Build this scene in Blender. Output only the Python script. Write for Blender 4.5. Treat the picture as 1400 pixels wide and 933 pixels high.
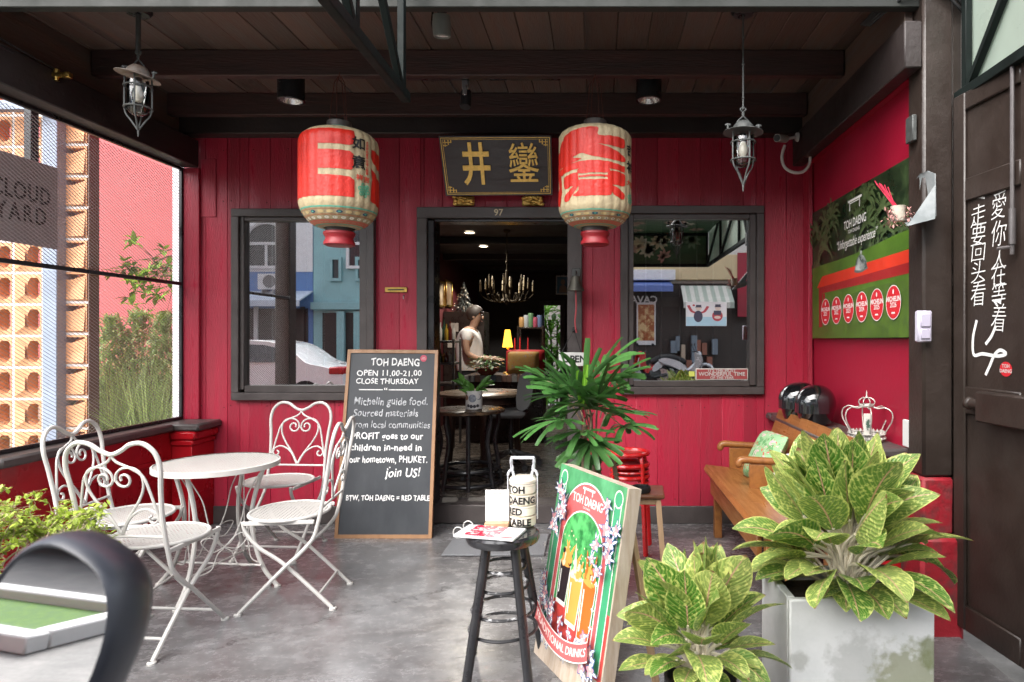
import bpy, bmesh, math, random
from mathutils import Vector, Matrix, Euler
R = math.radians
random.seed(11)
sc = bpy.context.scene
col = sc.collection
for o in list(bpy.data.objects):
    bpy.data.objects.remove(o)

# ---------------------------------------------------------------- camera, sky, sun, exposure
F, CX, CY, H = 890.0, 818.0, 463.0, 1.33      # focal length and vanishing point in photo pixels, eye height in metres
cam = bpy.data.cameras.new("camera")
cam.sensor_width = 36.0
cam.lens = 36.0 * F / 1400.0
cam.shift_x = -(CX - 700.0) / 1400.0
cam.shift_y = -(466.5 - CY) / 1400.0
cam.clip_start = 0.05
cam.clip_end = 2000
cam.dof.use_dof = True
cam.dof.focus_distance = 4.2
cam.dof.aperture_fstop = 5.0
camo = bpy.data.objects.new("camera", cam)
camo.location = (0, 0, H)
camo.rotation_euler = (R(90), 0, 0)
col.objects.link(camo)
sc.camera = camo

SUN_EL, SUN_AZ = 50.0, 212.0                    # elevation; azimuth of the sun, degrees from +Y clockwise
world = bpy.data.worlds.new("World")
sc.world = world
world.use_nodes = True
wn = world.node_tree
bg = wn.nodes["Background"]
sky = wn.nodes.new("ShaderNodeTexSky")
sky.sky_type = 'NISHITA'
sky.sun_disc = False
sky.sun_elevation = R(SUN_EL)
sky.sun_rotation = R(SUN_AZ)
sky.air_density = 1.0
sky.dust_density = 4.0
sky.ozone_density = 1.0
haze_sat = wn.nodes.new("ShaderNodeHueSaturation")      # overcast: a paler, greyer sky
haze_sat.inputs["Saturation"].default_value = 0.35
wn.links.new(sky.outputs[0], haze_sat.inputs["Color"])
wn.links.new(haze_sat.outputs[0], bg.inputs[0])
bg.inputs[1].default_value = 0.15
sun = bpy.data.lights.new("sun", 'SUN')
sun.energy = 1.2
sun.angle = R(75)
sun.color = (1.0, 0.97, 0.93)
suno = bpy.data.objects.new("sun", sun)
sdir = Vector((math.sin(R(SUN_AZ)) * math.cos(R(SUN_EL)), math.cos(R(SUN_AZ)) * math.cos(R(SUN_EL)), math.sin(R(SUN_EL))))
suno.rotation_euler = (-sdir).to_track_quat('-Z', 'Y').to_euler()
suno.location = (0, -3, 12)
col.objects.link(suno)
sc.view_settings.view_transform = 'Standard'
sc.view_settings.look = 'None'
sc.view_settings.gamma = 1.0
sc.view_settings.exposure = 1.95
sc.view_settings.use_curve_mapping = False
sc.render.engine = 'CYCLES'
sc.cycles.max_bounces = 10
sc.cycles.diffuse_bounces = 5
sc.cycles.transparent_max_bounces = 12
sc.cycles.caustics_reflective = False
sc.cycles.caustics_refractive = False
sc.cycles.sample_clamp_indirect = 8.0
sc.cycles.use_denoising = True

# ---------------------------------------------------------------- helpers
def W(px, py, d):
    return Vector(((px - CX) * d / F, d, H - (py - CY) * d / F))
def onX(px, py, X):
    return W(px, py, F * X / (px - CX))
def onZ(px, py, z):
    return W(px, py, F * (H - z) / (py - CY))
WALL = 4.68
WS = F / WALL
def wx(px): return (px - CX) / WS
def wz(py): return H - (py - CY) / WS
def mir(px, py, dv):                       # a point seen reflected in the window glass at distance dv
    p = W(px, py, dv)
    return Vector((p.x, 2 * (WALL + 0.02) - dv, p.z))

def srgb(r, g, b):
    f = lambda c: (c / 255 / 12.92) if c / 255 <= 0.04045 else ((c / 255 + 0.055) / 1.055) ** 2.4
    return (f(r), f(g), f(b))

def mat(name, c, rough=0.5, metal=0.0, var=0.12, scale=5.0, bump=0.0, bscale=60.0, c2=None, lo=0.4, hi=0.6, stretch=(1, 1, 1),
        spec=0.5, island=0.0, coat=0.0, detail=5.0, emit=None, estr=0.0, trans=0.0, rvar=0.12):
    m = bpy.data.materials.new(name)
    m.use_nodes = True
    nt = m.node_tree
    N, L = nt.nodes, nt.links
    p = N["Principled BSDF"]
    p.inputs["Roughness"].default_value = rough
    p.inputs["Metallic"].default_value = metal
    p.inputs["Specular IOR Level"].default_value = spec
    p.inputs["Coat Weight"].default_value = coat
    p.inputs["Coat Roughness"].default_value = 0.08
    tc = N.new("ShaderNodeTexCoord")
    mp = N.new("ShaderNodeMapping")
    mp.inputs["Scale"].default_value = stretch
    L.new(tc.outputs["Object"], mp.inputs["Vector"])
    ns = N.new("ShaderNodeTexNoise")
    ns.inputs["Scale"].default_value = scale
    ns.inputs["Detail"].default_value = detail
    ns.inputs["Roughness"].default_value = 0.62
    L.new(mp.outputs[0], ns.inputs["Vector"])
    rp = N.new("ShaderNodeValToRGB")
    if c2 is None:
        a = tuple(max(0, x * (1 - var)) for x in c) + (1,)
        b = tuple(min(1, x * (1 + var)) for x in c) + (1,)
        rp.color_ramp.elements[0].position, rp.color_ramp.elements[1].position = 0.3, 0.7
    else:
        a, b = tuple(c) + (1,), tuple(c2) + (1,)
        rp.color_ramp.elements[0].position, rp.color_ramp.elements[1].position = lo, hi
    rp.color_ramp.elements[0].color, rp.color_ramp.elements[1].color = a, b
    L.new(ns.outputs["Fac"], rp.inputs[0])
    out = rp.outputs[0]
    if island:
        g = N.new("ShaderNodeNewGeometry")
        mr = N.new("ShaderNodeMapRange")
        mr.inputs[3].default_value, mr.inputs[4].default_value = 1 - island, 1 + island
        L.new(g.outputs["Random Per Island"], mr.inputs[0])
        hs = N.new("ShaderNodeHueSaturation")
        L.new(mr.outputs[0], hs.inputs["Value"])
        L.new(out, hs.inputs["Color"])
        out = hs.outputs[0]
    L.new(out, p.inputs["Base Color"])
    if rvar:
        mr = N.new("ShaderNodeMapRange")
        mr.inputs[1].default_value, mr.inputs[2].default_value = 0.3, 0.7
        mr.inputs[3].default_value, mr.inputs[4].default_value = max(0.02, rough - rvar), min(1, rough + rvar)
        L.new(ns.outputs["Fac"], mr.inputs[0])
        L.new(mr.outputs[0], p.inputs["Roughness"])
    if bump:
        nb = N.new("ShaderNodeTexNoise")
        nb.inputs["Scale"].default_value = bscale
        nb.inputs["Detail"].default_value = 3
        L.new(mp.outputs[0], nb.inputs["Vector"])
        bp = N.new("ShaderNodeBump")
        bp.inputs["Strength"].default_value = bump
        bp.inputs["Distance"].default_value = 0.01
        L.new(nb.outputs["Fac"], bp.inputs["Height"])
        L.new(bp.outputs[0], p.inputs["Normal"])
    if emit:
        p.inputs["Emission Color"].default_value = tuple(emit) + (1,)
        p.inputs["Emission Strength"].default_value = estr
    if trans:
        tl = N.new("ShaderNodeBsdfTranslucent")
        L.new(out, tl.inputs[0])
        mx = N.new("ShaderNodeMixShader")
        mx.inputs[0].default_value = trans
        L.new(p.outputs[0], mx.inputs[1])
        L.new(tl.outputs[0], mx.inputs[2])
        L.new(mx.outputs[0], N["Material Output"].inputs[0])
    return m

def glass_mat(name, refl, tint=(1, 1, 1), rough=0.0):
    m = bpy.data.materials.new(name)
    m.use_nodes = True
    N, L = m.node_tree.nodes, m.node_tree.links
    N.remove(N["Principled BSDF"])
    t = N.new("ShaderNodeBsdfTransparent"); t.inputs[0].default_value = tuple(tint) + (1,)
    g = N.new("ShaderNodeBsdfGlossy"); g.inputs["Roughness"].default_value = rough
    f = N.new("ShaderNodeFresnel"); f.inputs[0].default_value = 1.5
    a = N.new("ShaderNodeMath"); a.operation = 'ADD'; a.use_clamp = True
    a.inputs[1].default_value = refl
    L.new(f.outputs[0], a.inputs[0])
    mx = N.new("ShaderNodeMixShader")
    L.new(a.outputs[0], mx.inputs[0]); L.new(t.outputs[0], mx.inputs[1]); L.new(g.outputs[0], mx.inputs[2])
    L.new(mx.outputs[0], N["Material Output"].inputs[0])
    return m

_flat = {}
def flat(c, rough=0.5, metal=0.0, **k):
    key = (tuple(round(x, 3) for x in c), rough, metal, tuple(sorted(k.items())))
    if key not in _flat:
        _flat[key] = mat("paint", c, rough, metal, **{**dict(var=0.06, scale=9), **k})
    return _flat[key]

def frame_of(t):
    t = t.normalized()
    a = Vector((0, 0, 1)) if abs(t.z) < 0.9 else Vector((1, 0, 0))
    u = t.cross(a).normalized()
    return u, t.cross(u).normalized()

def catmull(p, n=6, closed=False):
    p = [Vector(q) for q in p]
    out, m = [], len(p)
    rng = range(m) if closed else range(m - 1)
    for i in rng:
        if closed:
            a, b, c, d = p[(i - 1) % m], p[i], p[(i + 1) % m], p[(i + 2) % m]
        else:
            a, b, c, d = p[max(i - 1, 0)], p[i], p[i + 1], p[min(i + 2, m - 1)]
        for k in range(n):
            t = k / n
            out.append(0.5 * ((2 * b) + (c - a) * t + (2 * a - 5 * b + 4 * c - d) * t * t + (3 * b - a - 3 * c + d) * t ** 3))
    if not closed:
        out.append(p[-1])
    return out

class MB:
    def __init__(s):
        s.v, s.f, s.m, s.uv, s.mi = [], [], [], [], 0
    def add(s, vs, fs, uv=None):
        b = len(s.v)
        s.v += [tuple(v) for v in vs]
        s.uv += uv if uv else [(0, 0)] * len(vs)
        s.f += [tuple(i + b for i in f) for f in fs]
        s.m += [s.mi] * len(fs)
    def box(s, x0, x1, y0, y1, z0, z1, bev=0.004, M=None):
        lo = (min(x0, x1), min(y0, y1), min(z0, z1)); hi = (max(x0, x1), max(y0, y1), max(z0, z1))
        b = min(bev, *[(hi[i] - lo[i]) * 0.45 for i in range(3)])
        idx, vs = {}, []
        for sx in (0, 1):
            for sy in (0, 1):
                for sz in (0, 1):
                    sg = (sx, sy, sz)
                    for ax in range(3):
                        v = []
                        for i in range(3):
                            e = hi[i] if sg[i] else lo[i]
                            if i != ax: e += -b if sg[i] else b
                            v.append(e)
                        idx[sg + (ax,)] = len(vs); vs.append(v)
        def S(**k): return tuple(k[c] for c in 'xyz')
        fs = []
        for ax in range(3):
            o1, o2 = [i for i in range(3) if i != ax]
            for sg in (0, 1):
                q = []
                for a, c in ((0, 0), (1, 0), (1, 1), (0, 1)):
                    t = [0, 0, 0]; t[ax] = sg; t[o1] = a; t[o2] = c
                    q.append(idx[tuple(t) + (ax,)])
                fs.append(q)
            for a in (0, 1):
                for c in (0, 1):
                    t0, t1 = [0, 0, 0], [0, 0, 0]
                    t0[o1] = t1[o1] = a; t0[o2] = t1[o2] = c; t1[ax] = 1
                    fs.append([idx[tuple(t0) + (o1,)], idx[tuple(t1) + (o1,)], idx[tuple(t1) + (o2,)], idx[tuple(t0) + (o2,)]])
        for sx in (0, 1):
            for sy in (0, 1):
                for sz in (0, 1):
                    fs.append([idx[(sx, sy, sz, a)] for a in range(3)])
        if M is not None: vs = [M @ Vector(v) for v in vs]
        s.add(vs, fs)
        return s
    def beam(s, p0, p1, w, h, up=(0, 0, 1), bev=0.003):     # rectangular bar from p0 to p1
        p0, p1 = Vector(p0), Vector(p1)
        t = (p1 - p0); ln = t.length; t.normalize()
        u = Vector(up).cross(t)
        if u.length < 1e-4: u = Vector((1, 0, 0)).cross(t)
        u.normalize(); n = t.cross(u)
        M = Matrix(((t.x, u.x, n.x, p0.x), (t.y, u.y, n.y, p0.y), (t.z, u.z, n.z, p0.z), (0, 0, 0, 1)))
        return s.box(0, ln, -w / 2, w / 2, -h / 2, h / 2, bev, M)
    def tube(s, pts, r, n=8, closed=False, cap=True):
        pts = [Vector(p) for p in pts]
        m = len(pts)
        rr = r if isinstance(r, (list, tuple)) else [r] * m
        u = None
        vs, fs = [], []
        for i in range(m):
            if closed: t = pts[(i + 1) % m] - pts[i - 1]
            else: t = pts[min(i + 1, m - 1)] - pts[max(i - 1, 0)]
            if t.length < 1e-9: t = Vector((0, 0, 1))
            t.normalize()
            if u is None: u, w = frame_of(t)
            else:
                u = u - t * u.dot(t)
                if u.length < 1e-6: u, w = frame_of(t)
                u.normalize(); w = t.cross(u)
            for k in range(n):
                a = 2 * math.pi * k / n
                vs.append(pts[i] + (u * math.cos(a) + w * math.sin(a)) * rr[i])
        for i in range(m if closed else m - 1):
            for k in range(n):
                j = (i + 1) % m
                fs.append((i * n + k, i * n + (k + 1) % n, j * n + (k + 1) % n, j * n + k))
        if cap and not closed:
            fs.append(tuple(range(n - 1, -1, -1))); fs.append(tuple((m - 1) * n + k for k in range(n)))
        s.add(vs, fs)
        return s
    def cyl(s, p0, p1, r0, r1=None, n=20):
        return s.tube([p0, p1], [r0, r0 if r1 is None else r1], n)
    def lathe(s, prof, c=(0, 0, 0), n=32, M=None, mod=None, mats=None):
        vs, fs, c = [], [], Vector(c)
        m = len(prof)
        for i, (r, z) in enumerate(prof):
            for k in range(n):
                a = 2 * math.pi * k / n
                q = r * (mod(a, i) if mod else 1)
                v = Vector((q * math.cos(a), q * math.sin(a), z))
                if M is not None: v = M @ v
                vs.append(v + c)
        b = len(s.f)
        for i in range(m - 1):
            for k in range(n):
                fs.append((i * n + k, i * n + (k + 1) % n, (i + 1) * n + (k + 1) % n, (i + 1) * n + k))
        s.add(vs, fs)
        if mats:
            for i in range(m - 1):
                for k in range(n): s.m[b + i * n + k] = mats[i]
        return s
    def ball(s, c, r, n=14, m=9, M=None):
        rx, ry, rz = r if isinstance(r, (tuple, list)) else (r, r, r)
        prof = [(math.sin(math.pi * i / m) + 1e-4, -math.cos(math.pi * i / m)) for i in range(m + 1)]
        D = Matrix.Diagonal((rx, ry, rz)).to_4x4()
        return s.lathe(prof, c, n, (M @ D) if M is not None else D)
    def prism(s, poly, dep, fn):                 # poly: 2D outline; fn(u, v, w) -> 3D; depth along w
        n = len(poly)
        vs = [fn(u, v, 0) for u, v in poly] + [fn(u, v, dep) for u, v in poly]
        fs = [tuple(range(n - 1, -1, -1)), tuple(range(n, 2 * n))] + [(i, (i + 1) % n, n + (i + 1) % n, n + i) for i in range(n)]
        s.add(vs, fs)
        return s
    def flat(s, vf, fn):                         # flat printed shape: (verts2d, faces) mapped by fn(u, v)
        s.add([fn(u, v) for u, v in vf[0]], vf[1])
        return s
    def leaf(s, base, d, up, L, wd, droop=0.5, fold=0.18, n=7, tip=1.0, shape=None):
        base, d = Vector(base), Vector(d).normalized()
        side = d.cross(Vector(up))
        if side.length < 1e-3: side = d.cross(Vector((1, 0.2, 0)))
        side.normalize()
        vs, uv, fs, p = [], [], [], base.copy()
        for i in range(n + 1):
            t = i / n
            w = wd * (shape(t) if shape else math.sin(math.pi * min(1, (t * 0.93 + 0.04)) ** 0.85))
            nr = side.cross(d)
            vs += [p - side * w * 0.5 + nr * w * fold, p, p + side * w * 0.5 + nr * w * fold]
            uv += [(0, t), (0.5, t), (1, t)]
            d = (d + Vector((0, 0, -droop / n))).normalized()
            p = p + d * (L / n)
        for i in range(n):
            a = i * 3
            fs += [(a, a + 1, a + 4, a + 3), (a + 1, a + 2, a + 5, a + 4)]
        s.add(vs, fs, uv)
        return s
    def build(s, name, mats, parent=None, smooth=38, local=False, keep=False):
        if not isinstance(mats, (list, tuple)): mats = [mats]
        me = bpy.data.meshes.new(name)
        vs = s.v
        off = Vector((0, 0, 0))
        if parent is None and not keep:
            xs = [v[0] for v in vs]; ys = [v[1] for v in vs]; zs = [v[2] for v in vs]
            off = Vector(((min(xs) + max(xs)) / 2, (min(ys) + max(ys)) / 2, min(zs)))
            vs = [(v[0] - off.x, v[1] - off.y, v[2] - off.z) for v in vs]
        me.from_pydata(vs, [], s.f)
        me.polygons.foreach_set("material_index", s.m)
        ul = me.uv_layers.new(name="UVMap")
        li = [0] * len(me.loops)
        me.loops.foreach_get("vertex_index", li)
        ul.data.foreach_set("uv", [c for i in li for c in s.uv[i]])
        for m in mats: me.materials.append(m)
        bm = bmesh.new(); bm.from_mesh(me)
        bmesh.ops.recalc_face_normals(bm, faces=bm.faces)
        bm.to_mesh(me); bm.free()
        if smooth:
            me.polygons.foreach_set("use_smooth", [True] * len(me.polygons))
            me.set_sharp_from_angle(angle=R(smooth))
        me.update()
        o = bpy.data.objects.new(name, me)
        col.objects.link(o)
        if parent is not None:
            o.parent = parent
            if not local:
                o.matrix_parent_inverse = world_of(parent).inverted()
        else:
            o.location = off
        return o

def world_of(o):
    M = Matrix.LocRotScale(o.location, o.rotation_euler, o.scale)
    if o.parent is not None:
        M = world_of(o.parent) @ o.matrix_parent_inverse @ M
    return M

def tag(o, label=None, cat=None, group=None, kind=None):
    if label: o['label'] = label
    if cat: o['category'] = cat
    if group: o['group'] = group
    if kind: o['kind'] = kind
    return o
def thing(name, label, cat, loc=(0, 0, 0), rz=0.0, group=None):
    o = bpy.data.objects.new(name, None)
    o.empty_display_size = 0.1
    o.location = loc
    o.rotation_euler = (0, 0, rz)
    col.objects.link(o)
    return tag(o, label, cat, group)
def copy_tree(o, parent=None):
    c = o.copy()
    col.objects.link(c)
    if parent is not None: c.parent = parent
    for ch in list(o.children):
        copy_tree(ch, c)
    return c

def text2d(body, size=1.0, off=0.0, ax='CENTER', sp=1.0, jit=0.0, line=1.0, sx=1.0):
    c = bpy.data.curves.new("txt", 'FONT')
    c.body = body; c.size = size; c.offset = off; c.align_x = ax; c.align_y = 'CENTER'; c.space_character = sp; c.space_line = line
    c.resolution_u = 3
    o = bpy.data.objects.new("txt", c)
    me = bpy.data.meshes.new_from_object(o)
    vs = [(v.co.x * sx, v.co.y) for v in me.vertices]
    fs = [tuple(p.vertices) for p in me.polygons]
    bpy.data.objects.remove(o); bpy.data.curves.remove(c); bpy.data.meshes.remove(me)
    return vs, fs

def shape2d(outer, holes=(), cut=None, pre=None):       # filled outline, optionally cut by a grid of spacing `cut`
    bm = bmesh.new()
    if pre:
        vv = [bm.verts.new((u, v, 0)) for u, v in pre[0]]
        for f in pre[1]:
            try: bm.faces.new([vv[i] for i in f])
            except ValueError: pass
    else:
        es = []
        for loop in (outer,) + tuple(holes):
            vv = [bm.verts.new((u, v, 0)) for u, v in loop]
            es += [bm.edges.new((vv[i], vv[(i + 1) % len(vv)])) for i in range(len(vv))]
        bmesh.ops.triangle_fill(bm, edges=es, use_beauty=True)
    if cut:
        for ax in (0, 1):
            cs = [v.co[ax] for v in bm.verts]
            k = math.floor(min(cs) / cut) + 1
            while k * cut < max(cs):
                co = [0, 0, 0]; co[ax] = k * cut
                no = [0, 0, 0]; no[ax] = 1
                bmesh.ops.bisect_plane(bm, geom=bm.verts[:] + bm.edges[:] + bm.faces[:], plane_co=co, plane_no=no)
                k += 1
    bm.verts.index_update()
    r = [(v.co.x, v.co.y) for v in bm.verts], [tuple(v.index for v in f.verts) for f in bm.faces]
    bm.free()
    return r
def rect2d(u0, v0, u1, v1): return [(u0, v0), (u1, v0), (u1, v1), (u0, v1)], [(0, 1, 2, 3)]
def ell2d(u, v, a, b, n=24, rot=0.0):
    c, s_ = math.cos(rot), math.sin(rot)
    return [(u + a * math.cos(t) * c - b * math.sin(t) * s_, v + a * math.cos(t) * s_ + b * math.sin(t) * c) for t in [2 * math.pi * i / n for i in range(n)]], [tuple(range(n))]
def stroke2d(pts, w):                                  # ribbon of width w (number or list) along pts
    pts = [Vector((p[0], p[1])) for p in pts]
    n = len(pts)
    ws = w if isinstance(w, (list, tuple)) else [w] * n
    vs, fs = [], []
    for i in range(n):
        t = pts[min(i + 1, n - 1)] - pts[max(i - 1, 0)]
        if t.length < 1e-9: t = Vector((1, 0))
        t.normalize(); q = Vector((-t.y, t.x)) * ws[i] / 2
        vs += [tuple(pts[i] + q), tuple(pts[i] - q)]
    for i in range(n - 1): fs.append((2 * i, 2 * i + 1, 2 * i + 3, 2 * i + 2))
    return vs, fs
def shift2d(vf, du, dv, sx=1, sy=1, rot=0):
    c, s_ = math.cos(rot), math.sin(rot)
    return [(du + (u * c - v * s_) * sx, dv + (u * s_ + v * c) * sy) for u, v in vf[0]], vf[1]
def cm2(pts, n=5, closed=False): return [(p.x, p.y) for p in catmull([(a, b, 0) for a, b in pts], n, closed)]

# ---------------------------------------------------------------- materials
M = {}
M['red'] = mat('red_paint', (0.40, 0.020, 0.048), 0.42, c2=(0.31, 0.018, 0.038), lo=0.35, hi=0.7, scale=2.2, bump=0.4, bscale=30, stretch=(7, 7, 0.7), island=0.16, rvar=0.2)
M['redflat'] = mat('red_plaster', (0.32, 0.008, 0.030), 0.45, var=0.15, scale=1.6, bump=0.08, bscale=40)
M['redwood'] = mat('red_gloss', (0.38, 0.006, 0.012), 0.3, var=0.25, scale=3, bump=0.15, bscale=25)
M['trim'] = mat('grey_brown_trim', (0.062, 0.052, 0.05), 0.42, var=0.15, scale=8, bump=0.15, bscale=60, stretch=(1, 1, 1))
M['beam'] = mat('dark_beam', (0.026, 0.019, 0.018), 0.5, var=0.25, scale=4, bump=0.2, bscale=40)
M['joist'] = mat('joist_wood', (0.065, 0.030, 0.027), 0.5, c2=(0.035, 0.022, 0.020), lo=0.35, hi=0.65, scale=3, stretch=(0.6, 6, 6), bump=0.3, bscale=20)
M['plank'] = mat('ceiling_plank', (0.080, 0.062, 0.056), 0.5, c2=(0.12, 0.070, 0.052), lo=0.3, hi=0.7, scale=3, stretch=(7, 0.7, 7), bump=0.3, bscale=20, island=0.35)
M['door'] = mat('brown_door', (0.030, 0.021, 0.017), 0.42, var=0.2, scale=6, bump=0.15, bscale=50)
M['white'] = mat('white_metal', (0.49, 0.477, 0.455), 0.4, var=0.04, scale=12)
M['black'] = mat('black_paint', (0.016, 0.016, 0.018), 0.32, var=0.2, scale=10)
M['blackmatt'] = mat('black_matt', (0.012, 0.012, 0.013), 0.6, var=0.2, scale=10)
M['steel'] = mat('steel', (0.45, 0.46, 0.47), 0.35, 1.0, var=0.15, scale=20)
M['galv'] = mat('galvanised', (0.26, 0.28, 0.285), 0.55, 0.35, var=0.2, scale=9, c2=(0.17, 0.19, 0.195), lo=0.4, hi=0.62)
M['lampmetal'] = mat('lamp_metal', (0.085, 0.09, 0.088), 0.55, 0.4, var=0.3, scale=25)
M['brass'] = mat('brass', (0.55, 0.36, 0.10), 0.35, 1.0, var=0.15, scale=20)
M['gold'] = mat('gold_leaf', (0.72, 0.46, 0.12), 0.38, 0.55, var=0.25, scale=30)
M['concrete'] = mat('planter_concrete', (0.57, 0.58, 0.57), 0.75, c2=(0.46, 0.48, 0.47), lo=0.42, hi=0.72, scale=4, bump=0.1, bscale=60)
M['teak'] = mat('teak', (0.30, 0.125, 0.035), 0.38, c2=(0.20, 0.075, 0.02), lo=0.3, hi=0.7, scale=4, stretch=(9, 1, 9), bump=0.08, bscale=30)
M['pine'] = mat('pale_wood', (0.48, 0.33, 0.2), 0.55, c2=(0.36, 0.23, 0.13), lo=0.3, hi=0.7, scale=4, stretch=(8, 8, 1), bump=0.1, bscale=30)
M['frosted'] = mat('frosted_sheet', (0.46, 0.54, 0.47), 0.35, var=0.05, trans=0.45)
M['green_steel'] = mat('dark_green_steel', (0.005, 0.009, 0.008), 0.6, var=0.2, scale=10, spec=0.2)
M['cream'] = mat('lantern_cream', (0.50, 0.41, 0.25), 0.6, scale=9, c2=(0.33, 0.26, 0.16), lo=0.42, hi=0.72, bump=0.35, bscale=70)
M['lred'] = mat('lantern_red', (0.60, 0.022, 0.011), 0.45, scale=7, c2=(0.42, 0.016, 0.010), lo=0.45, hi=0.75, bump=0.3, bscale=70)
M['ink'] = flat((0.01, 0.01, 0.01), 0.5)
M['teal'] = flat((0.12, 0.42, 0.30))
M['navy'] = flat((0.02, 0.07, 0.14))
M['chalk'] = mat('chalk', (0.80, 0.80, 0.79), 0.9, c2=(0.38, 0.39, 0.40), lo=0.50, hi=0.72, scale=70)
M['chalkdim'] = mat('faded_chalk', (0.52, 0.53, 0.55), 0.9, c2=(0.14, 0.15, 0.16), lo=0.42, hi=0.66, scale=60)
M['board'] = mat('blackboard', (0.022, 0.026, 0.032), 0.5, c2=(0.050, 0.055, 0.062), lo=0.48, hi=0.78, scale=4, stretch=(1, 1, 0.35))
M['bark'] = mat('bark', (0.20, 0.14, 0.09), 0.8, var=0.4, scale=30)
M['soil'] = mat('soil', (0.05, 0.032, 0.022), 0.95, var=0.5, scale=50, bump=0.8, bscale=60)
M['glass'] = glass_mat('window_glass', 0.56, (0.75, 0.78, 0.78))
M['clear'] = glass_mat('lamp_glass', 0.06, (0.92, 0.93, 0.92), 0.02)
M['mirror'] = mat('mirror_glass', (0.9, 0.91, 0.92), 0.02, 1.0, var=0.01, rvar=0)
M['plastic'] = mat('black_plastic', (0.030, 0.034, 0.045), 0.38, var=0.15, scale=20, rvar=0.05)
M['leafbright'] = mat('bush_leaf', (0.36, 0.46, 0.07), 0.4, var=0.25, scale=14, island=0.4, trans=0.35)
M['palmleaf'] = mat('palm_leaf', (0.048, 0.135, 0.032), 0.36, var=0.25, scale=9, island=0.45, trans=0.15)
M['grassblade'] = mat('grass_blade', (0.42, 0.56, 0.22), 0.6, var=0.3, scale=6, island=0.5, trans=0.3)

def aglaonema_mat(name, base, pale, mid):
    m = bpy.data.materials.new(name); m.use_nodes = True
    N, L = m.node_tree.nodes, m.node_tree.links
    p = N["Principled BSDF"]; p.inputs["Roughness"].default_value = 0.32
    uvn = N.new("ShaderNodeTexCoord"); sep = N.new("ShaderNodeSeparateXYZ"); L.new(uvn.outputs["UV"], sep.inputs[0])
    def mt(op, a, b=None, clamp=False):
        n = N.new("ShaderNodeMath"); n.operation = op; n.use_clamp = clamp
        for i, q in enumerate((a, b)):
            if q is None: continue
            if isinstance(q, (int, float)): n.inputs[i].default_value = q
            else: L.new(q, n.inputs[i])
        return n.outputs[0]
    u = mt('ABSOLUTE', mt('SUBTRACT', sep.outputs[0], 0.5))           # 0 at the midrib
    ns = N.new("ShaderNodeTexNoise"); ns.inputs["Scale"].default_value = 70; ns.inputs["Detail"].default_value = 4
    L.new(uvn.outputs["Object"], ns.inputs["Vector"])
    big = N.new("ShaderNodeTexNoise"); big.inputs["Scale"].default_value = 14; L.new(uvn.outputs["Object"], big.inputs["Vector"])
    ph = mt('ADD', mt('MULTIPLY', sep.outputs[1], 78.0), mt('MULTIPLY', u, -52.0))
    ph = mt('ADD', ph, mt('MULTIPLY', big.outputs["Fac"], 5.0))
    vein = mt('MULTIPLY', mt('ADD', mt('SINE', ph), 1.0), 0.5)
    veinm = mt('MULTIPLY', mt('SUBTRACT', vein, 0.62, True), 2.2, True)
    spk = mt('MULTIPLY', mt('SUBTRACT', ns.outputs["Fac"], 0.53, True), 9.0, True)
    g = N.new("ShaderNodeNewGeometry")
    isl = mt('MULTIPLY', g.outputs["Random Per Island"], 0.55)
    f = mt('ADD', mt('MULTIPLY', veinm, 0.42), mt('MULTIPLY', spk, 0.95), True)
    f = mt('ADD', mt('MULTIPLY', f, 0.8), mt('MULTIPLY', mt('SUBTRACT', isl, 0.12, True), 0.9), True)
    edge = mt('MULTIPLY', mt('SUBTRACT', u, 0.44, True), 14.0, True)
    f2 = mt('ADD', f, edge, True)
    mx = N.new("ShaderNodeMixRGB"); mx.inputs[1].default_value = tuple(base) + (1,); mx.inputs[2].default_value = tuple(pale) + (1,)
    L.new(f2, mx.inputs[0])
    rib = mt('MULTIPLY', mt('SUBTRACT', 0.030, u, True), 45.0, True)
    mx2 = N.new("ShaderNodeMixRGB"); L.new(rib, mx2.inputs[0]); L.new(mx.outputs[0], mx2.inputs[1]); mx2.inputs[2].default_value = tuple(mid) + (1,)
    dry = mt('MULTIPLY', mt('SUBTRACT', mt('ADD', sep.outputs[1], mt('MULTIPLY', big.outputs["Fac"], 0.10)), 1.005, True), 40.0, True)   # dry brown tips on some leaves
    dry = mt('MULTIPLY', dry, mt('GREATER_THAN', g.outputs["Random Per Island"], 0.55))
    mx3 = N.new("ShaderNodeMixRGB"); L.new(dry, mx3.inputs[0]); L.new(mx2.outputs[0], mx3.inputs[1]); mx3.inputs[2].default_value = (0.22, 0.12, 0.05, 1); mx2 = mx3
    L.new(mx2.outputs[0], p.inputs["Base Color"])
    bp = N.new("ShaderNodeBump"); bp.inputs["Strength"].default_value = 0.35; bp.inputs["Distance"].default_value = 0.006
    L.new(vein, bp.inputs["Height"]); L.new(bp.outputs[0], p.inputs["Normal"])
    tl = N.new("ShaderNodeBsdfTranslucent"); L.new(mx2.outputs[0], tl.inputs[0])
    ms = N.new("ShaderNodeMixShader"); ms.inputs[0].default_value = 0.22
    L.new(p.outputs[0], ms.inputs[1]); L.new(tl.outputs[0], ms.inputs[2]); L.new(ms.outputs[0], N["Material Output"].inputs[0])
    return m
M['aglao'] = aglaonema_mat('variegated_leaf', (0.075, 0.20, 0.025), (0.66, 0.70, 0.22), (0.64, 0.36, 0.26))

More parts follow.
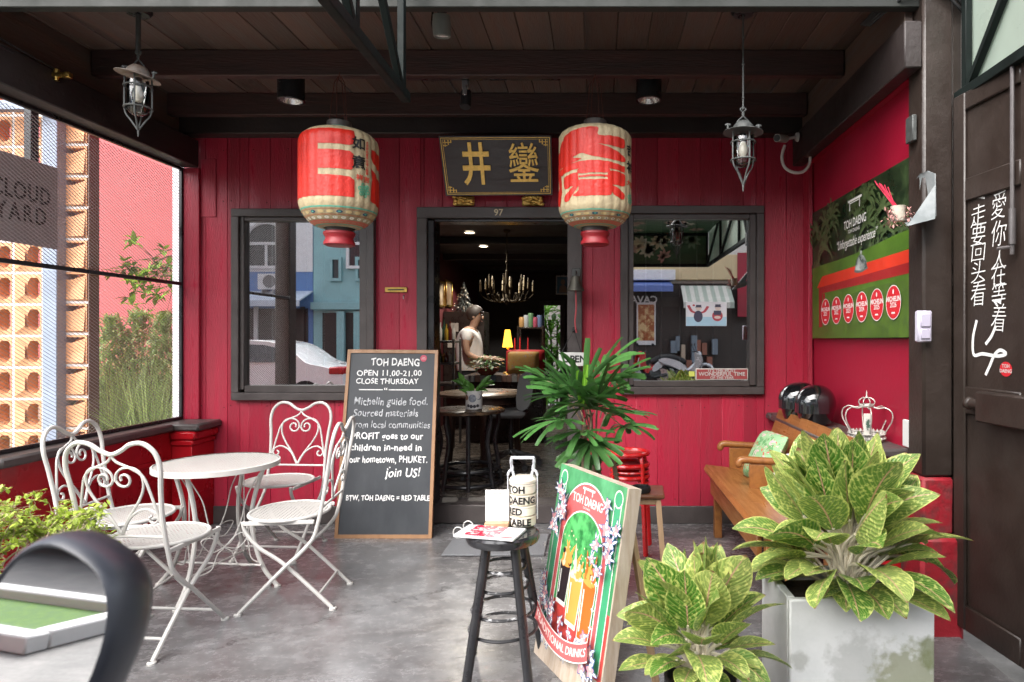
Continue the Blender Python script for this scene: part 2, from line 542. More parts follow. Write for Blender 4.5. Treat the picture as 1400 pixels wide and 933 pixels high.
def pierced_mat():
    m = mat('pierced_white_metal', (0.42, 0.408, 0.388), 0.45, var=0.04)
    N, L = m.node_tree.nodes, m.node_tree.links
    p = N["Principled BSDF"]
    tc = [n for n in N if n.type == 'TEX_COORD'][0]
    sep = N.new("ShaderNodeSeparateXYZ"); L.new(tc.outputs["Object"], sep.inputs[0])
    def mt(op, a, b=None):
        n = N.new("ShaderNodeMath"); n.operation = op
        for i, q in enumerate((a, b)):
            if q is None: continue
            if isinstance(q, (int, float)): n.inputs[i].default_value = q
            else: L.new(q, n.inputs[i])
        return n.outputs[0]
    k = 2 * math.pi / 0.027
    a = mt('SINE', mt('MULTIPLY', mt('ADD', sep.outputs[0], sep.outputs[1]), k * 0.707))
    b = mt('SINE', mt('MULTIPLY', mt('SUBTRACT', sep.outputs[0], sep.outputs[1]), k * 0.707))
    hole = mt('GREATER_THAN', mt('MULTIPLY', a, b), 0.28)
    t = N.new("ShaderNodeBsdfTransparent"); ms = N.new("ShaderNodeMixShader")
    L.new(hole, ms.inputs[0]); L.new(p.outputs[0], ms.inputs[1]); L.new(t.outputs[0], ms.inputs[2])
    L.new(ms.outputs[0], N["Material Output"].inputs[0])
    return m
M['pierced'] = pierced_mat()

def floor_mat(name, cA, cB, rough, c3=None):
    m = bpy.data.materials.new(name); m.use_nodes = True
    N, L = m.node_tree.nodes, m.node_tree.links
    p = N["Principled BSDF"]
    tc = N.new("ShaderNodeTexCoord")
    mp = N.new("ShaderNodeMapping"); mp.inputs["Scale"].default_value = (1, 1.5, 1); L.new(tc.outputs["Object"], mp.inputs[0])
    n1 = N.new("ShaderNodeTexNoise"); n1.inputs["Scale"].default_value = 1.7; n1.inputs["Detail"].default_value = 9; n1.inputs["Roughness"].default_value = 0.7; n1.inputs["Distortion"].default_value = 0.8
    n2 = N.new("ShaderNodeTexNoise"); n2.inputs["Scale"].default_value = 9; n2.inputs["Detail"].default_value = 8; n2.inputs["Roughness"].default_value = 0.75
    n3 = N.new("ShaderNodeTexNoise"); n3.inputs["Scale"].default_value = 45; n3.inputs["Detail"].default_value = 4
    for n in (n1, n2, n3): L.new(mp.outputs[0], n.inputs["Vector"])
    r1 = N.new("ShaderNodeValToRGB"); r1.color_ramp.elements[0].position, r1.color_ramp.elements[1].position = 0.33, 0.66
    r1.color_ramp.elements[0].color, r1.color_ramp.elements[1].color = tuple(cA) + (1,), tuple(cB) + (1,)
    L.new(n1.outputs["Fac"], r1.inputs[0])
    mr = N.new("ShaderNodeMapRange"); mr.inputs[1].default_value, mr.inputs[2].default_value = 0.3, 0.7; mr.inputs[3].default_value, mr.inputs[4].default_value = 0.62, 1.38
    L.new(n2.outputs["Fac"], mr.inputs[0])
    hs = N.new("ShaderNodeHueSaturation"); L.new(mr.outputs[0], hs.inputs["Value"]); L.new(r1.outputs[0], hs.inputs["Color"])
    out = hs.outputs[0]
    if c3:
        # scuffs where the polish has worn pale
        r3 = N.new("ShaderNodeValToRGB"); r3.color_ramp.elements[0].position, r3.color_ramp.elements[1].position = 0.62, 0.74
        L.new(n3.outputs["Fac"], r3.inputs[0])
        mx = N.new("ShaderNodeMixRGB"); mx.inputs[2].default_value = tuple(c3) + (1,)
        mm = N.new("ShaderNodeMath"); mm.operation = 'MULTIPLY'; mm.inputs[1].default_value = 0.35; L.new(r3.outputs[0], mm.inputs[0])
        L.new(mm.outputs[0], mx.inputs[0]); L.new(out, mx.inputs[1]); out = mx.outputs[0]
    if c3:                                               # fine wandering cracks
        vo = N.new("ShaderNodeTexVoronoi"); vo.feature = 'DISTANCE_TO_EDGE'; vo.inputs["Scale"].default_value = 0.75
        ad = N.new("ShaderNodeMixRGB"); ad.inputs[0].default_value = 0.22; L.new(tc.outputs["Object"], ad.inputs[1]); L.new(n2.outputs["Color"], ad.inputs[2]); L.new(ad.outputs[0], vo.inputs["Vector"])
        lt = N.new("ShaderNodeMath"); lt.operation = 'LESS_THAN'; lt.inputs[1].default_value = 0.0035; L.new(vo.outputs["Distance"], lt.inputs[0])
        mk = N.new("ShaderNodeMath"); mk.operation = 'MULTIPLY'; mk.inputs[1].default_value = 0.65; L.new(lt.outputs[0], mk.inputs[0])
        mc = N.new("ShaderNodeMixRGB"); L.new(mk.outputs[0], mc.inputs[0]); L.new(out, mc.inputs[1]); mc.inputs[2].default_value = (0.03, 0.03, 0.03, 1); out = mc.outputs[0]
    L.new(out, p.inputs["Base Color"])
    rr = N.new("ShaderNodeMapRange"); rr.inputs[1].default_value, rr.inputs[2].default_value = 0.3, 0.7; rr.inputs[3].default_value, rr.inputs[4].default_value = rough - 0.12, rough + 0.18
    L.new(n2.outputs["Fac"], rr.inputs[0]); L.new(rr.outputs[0], p.inputs["Roughness"])
    bp = N.new("ShaderNodeBump"); bp.inputs["Strength"].default_value = 0.12; bp.inputs["Distance"].default_value = 0.01
    L.new(n2.outputs["Fac"], bp.inputs["Height"]); L.new(bp.outputs[0], p.inputs["Normal"])
    return m

def wear(m, c, scale, thr, k=0.8, stretch=(1, 1, 1)):       # chips and scratches with sharp edges
    N, L = m.node_tree.nodes, m.node_tree.links; p = N["Principled BSDF"]; src = p.inputs["Base Color"].links[0].from_socket
    tc = N.new("ShaderNodeTexCoord"); mp = N.new("ShaderNodeMapping"); mp.inputs["Scale"].default_value = stretch; L.new(tc.outputs["Object"], mp.inputs[0])
    n = N.new("ShaderNodeTexNoise"); n.inputs["Scale"].default_value = scale; n.inputs["Detail"].default_value = 8; n.inputs["Roughness"].default_value = 0.75; L.new(mp.outputs[0], n.inputs["Vector"])
    r = N.new("ShaderNodeMapRange"); r.inputs[1].default_value = thr; r.inputs[2].default_value = thr + 0.015; r.inputs[3].default_value = 0; r.inputs[4].default_value = k; L.new(n.outputs["Fac"], r.inputs[0])
    mx = N.new("ShaderNodeMixRGB"); L.new(r.outputs[0], mx.inputs[0]); L.new(src, mx.inputs[1]); mx.inputs[2].default_value = tuple(c) + (1,); L.new(mx.outputs[0], p.inputs["Base Color"])
wear(M['red'], (0.13, 0.02, 0.025), 16, 0.70, 0.7, (2.5, 2.5, 0.8)); wear(M['red'], (0.42, 0.10, 0.11), 40, 0.72, 0.6)
wear(M['redwood'], (0.10, 0.015, 0.015), 14, 0.70, 0.8); wear(M['trim'], (0.20, 0.18, 0.17), 35, 0.73, 0.6); wear(M['door'], (0.26, 0.24, 0.22), 28, 0.72, 0.7); wear(M['redflat'], (0.22, 0.02, 0.03), 9, 0.70, 0.4)
wear(M['plastic'], (0.06, 0.065, 0.075), 30, 0.70, 0.8, (1, 1, 6))
# ---------------------------------------------------------------- ground, road, pavements
def struct(name, mb, m, label=None, **k):
    o = mb.build(name, m, **k)
    return tag(o, label, None, None, 'structure')
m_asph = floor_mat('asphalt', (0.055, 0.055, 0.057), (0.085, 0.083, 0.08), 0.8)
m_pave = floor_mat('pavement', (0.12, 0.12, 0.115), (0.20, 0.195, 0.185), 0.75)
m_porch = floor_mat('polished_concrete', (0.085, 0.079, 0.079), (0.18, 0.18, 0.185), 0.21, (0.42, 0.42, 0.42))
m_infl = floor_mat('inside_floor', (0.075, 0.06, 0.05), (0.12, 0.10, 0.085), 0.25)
struct('ground', MB().box(-300, 300, -300, 300, -0.40, -0.30, 0), m_pave)
struct('road', MB().box(-60, 60, -9.2, -2.6, -0.30, -0.17, 0), m_asph)
mb = MB()
for k in range(-20, 21): mb.box(k * 3.0, k * 3.0 + 1.4, -6.0, -5.88, -0.168, -0.164, 0)
struct('road_marking', mb, flat((0.7, 0.7, 0.68), 0.7))
struct('pavement', MB().box(-60, 60, -11.2, -9.2, -0.30, -0.03, 0.02), m_pave)
mb = MB()
mb.box(-60, -3.2, -2.6, -1.2, -0.30, -0.03, 0.02); mb.box(-3.2, 40, -2.6, 1.0, -0.30, -0.03, 0.02); mb.box(1.62, 40, 1.0, 3.2, -0.30, -0.03, 0.02)
struct('pavement', mb, m_pave)
struct('porch_floor', MB().box(-3.12, 1.62, 1.0, 4.70, -0.28, 0.0, 0.01), m_porch)
struct('garden_soil', MB().box(-30, -3.14, -1.2, 14, -0.30, -0.06, 0.0), mat('garden_soil', (0.16, 0.14, 0.10), 0.9, c2=(0.24, 0.23, 0.18), scale=3, bump=0.4))

# ---------------------------------------------------------------- the shophouse
shop = thing('shophouse', 'red timber shophouse front with dark trimmed windows, open doorway and dark plank porch roof', 'building', (-0.7, WALL, 0))
mb = MB()
OPEN = [(328, 505, 296, 538), (580, 787, 292, 713), (856, 1034, 291, 531)]
xs = [252 + 29.4 * i for i in range(30)]
xs = sorted([x for x in xs if x < 1108] + [1108] + [e for o in OPEN for e in o[:2]])
for a, b in zip(xs[:-1], xs[1:]):
    if b - a < 0.5: continue
    iv = [(176, 714)]
    for o in OPEN:
        if a >= o[0] - 0.1 and b <= o[1] + 0.1:
            iv = [(176, o[2]), (o[3], 714)]
    for t, bo in iv:
        if bo - t > 2: mb.box(wx(a), wx(b), WALL + random.uniform(0, .002), WALL + 0.06, wz(bo), wz(t), 0.003)
mb.mi = 1; rn = random.Random(2)
for i in range(30):
    for py in (205, 276, 556, 684):
        x = wx(252 + 29.4 * i + rn.choice((5, 24)) + rn.uniform(-1, 1))
        if any(o[0] - 12 < 252 + 29.4 * i + 15 < o[1] + 12 and o[2] - 14 < py < o[3] + 14 for o in OPEN) or x > 1.46: continue
        mb.lathe([(.001, 0), (.0045, 0), (.003, .002)], n=8, M=Matrix.Translation((x, WALL - .0005, wz(py + rn.uniform(-2, 2)))) @ Matrix.Rotation(R(90), 4, 'X'))
mb.build('plank_wall', [M['red'], flat((.10, .02, .02), .6)], shop)
mb = MB()                                               # grey skirting at the foot of the front wall
mb.box(wx(252), wx(571), WALL - 0.014, WALL - 0.001, 0.0, 0.128, 0.004); mb.build('skirting', M['trim'], shop)
mb = MB(); mb.box(wx(797), wx(1105), WALL - 0.014, WALL - 0.001, 0.0, 0.128, 0.004)
mb.build('skirting', M['trim'], shop)
mb = MB()
mb.box(-3.0, 1.56, 4.565, 4.676, 2.768, 2.925, 0.006)
mb.build('wall_beam', M['beam'], shop)
mb = MB(); mb.box(-2.98, -2.86, 2.95, 4.66, 2.553, 2.745, 0.006); mb.build('side_beam', M['beam'], shop)
mb = MB(); mb.box(1.39, 1.4705, 2.955, 4.66, 2.56, 2.775, 0.006); mb.build('side_beam', M['beam'], shop)
mb = MB(); mb.box(-3.0, -2.94, 2.95, 4.66, 2.747, 3.0, 0.003); mb.build('fascia_strip', M['plank'], shop)
mb = MB(); mb.box(1.43, 1.4705, 3.04, 4.66, 2.777, 2.999, 0.003); mb.build('fascia_strip', M['plank'], shop)
for y in (3.76, 4.42):
    mb = MB(); mb.box(-2.93, 1.42, y, y + 0.055, 2.85, 2.998, 0.004); mb.build('joist', M['joist'], shop)
mb = MB(); mb.box(-3.2, 1.75, 2.985, 3.035, 2.85, 3.12, 0.004); mb.build('front_beam', mat('grey_green_beam', (0.013, 0.015, 0.012), 0.7, var=0.15, scale=6), shop)
mb = MB()
x = -3.1
while x < 1.6:
    mb.box(x, x + 0.176, 3.036, 4.70, 3.0 + random.uniform(0, .004), 3.03, 0.004); x += 0.178
mb.build('ceiling_planks', M['plank'], shop)
mb = MB(); mb.box(-3.2, 1.75, 3.037, 12, 3.035, 3.14, 0.01); mb.build('light_block_slab', M['beam'], shop)  # unseen slab added above the ceiling planks to block light
mb = MB(); mb.box(-3.15, 1.72, 3.15, 12, 3.15, 6.4, 0.01); mb.build('upper_wall', M['redflat'], shop)
mb = MB(); mb.box(1.509, 1.60, 3.10, 4.74, 0.0, 2.999, 0.004); mb.box(1.4715, 1.5085, 3.10, 4.66, 2.56, 2.775, 0); mb.build('side_wall', M['redflat'], shop)
mb = MB(); mb.box(1.47, 1.50, 4.55, 4.679, 0.13, 2.766, 0.004); mb.build('corner_board', M['red'], shop)
mb = MB(); mb.box(wx(253), wx(275), 4.655, 4.679, 0.75, 2.55, 0.004); mb.box(wx(275), wx(296), 4.674, 4.679, wz(297), 2.62, 0.003); mb.build('corner_board', M['red'], shop)
mb = MB(); mb.box(1.472, 1.612, 2.95, 3.098, 0.70, 3.0, 0.012); mb.build('column', M['door'], shop)
mb = MB(); mb.box(1.612, 1.66, 2.97, 3.05, 0.0, 3.0, 0.006); mb.box(1.62, 1.645, 2.945, 2.969, 0.0, 2.4, .004); mb.build('door_jamb', M['door'], shop)
mb = MB(); mb.box(-3.13, -2.985, 2.95, 3.10, 0.0, 3.0, 0.012); mb.build('column', M['door'], shop)
m_worn = mat('worn_red_base', (0.30, 0.008, 0.018), 0.65, c2=(0.10, 0.03, 0.03), lo=0.48, hi=0.66, scale=8, bump=0.5, bscale=25)
mb = MB(); mb.box(1.468, 1.611, 2.945, 3.108, 0.44, 0.699, 0.012); mb.box(1.44, 1.635, 2.90, 3.115, -0.03, 0.439, 0.016); mb.build('column_base', m_worn, shop)
mb = MB(); mb.box(-3.16, -2.96, 2.92, 3.115, -0.03, 0.6, 0.02); mb.build('column_base', m_worn, shop)

def rect_frame(mb, x0, x1, z0, z1, w, y0, y1, bev=0.004, sides='lrtb'):
    if 't' in sides: mb.box(x0, x1, y0, y1, z1 - w, z1, bev)
    if 'b' in sides: mb.box(x0, x1, y0, y1, z0, z0 + w, bev)
    zb = z0 + w if 'b' in sides else z0
    mb.box(x0, x0 + w, y0, y1, zb, z1 - w, bev); mb.box(x1 - w, x1, y0, y1, zb, z1 - w, bev)

def window(px0, px1, py0, py1, gx0, gx1, gy0, gy1, rail, bars, shut):
    mb = MB()
    X0, X1, Z1, Z0 = wx(px0), wx(px1), wz(py0), wz(py1)
    rect_frame(mb, X0, X1, Z0, Z1, 0.055, WALL - 0.045, WALL + 0.07)
    a, b, t, u = wx(gx0), wx(gx1), wz(gy0), wz(gy1)
    mb.box(X0 + .056, a, WALL - .025, WALL + .06, u - .03, t + .03, .003); mb.box(b, X1 - .056, WALL - .025, WALL + .06, u - .03, t + .03, .003)
    mb.box(a + .0005, b - .0005, WALL - .022, WALL + .06, t, Z1 - .056, .003); mb.box(a + .0005, b - .0005, WALL - .022, WALL + .06, Z0 + .056, u, .003)
    fr = mb.build('window', M['trim'], shop)
    g = MB(); g.box(a, b, WALL + 0.015, WALL + 0.021, u, t, 0); g.build('pane', M['glass'], fr)
    r = MB(); r.box(a, b, WALL + 0.10, WALL + 0.125, wz(rail) - .035, wz(rail) + .035, .004)
    r.build('shutter_rail', mat('shutter_grey', (0.20, 0.19, 0.18), 0.6), fr)
    for x in bars:
        r = MB(); r.cyl((wx(x), WALL + .15, u - .05), (wx(x), WALL + .15, t + .05), .0055, n=8); r.build('window_bar', flat((0.55, 0.55, 0.56), 0.5), fr)
    if shut:
        r = MB(); r.box(wx(shut[0]), wx(shut[1]), WALL + .07, WALL + .098, u - .02, t + .02, .004); r.build('shutter_leaf', M['door'], fr)
    return fr
window(320, 514, 287, 547, 336, 493, 303, 527, 416, (358, 382, 407, 431, 454, 478), None)
window(848, 1043, 283, 539, 866, 1024, 300, 521, 412, (885, 907, 933, 957, 980), (1003, 1024))
mb = MB()                                                # door frame, threshold, reveal
mb.box(wx(572), wx(586), WALL - .05, WALL + .10, 0.0, wz(300), .004); mb.box(wx(776), wx(796), WALL - .05, WALL + .10, 0.0, wz(300), .004)
mb.box(wx(572), wx(796), WALL - .05, WALL + .10, wz(300), wz(285), .004)
df = mb.build('door_frame', M['trim'], shop)
mb = MB(); mb.box(wx(586) + .001, wx(595), WALL - .03, WALL + .14, 0.137, wz(302), .004); mb.box(wx(595), wx(776), WALL - .02, WALL + .12, wz(304), wz(300) - .001, .003); mb.build('door_stop', M['black'], df)
nv = shift2d(text2d('97', 0.066, 0.001), wx(683), wz(293))
MB().flat(nv, lambda u, v: (u, WALL - 0.0525, v)).build('house_number', mat('number_cream', (0.6, 0.52, 0.33), 0.5), df)
mb = MB(); mb.box(wx(572), wx(796), WALL - .012, WALL + .22, 0.0, 0.136, .008); mb.build('threshold', M['trim'], shop)

# inside of the shop
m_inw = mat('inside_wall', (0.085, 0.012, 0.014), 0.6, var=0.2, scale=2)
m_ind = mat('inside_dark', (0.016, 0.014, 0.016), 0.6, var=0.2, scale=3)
YB = 11.6
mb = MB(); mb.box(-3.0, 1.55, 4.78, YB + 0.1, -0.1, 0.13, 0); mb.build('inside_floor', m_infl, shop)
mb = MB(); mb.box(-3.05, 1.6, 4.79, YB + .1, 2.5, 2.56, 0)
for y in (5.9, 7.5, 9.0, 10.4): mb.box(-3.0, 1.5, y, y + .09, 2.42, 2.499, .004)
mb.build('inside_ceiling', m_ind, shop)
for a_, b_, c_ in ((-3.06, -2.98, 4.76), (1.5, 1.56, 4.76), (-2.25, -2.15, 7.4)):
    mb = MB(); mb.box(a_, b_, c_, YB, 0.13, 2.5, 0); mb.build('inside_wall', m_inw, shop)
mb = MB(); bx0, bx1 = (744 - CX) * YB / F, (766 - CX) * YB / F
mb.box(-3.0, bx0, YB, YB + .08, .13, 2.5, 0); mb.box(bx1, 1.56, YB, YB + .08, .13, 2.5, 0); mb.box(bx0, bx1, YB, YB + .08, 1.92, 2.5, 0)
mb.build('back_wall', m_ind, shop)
mb = MB(); rect_frame(mb, bx0 - .08, bx1 + .08, .13, 2.0, .08, YB - .04, YB - .001, sides='lrt'); mb.box((bx0 + bx1) / 2 - .012, (bx0 + bx1) / 2 + .012, YB + .1, YB + .12, .13, .9, 0); mb.build('back_door_frame', M['black'], shop)
for px, py, d in ((642, 323, 7.14), (661, 341, 8.2), (682, 355.5, 9.3)):
    p = W(px, py, d)
    dl = thing('recessed_light', {642: 'lit round ceiling light inside the doorway, largest and highest of three in a row', 661: 'lit round ceiling light inside the doorway, middle of three in a row', 682: 'lit round ceiling light inside the doorway, smallest and lowest of three in a row'}[px], 'ceiling light', (p.x, d, 2.495), 0, 'ceiling lights inside the shop')
    mb = MB(); mb.lathe([(.052, 0), (.07, 0), (.07, -.012), (.052, -.008)], n=24); mb.build('ring', flat((.6, .6, .58)), dl, local=True)
    mb = MB(); mb.lathe([(.0005, -.004), (.052, -.004)], n=24); mb.build('diffuser', mat('lamp_glow', (1, .9, .75), .5, emit=(1, .82, .58), estr=6.0), dl, local=True)
    l = bpy.data.lights.new('ceiling_lamp', 'SPOT'); l.energy = 24; l.color = (1, .92, .8); l.spot_size = R(130); l.shadow_soft_size = .05
    lo = bpy.data.objects.new('ceiling_lamp', l); lo.location = (0, 0, -.03); lo.parent = dl; col.objects.link(lo)

# ---------------------------------------------------------------- low side walls and mesh screen
lw = thing('low_wall', 'red panelled low wall with dark ledge under the wire mesh', 'wall', (-2.95, 3.9, 0))
mb = MB(); mb.box(-3.06, -2.90, 3.115, 4.678, 0.0, .70, .004)
for y0, y1 in ((3.16, 3.8), (3.86, 4.36)):
    mb.box(-2.899, -2.885, y0, y1, .50, .53, .004); mb.box(-2.899, -2.885, y0, y1, .12, .15, .004); mb.box(-2.899, -2.885, y0, y0 + .03, .151, .499, .004); mb.box(-2.899, -2.885, y1 - .03, y1, .151, .499, .004)
mb.build('wall_panel', M['redwood'], lw)
mb = MB(); mb.box(-3.07, -2.855, 3.116, 4.39, .702, .752, .012); mb.build('ledge', M['trim'], lw)
mb = MB(); mb.box(-2.899, -2.76, 4.42, 4.678, .0, .60, .004); mb.box(-2.899, -2.745, 4.405, 4.678, .601, .64, .008); mb.box(-2.899, -2.725, 4.395, 4.678, .641, .70, .012); mb.build('pilaster', M['redwood'], lw)
mb = MB(); mb.box(-3.07, -2.70, 4.392, 4.678, .702, .752, .012); mb.build('ledge_end', M['trim'], lw)
mb = MB(); mb.box(-2.899, -2.88, 3.116, 4.41, 0, .07, .004); mb.build('wall_base', M['trim'], lw)
rwl = thing('low_wall', 'low wall with dark wooden ledge behind the wooden bench', 'wall', (1.4, 3.9, 0))
mb = MB(); mb.box(1.36, 1.507, 3.116, 4.54, 0, .752, .004); mb.build('wall_panel', M['redwood'], rwl)
mb = MB(); mb.box(1.20, 1.507, 3.114, 4.549, .754, .80, .012); mb.box(1.20, 1.468, 4.55, 4.676, .754, .80, .012); mb.build('ledge', M['trim'], rwl)

ms = thing('mesh_screen', 'expanded wire mesh screen with dark frame on the left low wall', 'screen', (-2.98, 3.9, .75))
XM = -2.98
mb = MB(); mb.box(XM - .012, XM + .012, 4.64, 4.67, .753, 2.552, .003); mb.box(XM - .012, XM + .012, 3.11, 4.639, 1.708, 1.732, .003); mb.box(XM - .012, XM + .012, 3.11, 4.639, .753, .775, .003); mb.box(XM - .012, XM + .012, 3.11, 4.639, 2.53, 2.552, .003)
mb.build('frame', M['black'], ms)
mb = MB()
def mesh_panel(z0, z1, a, b, tw):
    ny, nz = int((4.64 - 3.11) / a), int((z1 - z0) / b)
    for i in range(ny):
        for j in range(nz):
            y, z = 3.112 + i * a, z0 + j * b
            for k, (p, q) in enumerate((((0, .5), (.5, 1)), ((.5, 1), (1, .5)), ((1, .5), (.5, 0)), ((.5, 0), (0, .5)))):
                A = Vector((XM, y + p[0] * a, z + p[1] * b)); B = Vector((XM, y + q[0] * a, z + q[1] * b))
                s = tw / 2
                o = Vector((s * .9, 0, s * .7)); n_ = Vector((-s * .25, 0, s * .3))
                vs = [A - o, A + o, A + n_, B - o, B + o, B + n_]
                mb.add(vs, [(0, 1, 4, 3), (1, 2, 5, 4), (2, 0, 3, 5)])
mesh_panel(.776, 1.707, .036, .0205, .0026)
mesh_panel(1.733, 2.529, .036, .0205, .0036)
mb.build('wire_mesh', mat('mesh_paint', (.34, .31, .32), .5, .2, var=.1), ms, smooth=0)

# ---------------------------------------------------------------- right hand side: door leaf, canopy
dz = Vector((.045, -.41, 0)).normalized()                  # the leaf opens towards the street
DX, DY = 1.612, 2.93
def leafpt(u, v, w=0): return Vector((DX, DY, v)) + dz * u + Vector((-dz.y, dz.x, 0)) * (-w)   # w: out of the face seen from the porch
MD = Matrix(((dz.x, dz.y, 0, DX), (dz.y, -dz.x, 0, DY), (0, 0, 1, 0), (0, 0, 0, 1)))          # local x along leaf, local -y... towards the porch
wd = thing('door_leaf', 'brown panelled wooden door leaf with white brush writing, standing open on the right', 'door', (DX, DY, .05))
mb = MB()
def db(u0, u1, v0, v1, t0, t1, bev=.005): mb.box(u0, u1, t0, t1, v0, v1, bev, MD)
# in MD space y>0 points towards -X (the porch)
LW = 1.05
sgn = 1 if (MD @ Vector((0, 1, 0)) - MD @ Vector((0, 0, 0))).x < 0 else -1
def dbx(u0, u1, v0, v1, t0, t1, bev=.005): mb.box(u0, u1, sgn * t0, sgn * t1, v0, v1, bev, MD)
dbx(0, LW, .05, 2.41, -.03, 0)
for u0, u1 in ((0, .075), (.40, .55), (LW - .08, LW)): dbx(u0, u1, .05, 2.41, .001, .016)
for v0, v1 in ((.05, .16), (1.0, 1.12), (1.93, 2.03), (2.33, 2.41)):
    for u0, u1 in ((.0755, .3995), (.5505, LW - .0805)): dbx(u0, u1, v0, v1, .001, .0155)
mb.build('panel_door', M['door'], wd)
mb = MB(); dbx(.22, .56, .985, 1.11, .017, .075, .006); mb.cyl(MD @ Vector((.16, sgn * .05, 1.055)), MD @ Vector((.24, sgn * .05, 1.055)), .022, n=14); mb.ball(MD @ Vector((.155, sgn * .05, 1.055)), .028); mb.build('bolt_box', M['door'], wd)
RU = .345 + .028
mb = MB(); mb.cyl(MD @ Vector((RU, sgn * .028, 1.66)), MD @ Vector((RU, sgn * .028, 2.40)), .008, n=8); mb.cyl(MD @ Vector((RU, sgn * .028, 1.70)), MD @ Vector((RU, sgn * .028, 1.84)), .013, n=10); mb.cyl(MD @ Vector((RU, sgn * .03, 1.69)), MD @ Vector((RU - .05, sgn * .05, 1.69)), .007, n=8); mb.build('door_rod', mat('rod_grey', (.13, .12, .12), .45, .4), wd)
def ink_on_door(vf): return lambda u, v: tuple(MD @ Vector((u, sgn * .0205, v)))
def doorhit(px, py):                                     # photo pixel -> (u, v) on the leaf's plane
    k = (px - CX) / F                                    # X = k*d ; DX + dz.x*u = k*(DY + dz.y*u)
    u = (k * DY - DX) / (dz.x - k * dz.y); d = DY + dz.y * u
    return u, H - (py - CY) * d / F
mb = MB()
def on_leaf(vf, w=.0022): mb.flat(vf, lambda u, v: tuple(MD @ Vector((u, sgn * w, v))))
def dstroke(pts, w): on_leaf(stroke2d(cm2([doorhit(a, b) for a, b in pts], 6), w))
def brush(ch, px, py, hpx, wpx=26):
    u, v = doorhit(px, py); d = DY + dz.y * u
    u2, _ = doorhit(px + wpx, py)
    hgt = hpx * d / F
    vf = text2d(ch, hgt * .92, -.0012)
    vf = shift2d(vf, u, v, (abs(u2 - u)) / (hgt * 1.05), 1.0, random.uniform(-.06, .06))
    vf = ([(a + (b - v) * .12, b) for a, b in vf[0]], vf[1])
    on_leaf(vf)
for ch, y, h in (('愛', 284, 44), ('你', 322, 42), ('人', 358, 32), ('在', 378, 38), ('等', 406, 40), ('着', 438, 46)): brush(ch, 1366, y, h)
dstroke([(1329, 272), (1338, 270), (1347, 271)], [.008] * 30)
for ch, y, h in (('走', 297, 36), ('要', 323, 38), ('回', 347, 30), ('头', 374, 36), ('看', 404, 42)): brush(ch, 1338, y, h)
dstroke([(1336, 438), (1331, 462), (1332, 485), (1344, 484), (1364, 487), (1376, 484), (1368, 479), (1360, 486), (1354, 500), (1348, 513)], [.014] * 70)
dstroke([(1362, 446), (1356, 460), (1348, 471)], [.014] * 70)
mb.build('lettering', flat((.78, .78, .76), .6), wd)
mb = MB(); u, v = doorhit(1376, 505); on_leaf(ell2d(u, v, .034, .03), .0026); st = mb.build('sticker', flat((.55, .02, .03)), wd)
mb = MB(); on_leaf(shift2d(text2d('TOH\nDAENG', .02, .0005), u, v + .002), .0034); mb.build('lettering', M['white'], st)

cn = thing('canopy', 'dark green steel canopy with open truss sides and painted floral panels', 'canopy', (.35, 1.2, 2.4))
mb = MB()
CXL, CXR, CY0, CY1, CZ0, CZ1 = -.87, 1.63, -.36, 2.93, 2.42, 3.02
def truss(X):
    mb.beam((X, CY0, CZ0), (X, CY1 + .02, CZ0), .04, .045); mb.beam((X, CY0, CZ1), (X, CY1, CZ1), .04, .045)
    for y in (CY0, .7, 1.85, 2.32, 2.88): mb.beam((X, y, CZ0 + .02), (X, y, CZ1 - .02), .035, .03, (1, 0, 0))
    for a, b in ((2.86, 2.34), (2.3, 1.87), (.72, 1.83), (CY0 + .02, .68)): mb.beam((X, a, CZ0 + .02), (X, b, CZ1 - .02), .03, .03, (1, 0, 0))
truss(CXL); mb.build('truss', M['green_steel'], cn)
mb = MB(); truss(CXR); mb.build('truss', M['green_steel'], cn)
mb = MB(); mb.box(CXR + .022, CXR + .03, CY0, CY1 + .03, CZ0 + .02, CZ1 + .02, 0); mb.build('side_panel', M['frosted'], cn)
mb = MB(); mb.box(CXL, CXR, CY0 - .02, CY0 - .001, CZ0, CZ1 + .3, .003); mb.box(CXL, CXR, CY0, 1.0, 2.905, 2.93, .003); mp_ = mb.build('mural_panel', mat('mural_green', (.045, .10, .05), .5, var=.2, scale=4), cn)
mb = MB(); mb.beam((CXL, CY0 + .02, CZ0), (CXR, CY0 + .02, CZ0), .045, .045); mb.beam((CXL, CY0 + .02, 2.88), (CXR, CY0 + .02, 2.88), .03, .03); mb.beam((.45, CY0 + .02, CZ0), (.45, CY0 + .02, 2.88), .03, .03); mb.build('cross_bar', M['green_steel'], cn)
mats_m = [flat((.50, .33, .28)), flat((.62, .52, .36)), flat((.20, .28, .20)), flat((.55, .55, .45))]
mb = MB(); rr = random.Random(5)
def petal(u, v, a, L, w, fn, mi):
    mb.mi = mi
    pts = [(0, 0), (L * .3, w * .5), (L * .65, w * .45), (L, 0), (L * .65, -w * .45), (L * .3, -w * .5)]
    c, s = math.cos(a), math.sin(a)
    q = cm2([(u + x * c - y * s, v + x * s + y * c) for x, y in pts], 3, True)
    mb.flat((q, [tuple(range(len(q)))]), fn)
for k in range(15):
    u, v, r, mi = rr.uniform(CXL + .2, CXR - .2), rr.uniform(CZ0 + .1, 2.82), rr.uniform(.08, .17), rr.choice((0, 0, 1, 2, 3))
    for j in range(rr.choice((7, 9, 12))): petal(u, v, j * 6.283 / 9 + rr.random() * .2, r * rr.uniform(.8, 1.1), r * .38, lambda a, b: (a, CY0 + .003 + k * .0004, b), mi)
